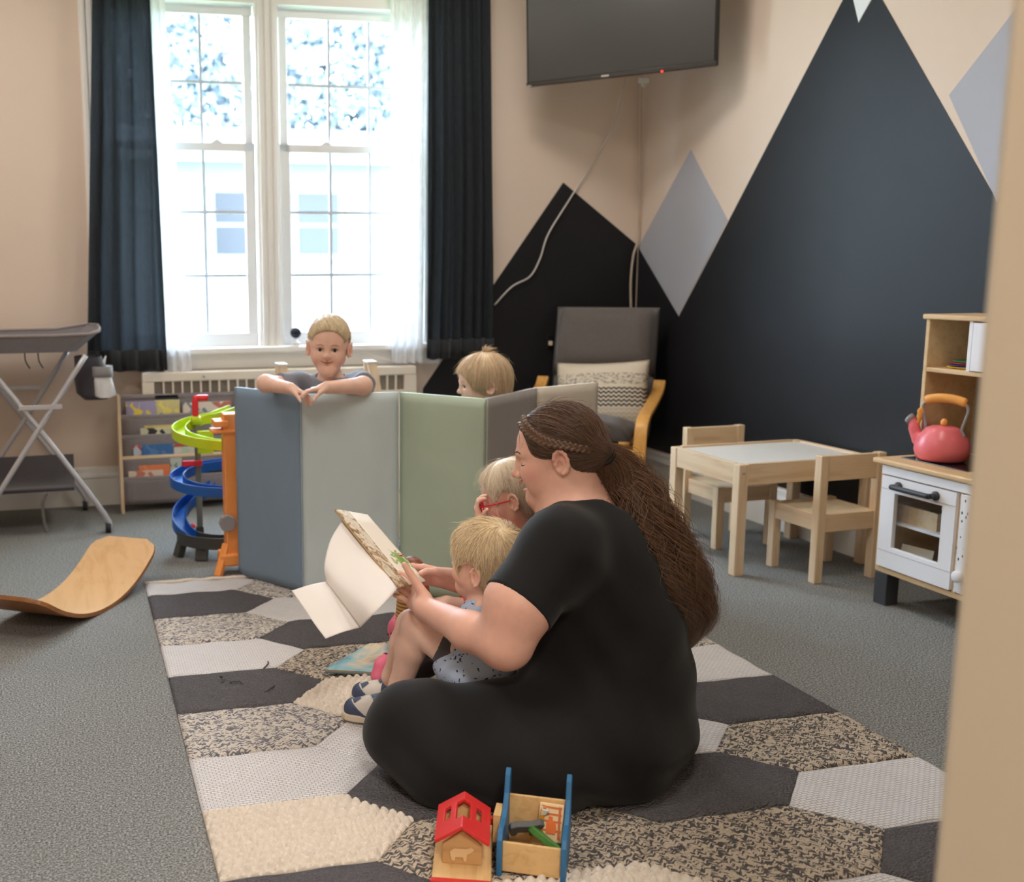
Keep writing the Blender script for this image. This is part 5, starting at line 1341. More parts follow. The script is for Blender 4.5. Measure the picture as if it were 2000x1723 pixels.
def child_head(S, H, eyes_open=True, smile=1.0):
    sc = H.sc; E = lambda c, r, k, op='u': S.e(H(*c), (r[0]*sc, r[1]*sc, r[2]*sc*H.zs), k, op, H.R); Cc = lambda a, b, ra, rb, k, op='u': S.c(H(*a), H(*b), ra*sc, rb*sc, k, op)
    E((-0.008, 0, 0.036), (0.088, 0.0715, 0.077), 0.01); E((0.032, 0, 0.030), (0.050, 0.061, 0.058), 0.03); E((0.036, 0, -0.016), (0.045, 0.054, 0.046), 0.03)
    Cc((0.0, 0, -0.04), (0.045, 0, -0.062), 0.034, 0.026, 0.02)
    for y in (-1, 1):
        Cc((0.0, y*0.040, -0.038), (0.052, y*0.011, -0.067), 0.021, 0.018, 0.03); E((0.050, y*0.034, -0.024), (0.028, 0.025, 0.024), 0.016)
        Cc((0.078, y*0.010, 0.018), (0.065, y*0.040, 0.019), 0.007, 0.0065, 0.012)
    E((0.062, 0, -0.068), (0.014, 0.016, 0.012), 0.016)
    for y in (-1, 1): E((0.086, y*0.027, 0.003), (0.012, 0.0145, 0.0085), 0.008, 's')
    Cc((0.078, 0, 0.010), (0.090, 0, -0.014), 0.0058, 0.0078, 0.009); E((0.0925, 0, -0.0165), (0.0085, 0.0085, 0.0075), 0.006)
    for y in (-1, 1):
        E((0.0855, y*0.0095, -0.0195), (0.0075, 0.0055, 0.0058), 0.005); E((0.089, y*0.005, -0.0245), (0.004, 0.0026, 0.0022), 0.002, 's')
        E((0.0690, y*0.027, 0.003), (0.0130, 0.0140, 0.0118), 0.003)
        if eyes_open: E((0.084, y*0.027, 0.0025), (0.0150, 0.0122, 0.0062), 0.001, 's')
        Cc((0.0800, y*0.006, -0.0362), (0.0690, y*0.0225, -0.0350), 0.0036, 0.0024, 0.006)
        Cc((0.0790, y*0.005, -0.0432), (0.0680, y*0.0200, -0.0375), 0.0040, 0.0024, 0.006)
        E((-0.006, y*0.0735, -0.006), (0.0155, 0.0080, 0.0255), 0.005); E((0.001, y*0.0815, -0.007), (0.0075, 0.0070, 0.0130), 0.003, 's')
        ring = [(-0.006+0.0140*math.cos(a), y*(0.079+0.004*(math.cos(a) < 0)), -0.003+0.0235*math.sin(a)) for a in np.linspace(math.radians(20), math.radians(265), 8)]
        for a, b in zip(ring, ring[1:]): Cc(a, b, 0.0034, 0.0034, 0.003)

def hand(S, W, fd, pn, thumb, sc=1.0, curl=(0.5, 0.6, 0.4), spread=0.06, thumb_curl=0.3, thumb_out=0.9, curls=None, td=None):
    """W wrist point, fd finger direction, pn palm normal (out of the palm), thumb: direction towards the thumb side"""
    W = Vector(W); fd = Vector(fd).normalized(); pn = Vector(pn); pn = (pn-fd*pn.dot(fd)).normalized(); th = fd.cross(pn)
    if th.dot(Vector(thumb)) < 0: th = -th
    axis = fd.cross(pn).normalized()  # rotating fd about axis by +a bends it towards pn
    PL, PW = 0.088*sc, 0.070*sc
    knk = []
    for i in range(4):
        o = (0.5-(i+0.5)/4)*PW*1.06
        kp = W+fd*(PL*(1.0, 1.03, 0.99, 0.92)[i])+th*o; knk.append(kp)
        S.c(W+fd*0.012*sc+th*o*0.55, kp, 0.0150*sc, 0.0112*sc, 0.012*sc)
    S.c(W, W+fd*0.03*sc, 0.024*sc, 0.022*sc, 0.02*sc)
    ln = (0.072, 0.080, 0.075, 0.059)
    for i in range(4):
        cu = curl if curls is None else curls[i]
        d = rot_axis(fd, pn, 0) ; d = (fd+th*(1.5-i)*spread).normalized(); p = knk[i]; r = (0.0096, 0.0098, 0.0094, 0.0083)[i]*sc; a = 0
        for j, fr in enumerate((0.44, 0.31, 0.25)):
            a += cu[j]; dd = rot_axis(d, axis, a); q = p+dd*ln[i]*fr*sc; S.c(p, q, r*(1-0.07*j), r*(1-0.07*(j+1)), 0.0035*sc); p = q
    b = W+fd*0.018*sc+th*PW*0.36+pn*0.006*sc; d = (fd*math.cos(thumb_out)+th*math.sin(thumb_out)+pn*0.35).normalized()
    if td is not None: d = Vector(td).normalized()
    q = b+d*0.044*sc; S.c(b, q, 0.0165*sc, 0.0115*sc, 0.012*sc)
    d2 = rot_axis(d, axis, thumb_curl); d2 = (d2*0.9+fd*0.45*thumb_curl).normalized(); q2 = q+d2*0.032*sc; S.c(q, q2, 0.0112*sc, 0.0098*sc, 0.004*sc)
    d3 = rot_axis(d2, axis, thumb_curl); S.c(q2, q2+d3*0.024*sc, 0.0098*sc, 0.0080*sc, 0.004*sc)

# ------------------------------------------------------------------ skin, hair, cloth materials
def skin_mat(name, c, c2):
    t = NT(name); v = t.coord(); at = t.n('ShaderNodeAttribute'); at.attribute_name = 'tint'
    n = t.noise(v, 34, 3); col = t.ramp(n, [(0.3, scalec(c, 0.95)), (0.7, scalec(c, 1.04))])
    mx = t.n('ShaderNodeMixRGB'); t.l(at.outputs['Fac'], mx.inputs[0]); t.l(col, mx.inputs[1]); mx.inputs[2].default_value = c2
    nm = t.bump(t.noise(v, 420, 2), 0.05, 0.002)
    return t.done(t.principled(mx.outputs[0], 0.48, nm, 0.4, Subsurface_Weight=0.12, Subsurface_Radius=(0.012, 0.005, 0.003), Subsurface_Scale=0.6).outputs[0])
def hair_mat(name, dark, light, rough=0.42):
    t = NT(name); at = t.n('ShaderNodeAttribute'); at.attribute_name = 'shade'
    c = t.ramp(at.outputs['Fac'], [(0.0, dark), (1.0, light)])
    return t.done(t.principled(c, rough, None, 0.5, Sheen_Weight=0.15).outputs[0])
def set_attr(me, name, vals):
    a = me.attributes.new(name, 'FLOAT', 'POINT'); a.data.foreach_set('value', np.asarray(vals, np.float32))
def skin_object(S, h, parent, mat, tints=(), name='body', disp=None):
    me, V = S.mesh(h, name, disp); t = np.zeros(len(V), np.float32)
    for (c, r, w) in tints:
        rr = np.array(r if isinstance(r, (tuple, list)) else (r, r, r)); d = np.linalg.norm((V-npv(c))/rr, axis=1)
        t = np.maximum(t, w*np.clip(1.6-1.6*d, 0, 1))
    set_attr(me, 'tint', np.clip(t, 0, 1))
    return link_mesh(name, me, mat, parent, True)
def cloth_object(S, h, parent, mat, name, disp=None, cull=1.2):
    me, V = S.mesh(h, name, disp, cull=cull); return link_mesh(name, me, mat, parent, True)
def strands(paths, radii, mat, parent, name, shade=None, sides=3):
    """paths (n,m,3) array -> one mesh of thin tapering tubes"""
    P = np.asarray(paths, np.float64); n, m, _ = P.shape
    T = np.gradient(P, axis=1); T /= np.maximum(np.linalg.norm(T, axis=2, keepdims=True), 1e-9)
    ref = rng.normal(size=(n, 1, 3)); A = np.cross(T, ref); A /= np.maximum(np.linalg.norm(A, axis=2, keepdims=True), 1e-9); Bv = np.cross(T, A)
    tp = np.linspace(0, 1, m); rad = np.asarray(radii)[:, None]*np.minimum(1, 0.35+3*tp)*np.clip((1.02-tp)*2.2, 0.08, 1)
    vs = []
    for k in range(sides):
        a = 2*PI*k/sides; vs.append(P+(A*math.cos(a)+Bv*math.sin(a))*rad[..., None])
    Vv = np.stack(vs, 2).reshape(-1, 3)
    base = (np.arange(n)[:, None]*m+np.arange(m-1)[None])*sides; F = []
    for k in range(sides):
        k2 = (k+1) % sides; F.append(np.stack([base+k, base+k2, base+sides+k2, base+sides+k], -1).reshape(-1, 4))
    me = bpy.data.meshes.new(name); me.from_pydata(Vv.tolist(), [], np.concatenate(F).tolist())
    sh = rng.random(n) if shade is None else shade
    set_attr(me, 'shade', np.repeat(sh, m*sides))
    return link_mesh(name, me, mat, parent, True)
def hair_on(cap, V, flow, n, length, steps, lift, r, mat, parent, name, sel=None, wave=0.0, jitter=0.12, shade_fn=None, seed=3, curl=0.0):
    """grow strands over a hair cap: V candidate roots, flow(P) -> direction"""
    rr = np.random.default_rng(seed); idx = np.arange(len(V)) if sel is None else np.where(sel)[0]
    idx = rr.choice(idx, n); p = V[idx].astype(np.float32)+rr.normal(size=(n, 3)).astype(np.float32)*0.001
    L = length*(0.7+0.6*rr.random(n)); path = []; jd = rr.normal(size=(n, 3))*jitter; lf = lift*(0.3+rr.random(n)); ph = rr.random(n)*6.28
    for s in range(steps+1):
        t = s/steps; g = cap.grad(p); d = cap.ev(p)
        p = p-g*(d-(lf*(0.15+0.85*t)))[:, None]
        side = np.cross(g, flow(p)); side /= np.maximum(np.linalg.norm(side, axis=1, keepdims=True), 1e-6)
        path.append(p+side*(wave*np.sin(ph+t*7)*t)[:, None])
        f = flow(p)+jd+g*curl*t; f = f-g*np.sum(f*g, 1, keepdims=True)*(1 if curl == 0 else 0.6); f /= np.maximum(np.linalg.norm(f, axis=1, keepdims=True), 1e-6)
        p = (p+f*(L/steps)[:, None]).astype(np.float32)
    sh = rr.random(n) if shade_fn is None else shade_fn(p, rr)
    return strands(np.stack(path, 1), np.full(n, r)*(0.7+0.6*rr.random(n)), mat, parent, name, sh)
def eye_pair(H, y0, x, z, r, iris, parent, look=(1, 0, 0)):
    M_W = plain('eye_white', srgb(236, 230, 226), 0.15); M_I = plain('iris', srgb(*iris), 0.15)
    lk = Vector(look).normalized()
    for y in (-y0, y0):
        o = MB().ball(H(x, y, z), r*H.sc, 18, 12).build('eye', M_W, parent, True)
        d = (H.f*lk.x+H.l*lk.y+H.u*lk.z).normalized(); q = d.to_track_quat('Z', 'Y').to_matrix().to_4x4()
        MB().lathe([(0, 0.0012), (0.0030, 0.0009), (0.0056, 0.0), (0.0058, -0.001)], 18, Matrix.Translation(H(x, y, z)+d*(r*0.93)*H.sc) @ q @ Matrix.Scale(H.sc*r/0.0118, 4)).build('iris', M_I, o, True)
        MB().lathe([(0, 0.0018), (0.0026, 0.0015), (0.0028, 0.0008)], 14, Matrix.Translation(H(x, y, z)+d*(r*0.94)*H.sc) @ q @ Matrix.Scale(H.sc*r/0.0118, 4)).build('pupil', M_BLACK, o, True)
def person(label, base, group=None):
    return thing('person', label, 'person', (0, 0, 0), group=group)
M_SKIN_W = skin_mat('skin_rosy', srgb(228, 178, 158), srgb(200, 104, 98))
M_SKIN_C = skin_mat('skin_child', srgb(238, 196, 176), srgb(216, 124, 116))

# ================================================================== WOMAN seated on the rug
wo = person('seated woman in a black dress with long brown ponytail reading a book', None)
M_DRESS = fabric('black_jersey', srgb(25, 25, 26), 0.10, 700, 0.12, 0.8, 0.12)
M_BROWN = hair_mat('brown_hair', srgb(48, 35, 28), srgb(136, 96, 66))
Hw = Head((1.1500, 2.3440, 0.7370), math.radians(4), math.radians(-13), 0.0, 1.0)
S = SDF(); adult_head(S, Hw)
NB = Vector((1.1870, 2.3100, 0.5890))
S.c(Hw(-0.028, 0, -0.030), NB, 0.060, 0.070, 0.03); S.e(Hw(0.02, 0, -0.088), (0.05, 0.05, 0.03), 0.03, 'u', Hw.R)
shL, shR = Vector((1.0650, 2.1480, 0.5580)), Vector((1.2270, 2.4700, 0.4830))
S.c(NB, shL, 0.070, 0.070, 0.06); S.c(NB, shR, 0.070, 0.070, 0.06)
S.e((1.2080, 2.2810, 0.4500), (0.15, 0.17, 0.17), 0.05); S.e((1.2320, 2.2310, 0.1840), (0.17, 0.20, 0.22), 0.06)
elL, wrL = Vector((0.9110, 2.1040, 0.3620)), Vector((0.8070, 2.3690, 0.3680))
S.c(shL, Vector((0.9420, 2.1050, 0.4470)), 0.074, 0.076, 0.03); S.c(Vector((0.9420, 2.1050, 0.4470)), elL, 0.076, 0.060, 0.03)
fm1 = Vector((0.8610, 2.2010, 0.3590)); S.c(elL, fm1, 0.056, 0.046, 0.03); S.c(fm1, wrL, 0.046, 0.028, 0.02)
elR, wrR = Vector((1.1500, 2.5830, 0.2810)), Vector((0.9590, 2.5750, 0.3690))
S.c(shR, elR, 0.075, 0.055, 0.03); S.c(elR, wrR, 0.052, 0.028, 0.02)
uW = Vector((Hw.o.x, Hw.o.y, 0)).normalized(); rW = Vector((uW.y, -uW.x, 0)); zW = Vector((0, 0, 1))
hand(S, wrL, -rW*0.46+zW*0.14+uW*0.88, zW*0.30-rW*0.7, zW, 0.94, (0.25, 0.6, 0.5), 0.02, 0.10, 0.5, td=zW*0.78-rW*0.52+uW*0.10)
hand(S, wrR, -rW*0.92+zW*0.16-uW*0.12, -uW*0.75-zW*0.45, zW*0.4-uW*0.6-rW*0.2, 0.98, (0.30, 0.35, 0.25), 0.03, 0.30, 0.45,
     curls=[(0.12, 0.25, 0.25), (0.30, 0.5, 0.4), (0.7, 0.8, 0.5), (0.9, 0.9, 0.6)])
# legs folded under the dress
S.c((1.1300, 2.1120, 0.1270), (0.7280, 2.2080, 0.1280), 0.09, 0.055, 0.04); S.c((1.2540, 2.3430, 0.0110), (0.9630, 2.5200, -0.0160), 0.09, 0.05, 0.04)
tw = [(Hw(0.104, 0, -0.047), (0.014, 0.014, 0.006), 0.75), (Hw(0.09, 0.018, -0.049), 0.010, 0.6), (Hw(0.097, 0, -0.066), 0.011, 0.75), (Hw(0.066, 0.060, -0.022), 0.034, 0.30), (Hw(0.115, 0, -0.020), 0.014, 0.25), (Hw(-0.012, 0.085, 0.008), 0.026, 0.28)]
skin_object(S, 0.0026, wo, M_SKIN_W, tw)
# eye with lowered lid: lashes, brow, teeth
M_LASH = plain('dark_lash', srgb(40, 30, 26), 0.6)
for y in (-1, 1):
    MB().tube(spline([S.face(Hw, y*a, z, 0.0004) for a, z in ((0.018, 0.0040), (0.025, 0.0015), (0.033, 0.0005), (0.041, 0.0012), (0.048, 0.0030), (0.056, 0.0050))], 3), [0.0006]*3+[0.0016]*10+[0.0012]*2+[0.0006], 5).build('eyelashes', M_LASH, wo, True)
    MB().tube(spline([S.face(Hw, y*a, z, 0.0002) for a, z in ((0.011, 0.0325), (0.024, 0.0365), (0.038, 0.0370), (0.050, 0.0330))], 4), [0.0014]*4+[0.0021]*4+[0.0016]*4+[0.0006], 6).build('eyebrow', plain('brow_brown', srgb(104, 74, 58), 0.7), wo, True)
MB().ball(Hw(0.0885, 0, -0.0515), (0.010, 0.019, 0.0046), 16, 8, Matrix(Hw.R.tolist()).to_4x4()).build('teeth', plain('tooth_white', srgb(238, 232, 222), 0.25), wo, True)
# ---- dress
T = SDF()
T.e((1.2470, 2.2120, 0.0960), (0.205, 0.235, 0.235), 0.02, R=frame_cols(rW, uW, zW)); T.e((1.2350, 2.2470, 0.2850), (0.205, 0.215, 0.20), 0.10, R=frame_cols(rW, uW, zW))
T.e((1.2080, 2.2810, 0.4500), (0.170, 0.190, 0.180), 0.10, R=frame_cols(rW, uW, zW))
T.c(Vector((1.2020, 2.2970, 0.5360)), shL, 0.094, 0.086, 0.09); T.c(Vector((1.2020, 2.2970, 0.5360)), shR, 0.094, 0.086, 0.09)
hemc = Vector((0.9410, 2.1050, 0.4440)); ad = (hemc-shL).normalized()
T.c(shL, hemc+ad*0.06, 0.086, 0.087, 0.06, 'u', (hemc, ad))
hemr = shR.lerp(elR, 0.6); ad2 = (hemr-shR).normalized(); T.c(shR, hemr+ad2*0.06, 0.088, 0.080, 0.035, 'u', (hemr, ad2))
for a, b_, ra, rb_ in (((1.0900, 2.1120, 0.1260), (0.7150, 2.2080, 0.1390), 0.135, 0.092), ((0.7150, 2.2070, 0.1300), (0.7680, 2.1070, 0.0850), 0.092, 0.085), ((0.7680, 2.1070, 0.0850), (0.9440, 2.0180, 0.0840), 0.085, 0.095),
                       ((0.9440, 2.0180, 0.0840), (1.1620, 2.0430, 0.0780), 0.095, 0.12), ((1.2070, 2.3380, 0.0330), (0.9440, 2.5490, 0.0000), 0.13, 0.085), ((0.9150, 2.3940, 0.0300), (1.1260, 2.2340, 0.0340), 0.10, 0.14), ((0.7510, 2.2400, 0.1050), (0.9040, 2.4410, -0.0180), 0.07, 0.07)):
    T.c(a, b_, ra, rb_, 0.07)
T.c(Hw(-0.02, 0, -0.05), Vector((1.2070, 2.3060, 0.5960)), 0.070, 0.106, 0.012, 's')
T.p.append(dict(t='c', a=npv((1.1, 2.35, -0.50)), b=npv((1.1, 2.35, -0.51)), ra=0.0, rb=0.0, k=0.002, op='x', clip=((0, 0, 0.016), (0, 0, -1))))
T.p[-1]['ra'] = T.p[-1]['rb'] = 5.0
cW = npv((1.1510, 2.1600, 0.2600)); rWn, uWn = npv(rW), npv(uW)
def dress_disp(P):
    x = (P-cW) @ rWn; z = P[:, 2]; y = (P-cW) @ uWn
    lowm = np.clip((0.62-z)/0.3, 0, 1)
    f = 0.0045*np.sin(26*x+18*z+5*np.sin(9*z))*lowm+0.0035*np.sin(44*(z+0.5*x)+4*np.sin(11*x))*np.clip((x+0.25)/0.2, 0, 1)*0.6
    g = 0.004*np.sin(60*(x*0.9-z*0.5))*np.exp(-((z-0.30)/0.07)**2)*np.clip((-x-0.05)/0.1, 0, 1)
    return (f+g).astype(np.float32)
cloth_object(T, 0.005, wo, M_DRESS, 'dress', dress_disp, cull=2.5)
SL = SDF(); SL.c(shL, hemc+ad*0.05, 0.082, 0.0885, 0.01, 'u', (hemc+ad*0.002, ad)); cloth_object(SL, 0.0034, wo, M_DRESS, 'sleeve')
# ---- hair
tie = Hw(-0.105, 0.030, -0.002)
K = SDF()
K.e(Hw(-0.014, 0, 0.046), (0.104, 0.082, 0.090), 0.01, R=Hw.R); K.e(Hw(0.028, 0, 0.052), (0.066, 0.072, 0.062), 0.03, R=Hw.R); K.e(Hw(-0.055, 0, 0.0), (0.060, 0.066, 0.060), 0.03, R=Hw.R)
K.c(Hw(-0.08, 0.015, 0.005), tie, 0.045, 0.026, 0.03)
K.e(Hw(0.116, 0, 0.026), (0.066, 0.118, 0.094), 0.012, 's', Hw.R)     # face
for y in (-1, 1): K.e(Hw(0.022, y*0.085, -0.040), (0.050, 0.060, 0.050), 0.012, 's', Hw.R)
K.e(Hw(0.0, 0, -0.095), (0.12, 0.12, 0.065), 0.015, 's', Hw.R)
me, KV = K.mesh(0.0032, 'hair_cap')
set_attr(me, 'shade', np.clip(rng.normal(0.18, 0.08, len(KV)), 0, 1)); link_mesh('hair', me, M_BROWN, wo, True)
tn = npv(tie); fN, lN, uN = npv(Hw.f), npv(Hw.l), npv(Hw.u); oN = npv(Hw.o)
def flow_w(P):
    d = tn-P; d = d/np.maximum(np.linalg.norm(d, axis=1, keepdims=True), 1e-6); loc = P-oN
    fr = np.clip((loc @ fN-0.02)/0.06, 0, 1)[:, None]; return d+fr*(-uN*0.5+lN*0.35*np.sign(loc @ lN)[:, None])
def sh_w(p, rr): return np.clip(rr.normal(0.42, 0.24, len(p)), 0, 1)
hair_on(K, KV, flow_w, 5200, 0.13, 11, 0.0036, 0.00062, M_BROWN, wo, 'hair_strands', wave=0.0012, jitter=0.06, shade_fn=sh_w, seed=5)
hair_on(K, KV, flow_w, 160, 0.09, 10, 0.016, 0.00035, M_BROWN, wo, 'flyaway_hair', sel=((KV-oN) @ uN > 0.06), wave=0.006, jitter=0.5, shade_fn=lambda p, rr: np.clip(rr.normal(0.9, 0.1, len(p)), 0, 1), seed=6)
# braid along the hairline to the tie
Bd = SDF(); bp = spline([Hw(0.066, 0.030, 0.108), Hw(0.056, 0.056, 0.092), Hw(0.036, 0.072, 0.071), Hw(0.008, 0.083, 0.052), Hw(-0.028, 0.086, 0.038), Hw(-0.062, 0.078, 0.022), Hw(-0.092, 0.054, 0.008)], 6)
nb_ = len(bp)
for i, p in enumerate(bp[:-1]):
    d = (bp[i+1]-p).normalized(); nrm = (p-Hw(-0.01, 0, 0.03)).normalized(); sd = d.cross(nrm).normalized(); sg = 1 if i % 2 else -1; rr_ = 0.0086*(1-0.40*i/nb_); p = p+nrm*0.0025
    Bd.c(p+sd*sg*rr_*1.1-d*rr_*0.4, p-sd*sg*rr_*0.3+d*rr_*1.5, rr_*0.85, rr_*0.6, 0.0012)
me, BV = Bd.mesh(0.0016, 'braid'); set_attr(me, 'shade', np.clip(0.28+0.30*np.sin((BV-npv(Hw.o)) @ npv(Hw.u+Hw.f*0.6)*2400)+0.15*rng.random(len(BV)), 0, 1)); link_mesh('braid', me, M_BROWN, wo, True)
to = MB(); tdir = (Vector((1.2990, 2.2960, 0.6830))-tie).normalized(); q = tdir.to_track_quat('Z', 'Y').to_matrix().to_4x4()
for k_, rr_ in ((0.0, 0.026), (0.008, 0.027)):
    to = MB().tube([tie+tdir*(0.006+k_)+(q @ Vector((rr_*math.cos(a), rr_*math.sin(a), 0))) for a in np.linspace(0, 2*PI, 22, endpoint=False)], 0.0062, 8, closed=True); to.build('hair_tie', M_BLACK, wo, True)
# ponytail: soft core plus wavy locks
tail = [tie, Vector((1.2910, 2.2830, 0.6900)), Vector((1.3180, 2.2470, 0.6070)), Vector((1.3500, 2.2130, 0.5160)), Vector((1.3830, 2.1800, 0.4380)), Vector((1.4080, 2.1620, 0.3630)), Vector((1.4020, 2.1500, 0.2870))]
ts = spline(tail, 8); tr_ = np.interp(np.linspace(0, 1, len(ts)), [0, 0.10, 0.25, 0.45, 0.65, 0.85, 1], [0.024, 0.040, 0.056, 0.070, 0.076, 0.064, 0.020])
PC = SDF()
for i in range(0, len(ts)-3, 2): PC.c(ts[i], ts[i+2], float(tr_[i])*0.70, float(tr_[min(i+2, len(ts)-1)])*0.70, 0.02)
me, PV = PC.mesh(0.006, 'ponytail_core'); set_attr(me, 'shade', np.clip(rng.normal(0.2, 0.08, len(PV)), 0, 1)); link_mesh('ponytail', me, M_BROWN, wo, True)
def tail_locks(n, rad, out, wav, seed, nm, shade, endj=0.25):
    rr = np.random.default_rng(seed); m = 34; tsn = np.array([npv(p) for p in ts]); u = np.linspace(0, 1, m); P = np.zeros((n, m, 3))
    base = np.stack([np.interp(u, np.linspace(0, 1, len(ts)), tsn[:, k]) for k in range(3)], 1)
    T_ = np.gradient(base, axis=0); T_ /= np.linalg.norm(T_, axis=1, keepdims=True); A = np.cross(T_, np.tile(uWn, (m, 1))); A /= np.linalg.norm(A, axis=1, keepdims=True); Bq = np.cross(T_, A)
    rad_u = np.interp(u, np.linspace(0, 1, len(ts)), tr_)
    ncl = 46; cl_ = rr.random((ncl, 4))
    for i in range(n):
        ci_ = rr.integers(ncl); cq = cl_[ci_]
        ang = cq[0]*6.28+rr.normal(0, 0.25); rho = out*math.sqrt(cq[1])+rr.normal(0, 0.10) if out < 1.3 else out*(0.85+0.3*rr.random()); ph = cq[2]*6.28+rr.normal(0, 0.35); fq = 20+14*cq[3]; sp_ = 1-endj*rr.random()
        uu = np.minimum(u*sp_, 1); bi_ = np.stack([np.interp(uu, u, base[:, k]) for k in range(3)], 1); ri = np.interp(uu, u, rad_u)
        Ai = np.stack([np.interp(uu, u, A[:, k]) for k in range(3)], 1); Bi = np.stack([np.interp(uu, u, Bq[:, k]) for k in range(3)], 1)
        a2 = ang+0.5*np.sin(3*u+ph); w = wav*np.minimum(1, u*3)
        P[i] = bi_+Ai*(rho*ri*np.cos(a2)+w*np.sin(fq*u+ph))[:, None]+Bi*(rho*ri*0.75*np.sin(a2)+w*np.cos(fq*u+ph*1.3))[:, None]
    strands(P, np.full(n, rad)*(0.6+0.8*rr.random(n)), M_BROWN, wo, nm, np.clip(rr.normal(shade, 0.25, n), 0, 1))
tail_locks(420, 0.0020, 0.95, 0.009, 11, 'ponytail_locks', 0.5)
tail_locks(3000, 0.00072, 1.12, 0.012, 12, 'ponytail_strands', 0.74)
tail_locks(160, 0.00045, 1.35, 0.014, 13, 'flyaway_hair', 0.9, 0.5)

# ================================================================== CHILDREN: shared builders
def child_cap(H, grow=0.010, face=(0.098, 0, -0.010), face_r=(0.055, 0.100, 0.074), ears=True, low=-0.060, nape=True):
    K = SDF(); sc = H.sc
    K.e(H(-0.008, 0, 0.036), ((0.088+grow)*sc, (0.0715+grow)*sc, (0.077*H.zs+grow)*sc), 0.01, R=H.R); K.e(H(0.030, 0, 0.034), ((0.050+grow)*sc, (0.061+grow)*sc, (0.056*H.zs+grow)*sc), 0.03, R=H.R)
    if nape: K.e(H(-0.038, 0, -0.018), (0.052*sc, 0.056*sc, 0.050*sc), 0.03, R=H.R)
    K.e(H(*face), tuple(x*sc for x in face_r), 0.010, 's', H.R)
    for y in (-1, 1):
        if ears: K.e(H(0.014, y*0.087, -0.008), (0.038*sc, 0.040*sc, 0.044*sc), 0.010, 's', H.R)
    K.e(H(0.01, 0, low-0.05), (0.11*sc, 0.11*sc, 0.05*sc), 0.012, 's', H.R)
    return K
def child_flow(H, whorl=(-0.045, 0.0, 0.10), fwd=0.0, down=0.35, swirl=0.35):
    w = npv(H(*whorl)); f, l, u = npv(H.f), npv(H.l), npv(H.u); o = npv(H.o)
    def fl_(P):
        d = P-w; d = d/np.maximum(np.linalg.norm(d, axis=1, keepdims=True), 1e-4)
        return d+f*fwd-u*down+np.cross(np.tile(u, (len(P), 1)), d)*swirl
    return fl_
def grow_child_hair(H, K, parent, mat, n, length, lift, r, flow, seed, wave=0.002, jitter=0.18, wisps=80, shade=0.5, curl=0.0, wisp_len=None):
    me, V = K.mesh(0.0030*max(H.sc, 0.9), 'hair'); set_attr(me, 'shade', np.clip(rng.normal(shade*0.85, 0.10, len(V)), 0, 1)); link_mesh('hair', me, mat, parent, True)
    fn = lambda p, rr: np.clip(rr.normal(shade, 0.24, len(p)), 0, 1)
    hair_on(K, V, flow, n, length, 9, lift, r, mat, parent, 'hair_strands', wave=wave, jitter=jitter, shade_fn=fn, seed=seed, curl=curl)
    o = npv(H.o); u = npv(H.u)
    hair_on(K, V, flow, wisps, wisp_len or length, 9, lift*3, r*0.5, mat, parent, 'wispy_hair', sel=((V-o) @ u > 0.03), wave=wave*3, jitter=0.6, shade_fn=lambda p, rr: np.clip(rr.normal(0.9, 0.1, len(p)), 0, 1), seed=seed+50, curl=0.5)
def child_tints(H, k=1.0):
    return [(H(0.081, 0, -0.036), (0.011*H.sc,)*3, 0.55*k), (H(0.073, 0.014, -0.036), 0.009, 0.5*k), (H(0.073, -0.014, -0.036), 0.009, 0.5*k), (H(0.080, 0, -0.044), 0.010, 0.55*k), (H(0.056, 0.042, -0.024), 0.026, 0.28*k), (H(0.056, -0.042, -0.024), 0.026, 0.28*k), (H(-0.008, 0.078, -0.004), 0.020, 0.30*k), (H(-0.008, -0.078, -0.004), 0.020, 0.30*k)]
def brows(H, mat, parent, r=0.0016, S=None):
    for y in (-1, 1):
        MB().tube(spline([S.face(H, y*a, z, 0.0002) for a, z in ((0.012, 0.0190), (0.026, 0.0225), (0.040, 0.0190))], 5), [r*0.7]*3+[r]*5+[r*0.6]*3, 6).build('eyebrow', mat, parent, True)
def lashes(H, mat, parent, S, r=0.0009):
    for y in (-1, 1):
        MB().tube(spline([S.face(H, y*a, z, 0.0004, 0.12) for a, z in ((0.0145, 0.0050), (0.021, 0.0082), (0.027, 0.0092), (0.033, 0.0082), (0.0395, 0.0045))], 4), r, 5).build('eyelashes', mat, parent, True)
M_LIZ = None
def print_shirt():
    t = NT('pale_blue_lizard_print'); v = t.coord((1, 1, 1)); vo = t.n('ShaderNodeTexVoronoi'); vo.inputs['Scale'].default_value = 62; vo.inputs['Randomness'].default_value = 0.8
    nz = t.n('ShaderNodeTexNoise'); nz.inputs['Scale'].default_value = 90; t.l(v, nz.inputs['Vector'])
    mv = t.n('ShaderNodeMixRGB'); mv.inputs[0].default_value = 0.022; t.l(v, mv.inputs[1]); t.l(nz.outputs['Color'], mv.inputs[2]); t.l(mv.outputs[0], vo.inputs['Vector'])
    c = t.ramp(vo.outputs['Distance'], [(0.20, srgb(46, 54, 82)), (0.25, srgb(178, 192, 216))])
    nm = t.bump(t.noise(v, 22, 3), 0.3, 0.01)
    return t.done(t.principled(c, 0.9, nm, 0.15).outputs[0])

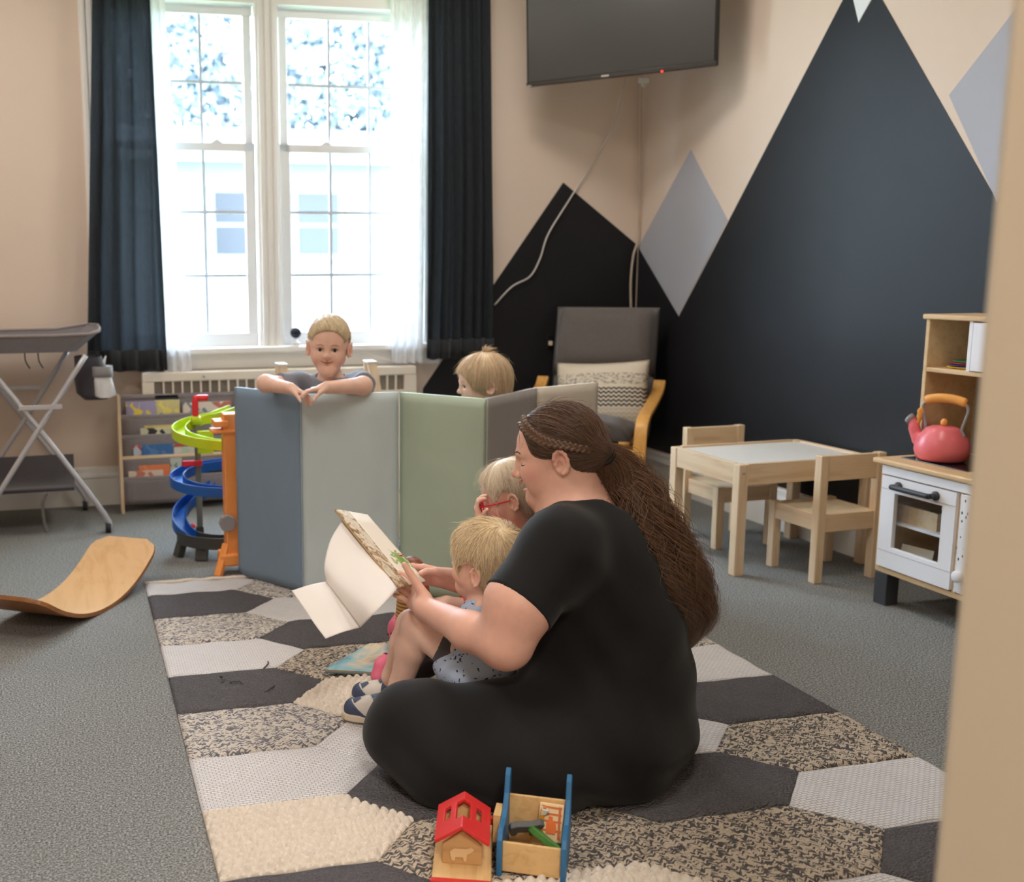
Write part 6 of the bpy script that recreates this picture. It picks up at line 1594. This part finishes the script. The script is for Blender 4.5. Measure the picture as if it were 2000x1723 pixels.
# ================================================================== BOY IN THE WOMAN'S LAP
bl = person('blond boy in pale blue printed shirt sitting in the woman\'s lap', None)
Hb = Head((0.9640, 2.3490, 0.4690), math.radians(26), math.radians(6), math.radians(-3), 0.98)
S = SDF(); child_head(S, Hb, False); S.add([])
nbk = Vector((0.9620, 2.3330, 0.3680)); hipc = Vector((0.9390, 2.3260, 0.2260))
S.c(Hb(-0.015, 0, -0.030), nbk, 0.036, 0.038, 0.02)
uB = Vector((Hb.o.x, Hb.o.y, 0)).normalized(); rB = Vector((uB.y, -uB.x, 0))
S.c(nbk+Vector((0, 0, -0.03)), hipc, 0.062, 0.075, 0.03)
knN, anN = Vector((0.8130, 2.4440, 0.2970)), Vector((0.7800, 2.4870, 0.1230)); knF, anF = Vector((0.8360, 2.5570, 0.2570)), Vector((0.7960, 2.6050, 0.0990))
S.c(hipc-uB*0.03, knN, 0.060, 0.043, 0.03); S.c(knN, knN.lerp(anN, 0.35), 0.040, 0.041, 0.02); S.c(knN.lerp(anN, 0.35), anN, 0.041, 0.028, 0.02)
S.c(hipc+uB*0.06, knF, 0.060, 0.043, 0.03); S.c(knF, knF.lerp(anF, 0.35), 0.040, 0.041, 0.02); S.c(knF.lerp(anF, 0.35), anF, 0.041, 0.028, 0.02)
toeN = Vector((0.6520, 2.5680, 0.0300)); heelN = toeN+Vector((0.150, -0.085, 0)); toeF = Vector((0.700, 2.665, 0.03)); heelF = toeF+Vector((0.145, -0.09, 0))
S.c(anN, heelN.lerp(toeN, 0.25)+Vector((0, 0, 0.02)), 0.028, 0.026, 0.02); S.c(anF, heelF.lerp(toeF, 0.25)+Vector((0, 0, 0.02)), 0.028, 0.026, 0.02)
elb = Vector((0.9410, 2.2530, 0.2970)); S.c(nbk-uB*0.085+Vector((0, 0, -0.03)), elb, 0.030, 0.026, 0.02); S.c(elb, (0.9280, 2.3270, 0.2770), 0.025, 0.019, 0.02)
hand(S, (0.9280, 2.3270, 0.2770), -rB*0.6+uB*0.7, -Vector((0, 0, 1)), uB-rB, 0.58)
elb2 = Vector((0.9640, 2.4380, 0.2460)); S.c(nbk+uB*0.085+Vector((0, 0, -0.03)), elb2, 0.030, 0.026, 0.02); S.c(elb2, (0.9140, 2.4740, 0.2590), 0.025, 0.019, 0.02)
hand(S, (0.9140, 2.4740, 0.2590), -rB, -uB, Vector((0, 0, 1)), 0.58)
skin_object(S, 0.003, bl, M_SKIN_C, child_tints(Hb))
eye_pair(Hb, 0.027, 0.066, 0.003, 0.0112, (92, 96, 104), bl)
for y in (-1, 1): MB().tube(spline([Hb(0.0785, y*0.017, 0.004), Hb(0.0835, y*0.027, 0.001), Hb(0.0760, y*0.040, 0.003)], 4), 0.0008, 5).build('eyelashes', M_LASH, bl, True)
T = SDF(); T.c(nbk+Vector((0, 0, -0.035)), hipc+Vector((0, 0, 0.0)), 0.074, 0.088, 0.03); T.e(hipc+Vector((0, 0, -0.01))-rB*0.02, (0.098, 0.10, 0.062), 0.03, R=frame_cols(rB, uB, Vector((0, 0, 1))))
for sg, el_ in ((-1, elb), (1, elb2)):
    a = nbk+uB*sg*0.08+Vector((0, 0, -0.035)); b_ = a.lerp(el_, 0.62); T.c(a, a.lerp(el_, 0.85), 0.042, 0.040, 0.03, 'u', (b_, (el_-a).normalized()))
T.c(Hb(-0.012, 0, -0.04), nbk+Vector((0, 0, 0.004)), 0.036, 0.046, 0.008, 's')
T.e(knN.lerp(hipc, 0.35), (0.055, 0.07, 0.06), 0.02, 's')
cloth_object(T, 0.004, bl, print_shirt(), 'shirt', lambda P: (0.0022*np.sin(70*P[:, 2]+40*P[:, 0]+6*np.sin(30*P[:, 1]))).astype(np.float32))
T = SDF(); T.c(hipc-uB*0.03+Vector((0, 0, -0.02)), hipc.lerp(knN, 0.42)-uB*0.01, 0.068, 0.060, 0.03); T.c(hipc+uB*0.06+Vector((0, 0, -0.02)), hipc.lerp(knF, 0.55), 0.070, 0.058, 0.03)
cloth_object(T, 0.005, bl, fabric('dark_grey_shorts', srgb(82, 78, 80), 0.1), 'shorts')
M_BLOND = hair_mat('dark_blond_hair', srgb(172, 128, 80), srgb(254, 234, 194))
Kb = child_cap(Hb, 0.009, (0.110, 0, 0.000), (0.078, 0.115, 0.080)); grow_child_hair(Hb, Kb, bl, M_BLOND, 7500, 0.040, 0.010, 0.0005, child_flow(Hb, (-0.035, 0.015, 0.105), 0.0, 0.40, 0.45), 21, 0.003, 0.09, 120, 0.78)
# sneakers
M_NAVY = plain('navy_leather', srgb(66, 76, 104), 0.5, 0.05); M_SHOEW = plain('off_white_leather', srgb(214, 208, 200), 0.5, 0.03); M_SOLE = plain('cream_sole', srgb(214, 198, 176), 0.6)
def sneaker(toe, heel, parent, ank):
    toe = Vector((toe.x, toe.y, 0)); heel = Vector((heel.x, heel.y, 0)); d = (toe-heel).normalized(); s = Vector((-d.y, d.x, 0)); L = (toe-heel).length; z0 = 0.016
    pr = [(0.0, 0.020), (0.10, 0.027), (0.35, 0.028), (0.6, 0.034), (0.8, 0.035), (0.93, 0.027), (1.0, 0.012)]
    poly = [heel+d*(u*(L+0.02)-0.01)+s*w for u, w in pr]+[heel+d*(u*(L+0.02)-0.01)-s*w*0.95 for u, w in reversed(pr)]
    MB().prism([(p.x, p.y) for p in poly], z0, z0+0.020).build('shoe_sole', M_SOLE, parent, bevel=0.005, seg=3)
    U = SDF(); zz = Vector((0, 0, 1)); P_ = lambda u, w, z: heel+d*(u*L)+s*w+zz*(z0+z)
    U.c(P_(0.86, 0, 0.026), P_(0.60, 0, 0.030), 0.028, 0.031, 0.02); U.c(P_(0.60, 0, 0.032), P_(0.18, 0, 0.040), 0.030, 0.027, 0.02); U.c(P_(0.40, 0, 0.045), P_(0.15, 0, 0.062), 0.026, 0.028, 0.02)
    U.p.append(dict(t='c', a=npv(P_(0.5, 0, 0)), b=npv(P_(0.5, 0, 0.001)), ra=5.0, rb=5.0, k=0.002, op='x', clip=(P_(0.5, 0, 0.014), (0, 0, -1))))
    cloth_object(U, 0.0028, parent, M_SHOEW, 'shoe_upper')
    cap = SDF(); cap.p = [dict(q) for q in U.p]
    for q in cap.p:
        if q['op'] == 'u': q['ra'] += 0.0016; q['rb'] += 0.0016
    def sub(clips, nm):
        c = SDF(); c.p = [dict(q) for q in cap.p]; c.p.append(dict(t='c', a=npv(P_(0.5, 0, 0)), b=npv(P_(0.5, 0, 0.001)), ra=5.0, rb=5.0, k=0.002, op='x', clip=clips)); cloth_object(c, 0.0028, parent, M_NAVY, nm)
    sub([(P_(0.70, 0, 0.030), -d*0.55+zz*0.83)], 'toe_guard'); sub([(P_(0.5, 0, 0.02), d), (P_(0.34, 0, 0.02), -d)], 'side_panel'); sub([(P_(0.16, 0, 0.02), d)], 'heel_panel')
    for k in range(4):
        u = 0.62-0.075*k; MB().tube(spline([P_(u, -0.018, 0.052+0.006*k), P_(u-0.01, 0, 0.063+0.006*k), P_(u, 0.018, 0.052+0.006*k)], 4), 0.0028, 6).build('lace', M_NAVY, parent, True)
sneaker(toeN, heelN, bl, anN); sneaker(toeF, heelF, bl, anF)

# ================================================================== GIRL WITH RED GLASSES
gi = person('small blonde girl in coral shirt and red glasses behind the boy', None)
Hg = Head((1.1800, 2.6840, 0.5610), math.radians(6), math.radians(-14), math.radians(3), 0.97)
uG = Vector((Hg.o.x, Hg.o.y, 0)).normalized(); rG = Vector((uG.y, -uG.x, 0)); zG = Vector((0, 0, 1))
S = SDF(); child_head(S, Hg, False)
nbk = Vector((1.1930, 2.6790, 0.4270)); hipc = Vector((1.1810, 2.6860, 0.1920))
S.c(Hg(-0.015, 0, -0.030), nbk, 0.036, 0.040, 0.02); S.c(nbk+zG*-0.035, hipc, 0.065, 0.080, 0.03)
shl, shr = nbk-uG*0.085-zG*0.035, nbk+uG*0.085-zG*0.035
elL_, wrL_ = Vector((1.0000, 2.5410, 0.2930)), Vector((0.9240, 2.5340, 0.3200)); elR_, wrR_ = Vector((1.1290, 2.7680, 0.3500)), Vector((1.0750, 2.6690, 0.4920))
S.c(shl, elL_, 0.032, 0.027, 0.02); S.c(elL_, wrL_, 0.027, 0.019, 0.02); S.c(shr, elR_, 0.032, 0.027, 0.02); S.c(elR_, wrR_, 0.026, 0.019, 0.02)
hand(S, wrL_, -rG+zG*-0.05, -zG, -uG, 0.62, (0.25, 0.3, 0.2), 0.05, 0.2, 0.6); hand(S, wrR_, -rG*0.25+zG*0.95, rG*0.9, -uG, 0.60, (0.45, 0.6, 0.5), 0.10, 0.3, 0.7)
knl, anl = Vector((0.9790, 2.6290, 0.1600)), Vector((0.8690, 2.6850, 0.0690)); knr, anr = Vector((1.0560, 2.8140, 0.1350)), Vector((0.9410, 2.8770, 0.0760))
for k_, a_ in ((knl, anl), (knr, anr)): S.c(hipc+(k_-hipc)*0.05, k_, 0.062, 0.042, 0.03); S.c(k_, a_, 0.040, 0.028, 0.02)
skin_object(S, 0.003, gi, M_SKIN_C, child_tints(Hg, 1.2)+[(Hg(0.05, 0.04, -0.03), 0.045, 0.30)])  # last tint puts the coral shirt's red reflection into the cheek
for y in (-1, 1): MB().tube(spline([Hg(0.0785, y*0.017, 0.004), Hg(0.0835, y*0.027, 0.001), Hg(0.0760, y*0.040, 0.003)], 4), 0.0007, 5).build('eyelashes', plain('pale_lash', srgb(150, 110, 90), 0.6), gi, True)
T = SDF(); T.c(nbk+zG*-0.04, hipc, 0.078, 0.095, 0.03)
for a, e_, w_ in ((shl, elL_, wrL_), (shr, elR_, wrR_)):
    T.c(a, e_, 0.046, 0.042, 0.03); T.c(e_, e_.lerp(w_, 0.6), 0.042, 0.036, 0.03, 'u', (e_.lerp(w_, 0.30), (w_-e_).normalized()))
T.c(Hg(-0.012, 0, -0.04), nbk+zG*0.006, 0.036, 0.048, 0.008, 's')
cloth_object(T, 0.0045, gi, fabric('coral_knit', srgb(232, 92, 88), 0.06, 500, 0.15), 'shirt', lambda P: (0.003*np.sin(55*P[:, 2]+30*P[:, 1])).astype(np.float32))
T = SDF()
for k_, a_ in ((knl, anl), (knr, anr)): T.c(hipc+(k_-hipc)*0.05-zG*0.02, k_, 0.075, 0.052, 0.03); T.c(k_, k_.lerp(a_, 0.85), 0.050, 0.038, 0.02)
cloth_object(T, 0.0055, gi, fabric('grey_leggings', srgb(92, 88, 90), 0.08), 'leggings')
M_PALE = hair_mat('pale_blonde_hair', srgb(212, 182, 142), srgb(255, 246, 228), 0.4)
Kg = child_cap(Hg, 0.006, (0.112, 0, -0.020), (0.088, 0.120, 0.098)); grow_child_hair(Hg, Kg, gi, M_PALE, 3000, 0.075, 0.006, 0.0005, child_flow(Hg, (0.0, 0.0, 0.112), 0.0, 0.75, 0.15), 31, 0.003, 0.16, 260, 0.62, wisp_len=0.07)
M_GLRED = plain('red_frame_plastic', srgb(222, 44, 72), 0.25)
gl = thing('glasses', 'red framed child glasses on the girl\'s face', 'glasses', (0, 0, 0))
for y in (-1, 1):
    MB().tube([Hg(0.098-0.004*abs(math.cos(a)), y*0.029+0.0225*math.cos(a), -0.006+0.0175*math.sin(a)) for a in np.linspace(0, 2*PI, 26, endpoint=False)], 0.0026, 8, closed=True).build('rim', M_GLRED, gl, True)
    MB().tube(spline([Hg(0.094, y*0.052, -0.002), Hg(0.088, y*0.064, 0.0), Hg(0.05, y*0.073, 0.001), Hg(0.005, y*0.080, 0.004)], 5), 0.0024, 8).build('temple', M_GLRED, gl, True)
    MB().ball(Hg(0.0965, y*0.029, -0.006), (0.0012, 0.0205, 0.0155), 18, 8, Matrix(Hg.R.tolist()).to_4x4()).build('lens', M_GLASS, gl, True)
MB().tube(spline([Hg(0.099, -0.0075, -0.003), Hg(0.101, 0, 0.0), Hg(0.099, 0.0075, -0.003)], 4), 0.0024, 8).build('bridge', M_GLRED, gl, True)
# pink clogs
M_CLOG = plain('pink_foam', srgb(226, 112, 140), 0.5, 0.03)
def clog(c, d, up, ln):
    c = Vector(c); d = Vector(d).normalized(); up = Vector(up); up = (up-d*up.dot(d)).normalized(); s = d.cross(up)
    U = SDF(); U.c(c-d*ln*0.3, c+d*ln*0.22, 0.026, 0.032, 0.02); U.e(c+d*ln*0.20+up*0.010, (0.052, 0.035, 0.034), 0.02, R=frame_cols(d, s, up)); U.c(c-d*ln*0.45-up*0.02, c+d*ln*0.42-up*0.020, 0.026, 0.030, 0.012)
    U.c(c-d*ln*0.42+up*0.02, c-d*ln*0.12+up*0.032, 0.020, 0.020, 0.006, 's')
    o = cloth_object(U, 0.003, gi, M_CLOG, 'clog')
    k = 0
    for a in (-0.016, 0.0, 0.016):
        for b_ in (0.06, 0.17, 0.28):
            p = c+d*ln*(b_+(0.05 if a == 0 else 0))+s*a*1.25; 
            P = npv(p+up*0.06)[None]
            for _ in range(30):
                P = P-npv(up)[None]*U.ev(P)[:, None]
            MB().ball(Vector(P[0]), 0.0042, 8, 6).build('hole', plain('clog_hole', srgb(120, 44, 66), 0.7) if k == 0 else bpy.data.materials['clog_hole'], o, True); k += 1
clog((0.8450, 2.7140, 0.0760), Vector((-0.75, 0.1, 0.12))-uG*0.3, zG-rG*0.2, 0.13)
clog((0.9300, 2.9230, 0.0870), Vector((-0.35, -0.05, 0.9)), -uG*0.8-rG*0.6, 0.13)

# ================================================================== DOLL half hidden behind the book
do = thing('doll', 'small brown haired doll half hidden behind the open book', 'doll', (0, 0, 0))
dc = Vector((0.9050, 2.7830, 0.3360)); S = SDF(); S.e(dc, (0.036, 0.036, 0.040), 0.01); S.c(dc+zG*-0.03, dc+zG*-0.06, 0.016, 0.018, 0.01); S.c(dc+zG*-0.07, dc+zG*-0.13, 0.034, 0.036, 0.02)
me, V = S.mesh(0.004, 'doll_body'); set_attr(me, 'tint', np.zeros(len(V))); link_mesh('body', me, M_SKIN_C, do, True)
S = SDF(); S.e(dc+zG*0.006, (0.041, 0.041, 0.042), 0.01, R=None); S.e(dc-uG*0.045-zG*0.016, (0.030, 0.030, 0.034), 0.008, 's'); S.c(dc+rG*0.03-zG*0.01, dc+rG*0.045-zG*0.085-uG*0.02, 0.018, 0.016, 0.02)
me, V = S.mesh(0.003, 'doll_hair'); set_attr(me, 'shade', 0.4+0.3*np.sin(V[:, 2]*900)); link_mesh('hair', me, hair_mat('chestnut_doll_hair', srgb(96, 48, 28), srgb(160, 92, 56)), do, True)
Mt = NT('tan_knit'); wv = Mt.n('ShaderNodeTexWave', wave_type='BANDS', bands_direction='Z'); wv.inputs['Scale'].default_value = 30; Mt.l(Mt.coord(), wv.inputs['Vector'])
M_TAN = Mt.done(Mt.principled(Mt.ramp(wv.outputs['Fac'], [(0.3, srgb(150, 100, 50)), (0.7, srgb(214, 172, 108))]), 0.7).outputs[0])
S = SDF(); S.c(dc+zG*-0.068, dc+zG*-0.14, 0.041, 0.046, 0.02); S.c(dc+zG*-0.068+rG*0.03, dc+zG*-0.10+rG*0.055, 0.020, 0.018, 0.01); cloth_object(S, 0.004, do, M_TAN, 'jumper')
S = SDF(); S.c(dc+zG*-0.145-uG*0.01, dc+zG*-0.21-rG*0.01-uG*0.05, 0.038, 0.030, 0.02); S.c(dc+zG*-0.145+rG*0.02, dc+zG*-0.215+rG*0.02-uG*0.03, 0.034, 0.026, 0.02); cloth_object(S, 0.004, do, fabric('dark_green_cloth', srgb(52, 60, 46), 0.1), 'trousers')
for k_ in (0, 1): MB().tube([dc+zG*(-0.085-0.028*k_)+rG*0.033-uG*0.036+Vector((0, 0, 0.010*math.sin(a)))+rG*0.010*math.cos(a) for a in np.linspace(0, 2*PI, 16, endpoint=False)], 0.0022, 6, closed=True).build('buckle', plain('gold_metal', srgb(214, 168, 84), 0.25, Metallic=0.8), do, True)

# ================================================================== BOY STANDING BEHIND THE MATS
sb = person('blond boy in grey shirt leaning with folded arms on the play mat', None)
Hs = Head((0.8960, 3.7410, 0.9230), math.radians(-86), math.radians(-4), math.radians(-3), 1.0, 1.06)
uS = Vector((Hs.o.x, Hs.o.y, 0)).normalized(); rS = Vector((uS.y, -uS.x, 0)); zS = Vector((0, 0, 1))
S = SDF(); child_head(S, Hs, True)
nbk = Vector((0.9160, 3.7990, 0.8000)); S.c(Hs(-0.018, 0, -0.030), nbk, 0.038, 0.040, 0.02)
chest = nbk-zS*0.12+uS*0.03; hipc = Vector((nbk.x+0.01, nbk.y+0.05, 0.44))
S.c(nbk-zS*0.04, chest, 0.070, 0.080, 0.03); S.c(chest, hipc, 0.078, 0.078, 0.03)
shl, shr = nbk-zS*0.022-rS*0.115+uS*0.01, nbk-zS*0.022+rS*0.115+uS*0.01
elA, wrA = Vector((0.6630, 3.7720, 0.7970)), Vector((0.7300, 3.6580, 0.7880)); elB, wrB = Vector((1.0010, 3.6490, 0.7890)), Vector((0.8570, 3.6040, 0.7930))
S.c(shl, elA, 0.034, 0.030, 0.02); S.c(elA, wrA, 0.030, 0.022, 0.02); S.c(shr, elB, 0.036, 0.033, 0.02); S.c(elB, wrB, 0.032, 0.023, 0.02)
hand(S, wrA, rS*0.9-zS*0.28-uS*0.2, -zS*0.8+rS*-0.2-uS*0.1, rS*0.3-uS, 0.64, (0.35, 0.35, 0.25), 0.10, 0.2, 0.5, curls=[(0.25, 0.3, 0.2), (0.45, 0.4, 0.3), (0.8, 0.4, 0.2), (0.9, 0.4, 0.2)])
hand(S, wrB, -rS*0.95-zS*0.10-uS*0.15, -zS, -uS, 0.64, (0.2, 0.35, 0.3), 0.06, 0.3, 0.5)
for sg in (-1, 1):
    kn = hipc+rS*0.06*sg-zS*0.20; an = hipc+rS*0.065*sg+uS*0.01-zS*0.375; S.c(hipc+rS*0.045*sg, kn, 0.060, 0.042, 0.03); S.c(kn, an, 0.041, 0.028, 0.02); S.c(an, an-uS*0.06-zS*0.035, 0.028, 0.024, 0.02)
skin_object(S, 0.0026, sb, M_SKIN_C, child_tints(Hs))
eye_pair(Hs, 0.027, 0.0672, 0.003, 0.0124, (58, 46, 42), sb)
brows(Hs, plain('pale_brow', srgb(180, 134, 96), 0.7), sb, 0.0018, S); lashes(Hs, M_LASH, sb, S)
M_LIP = plain('lip_dark', srgb(140, 74, 68), 0.5)
MB().tube(spline([S.face(Hs, y, z, 0.0002) for y, z in ((0.0245, -0.0345), (0.016, -0.0375), (0.006, -0.0398), (-0.006, -0.0398), (-0.016, -0.0375), (-0.0245, -0.0345))], 4), [0.0009]*4+[0.0017]*13+[0.0009]*4, 5).build('mouth_line', M_LIP, sb, True)
T = SDF(); T.c(nbk-zS*0.045, chest, 0.082, 0.092, 0.04); T.c(chest, hipc+zS*0.02, 0.090, 0.092, 0.04)
for a, e_, fr in ((shl, elA, 0.62), (shr, elB, 0.86)):
    T.c(nbk-zS*0.05, a, 0.060, 0.046, 0.04); T.c(a, e_, 0.046, 0.046, 0.03, 'u', (a.lerp(e_, fr), (e_-a).normalized()))
T.c(Hs(-0.014, 0, -0.04), nbk-uS*0.012+zS*0.004, 0.038, 0.052, 0.008, 's')
cloth_object(T, 0.0045, sb, fabric('heather_grey_jersey', srgb(136, 140, 152), 0.08, 600, 0.1), 'shirt', lambda P: (0.0026*np.sin(80*P[:, 2]+50*P[:, 0])*1.0+0.002*np.sin(60*P[:, 0]-30*P[:, 2])).astype(np.float32))
T = SDF()
for sg in (-1, 1): T.c(hipc+rS*0.045*sg, hipc+rS*0.06*sg-zS*0.17, 0.074, 0.062, 0.03)
cloth_object(T, 0.006, sb, fabric('navy_shorts', srgb(60, 66, 86), 0.08), 'shorts')
for sg in (-1, 1):
    c = hipc+rS*0.065*sg-uS*0.03; c = Vector((c.x, c.y, 0.050)); U = SDF(); U.c(c+uS*0.05, c-uS*0.06, 0.032, 0.030, 0.02); cloth_object(U, 0.004, sb, M_NAVY, 'shoe')
M_BLND2 = hair_mat('light_blond_hair', srgb(208, 176, 128), srgb(252, 240, 210))
Ks = child_cap(Hs, 0.005, (0.110, 0, -0.004), (0.064, 0.130, 0.090))
for y in (-1, 1): Ks.e(Hs(0.045, y*0.092, -0.002), (0.055, 0.040, 0.055), 0.012, 's', Hs.R)
grow_child_hair(Hs, Ks, sb, M_BLND2, 3400, 0.032, 0.004, 0.00055, child_flow(Hs, (-0.05, 0.01, 0.10), 0.3, 0.05, 0.5), 41, 0.001, 0.15, 40, 0.55)

# ================================================================== GIRL BEHIND THE MATS
g2 = person('blonde toddler girl with a tiny top ponytail looking out behind the mats', None)
H2 = Head((1.4480, 3.5930, 0.7830), math.radians(-14), math.radians(-4), 0.0, 1.0)
u2 = Vector((H2.o.x, H2.o.y, 0)).normalized(); r2 = Vector((u2.y, -u2.x, 0))
S = SDF(); child_head(S, H2, True); nbk = H2(-0.02, 0, -0.115); S.c(H2(-0.015, 0, -0.03), nbk, 0.036, 0.038, 0.02)
hipc = Vector((nbk.x, nbk.y+0.02, 0.36)); S.c(nbk-zS*0.04, hipc, 0.066, 0.074, 0.03)
for sg in (-1, 1):
    sh = nbk+u2*0.085*sg-zS*0.04; el_ = sh-zS*0.13+u2*0.02*sg; wr_ = el_-zS*0.10-r2*0.03; S.c(sh, el_, 0.030, 0.025, 0.02); S.c(el_, wr_, 0.024, 0.018, 0.02); hand(S, wr_, -zS, -u2*sg, -r2, 0.56, (0.3, 0.3, 0.2))
    kn = hipc+u2*0.05*sg-zS*0.165; an = kn-zS*0.145; S.c(hipc+u2*0.04*sg, kn, 0.055, 0.040, 0.03); S.c(kn, an, 0.038, 0.028, 0.02); S.c(an, an-r2*0.05-zS*0.02, 0.026, 0.022, 0.02)
skin_object(S, 0.003, g2, M_SKIN_C, child_tints(H2))
eye_pair(H2, 0.027, 0.0662, 0.003, 0.0118, (86, 92, 104), g2)
brows(H2, plain('pale_brow_two', srgb(190, 150, 112), 0.7), g2, 0.0012, S); lashes(H2, M_LASH, g2, S)
T = SDF(); T.c(nbk-zS*0.045, hipc-zS*0.02, 0.076, 0.092, 0.03)
for sg in (-1, 1): sh = nbk+u2*0.085*sg-zS*0.04; T.c(sh, sh-zS*0.09+u2*0.014*sg, 0.040, 0.038, 0.03)
cloth_object(T, 0.006, g2, fabric('white_jersey', srgb(222, 214, 210), 0.05), 'shirt')
T = SDF()
for sg in (-1, 1): T.c(hipc+u2*0.04*sg-zS*0.02, hipc+u2*0.05*sg-zS*0.27, 0.068, 0.044, 0.03)
cloth_object(T, 0.006, g2, fabric('rose_leggings', srgb(196, 140, 140), 0.05), 'leggings')
M_GOLD = hair_mat('golden_blonde_hair', srgb(200, 156, 108), srgb(252, 236, 204))
K2 = child_cap(H2, 0.010, (0.104, 0, -0.018), (0.058, 0.100, 0.080), ears=False, low=-0.075)
K2.c(H2(-0.03, 0, 0.02), H2(-0.035, 0, -0.06), 0.070, 0.064, 0.03)
grow_child_hair(H2, K2, g2, M_GOLD, 3000, 0.12, 0.005, 0.0007, child_flow(H2, (-0.012, 0, 0.118), 0.0, 0.9, 0.0), 51, 0.002, 0.10, 120, 0.5, wisp_len=0.05)
n_ = 90; m_ = 8; rr = np.random.default_rng(77); b0 = npv(H2(-0.012, 0, 0.118)); P = np.zeros((n_, m_, 3))
for i in range(n_):
    dv = npv(H2.u)+npv(H2.f)*rr.normal(0, 0.55)+npv(H2.l)*rr.normal(0, 0.5)-npv(H2.f)*0.25; dv /= np.linalg.norm(dv); L = 0.03+0.025*rr.random()
    for j in range(m_): t_ = j/(m_-1); P[i, j] = b0+rr.normal(0, 0.002, 3)*0.5+dv*L*t_-npv(H2.u)*0.018*t_*t_-npv(H2.f)*0.012*t_*t_
strands(P, np.full(n_, 0.0008), M_GOLD, g2, 'top_ponytail')
MB().tube([H2(-0.012+0.006*math.cos(a), 0.006*math.sin(a), 0.120) for a in np.linspace(0, 2*PI, 14, endpoint=False)], 0.0022, 6, closed=True).build('hair_band', plain('clear_band', srgb(200, 170, 140), 0.4), g2, True)
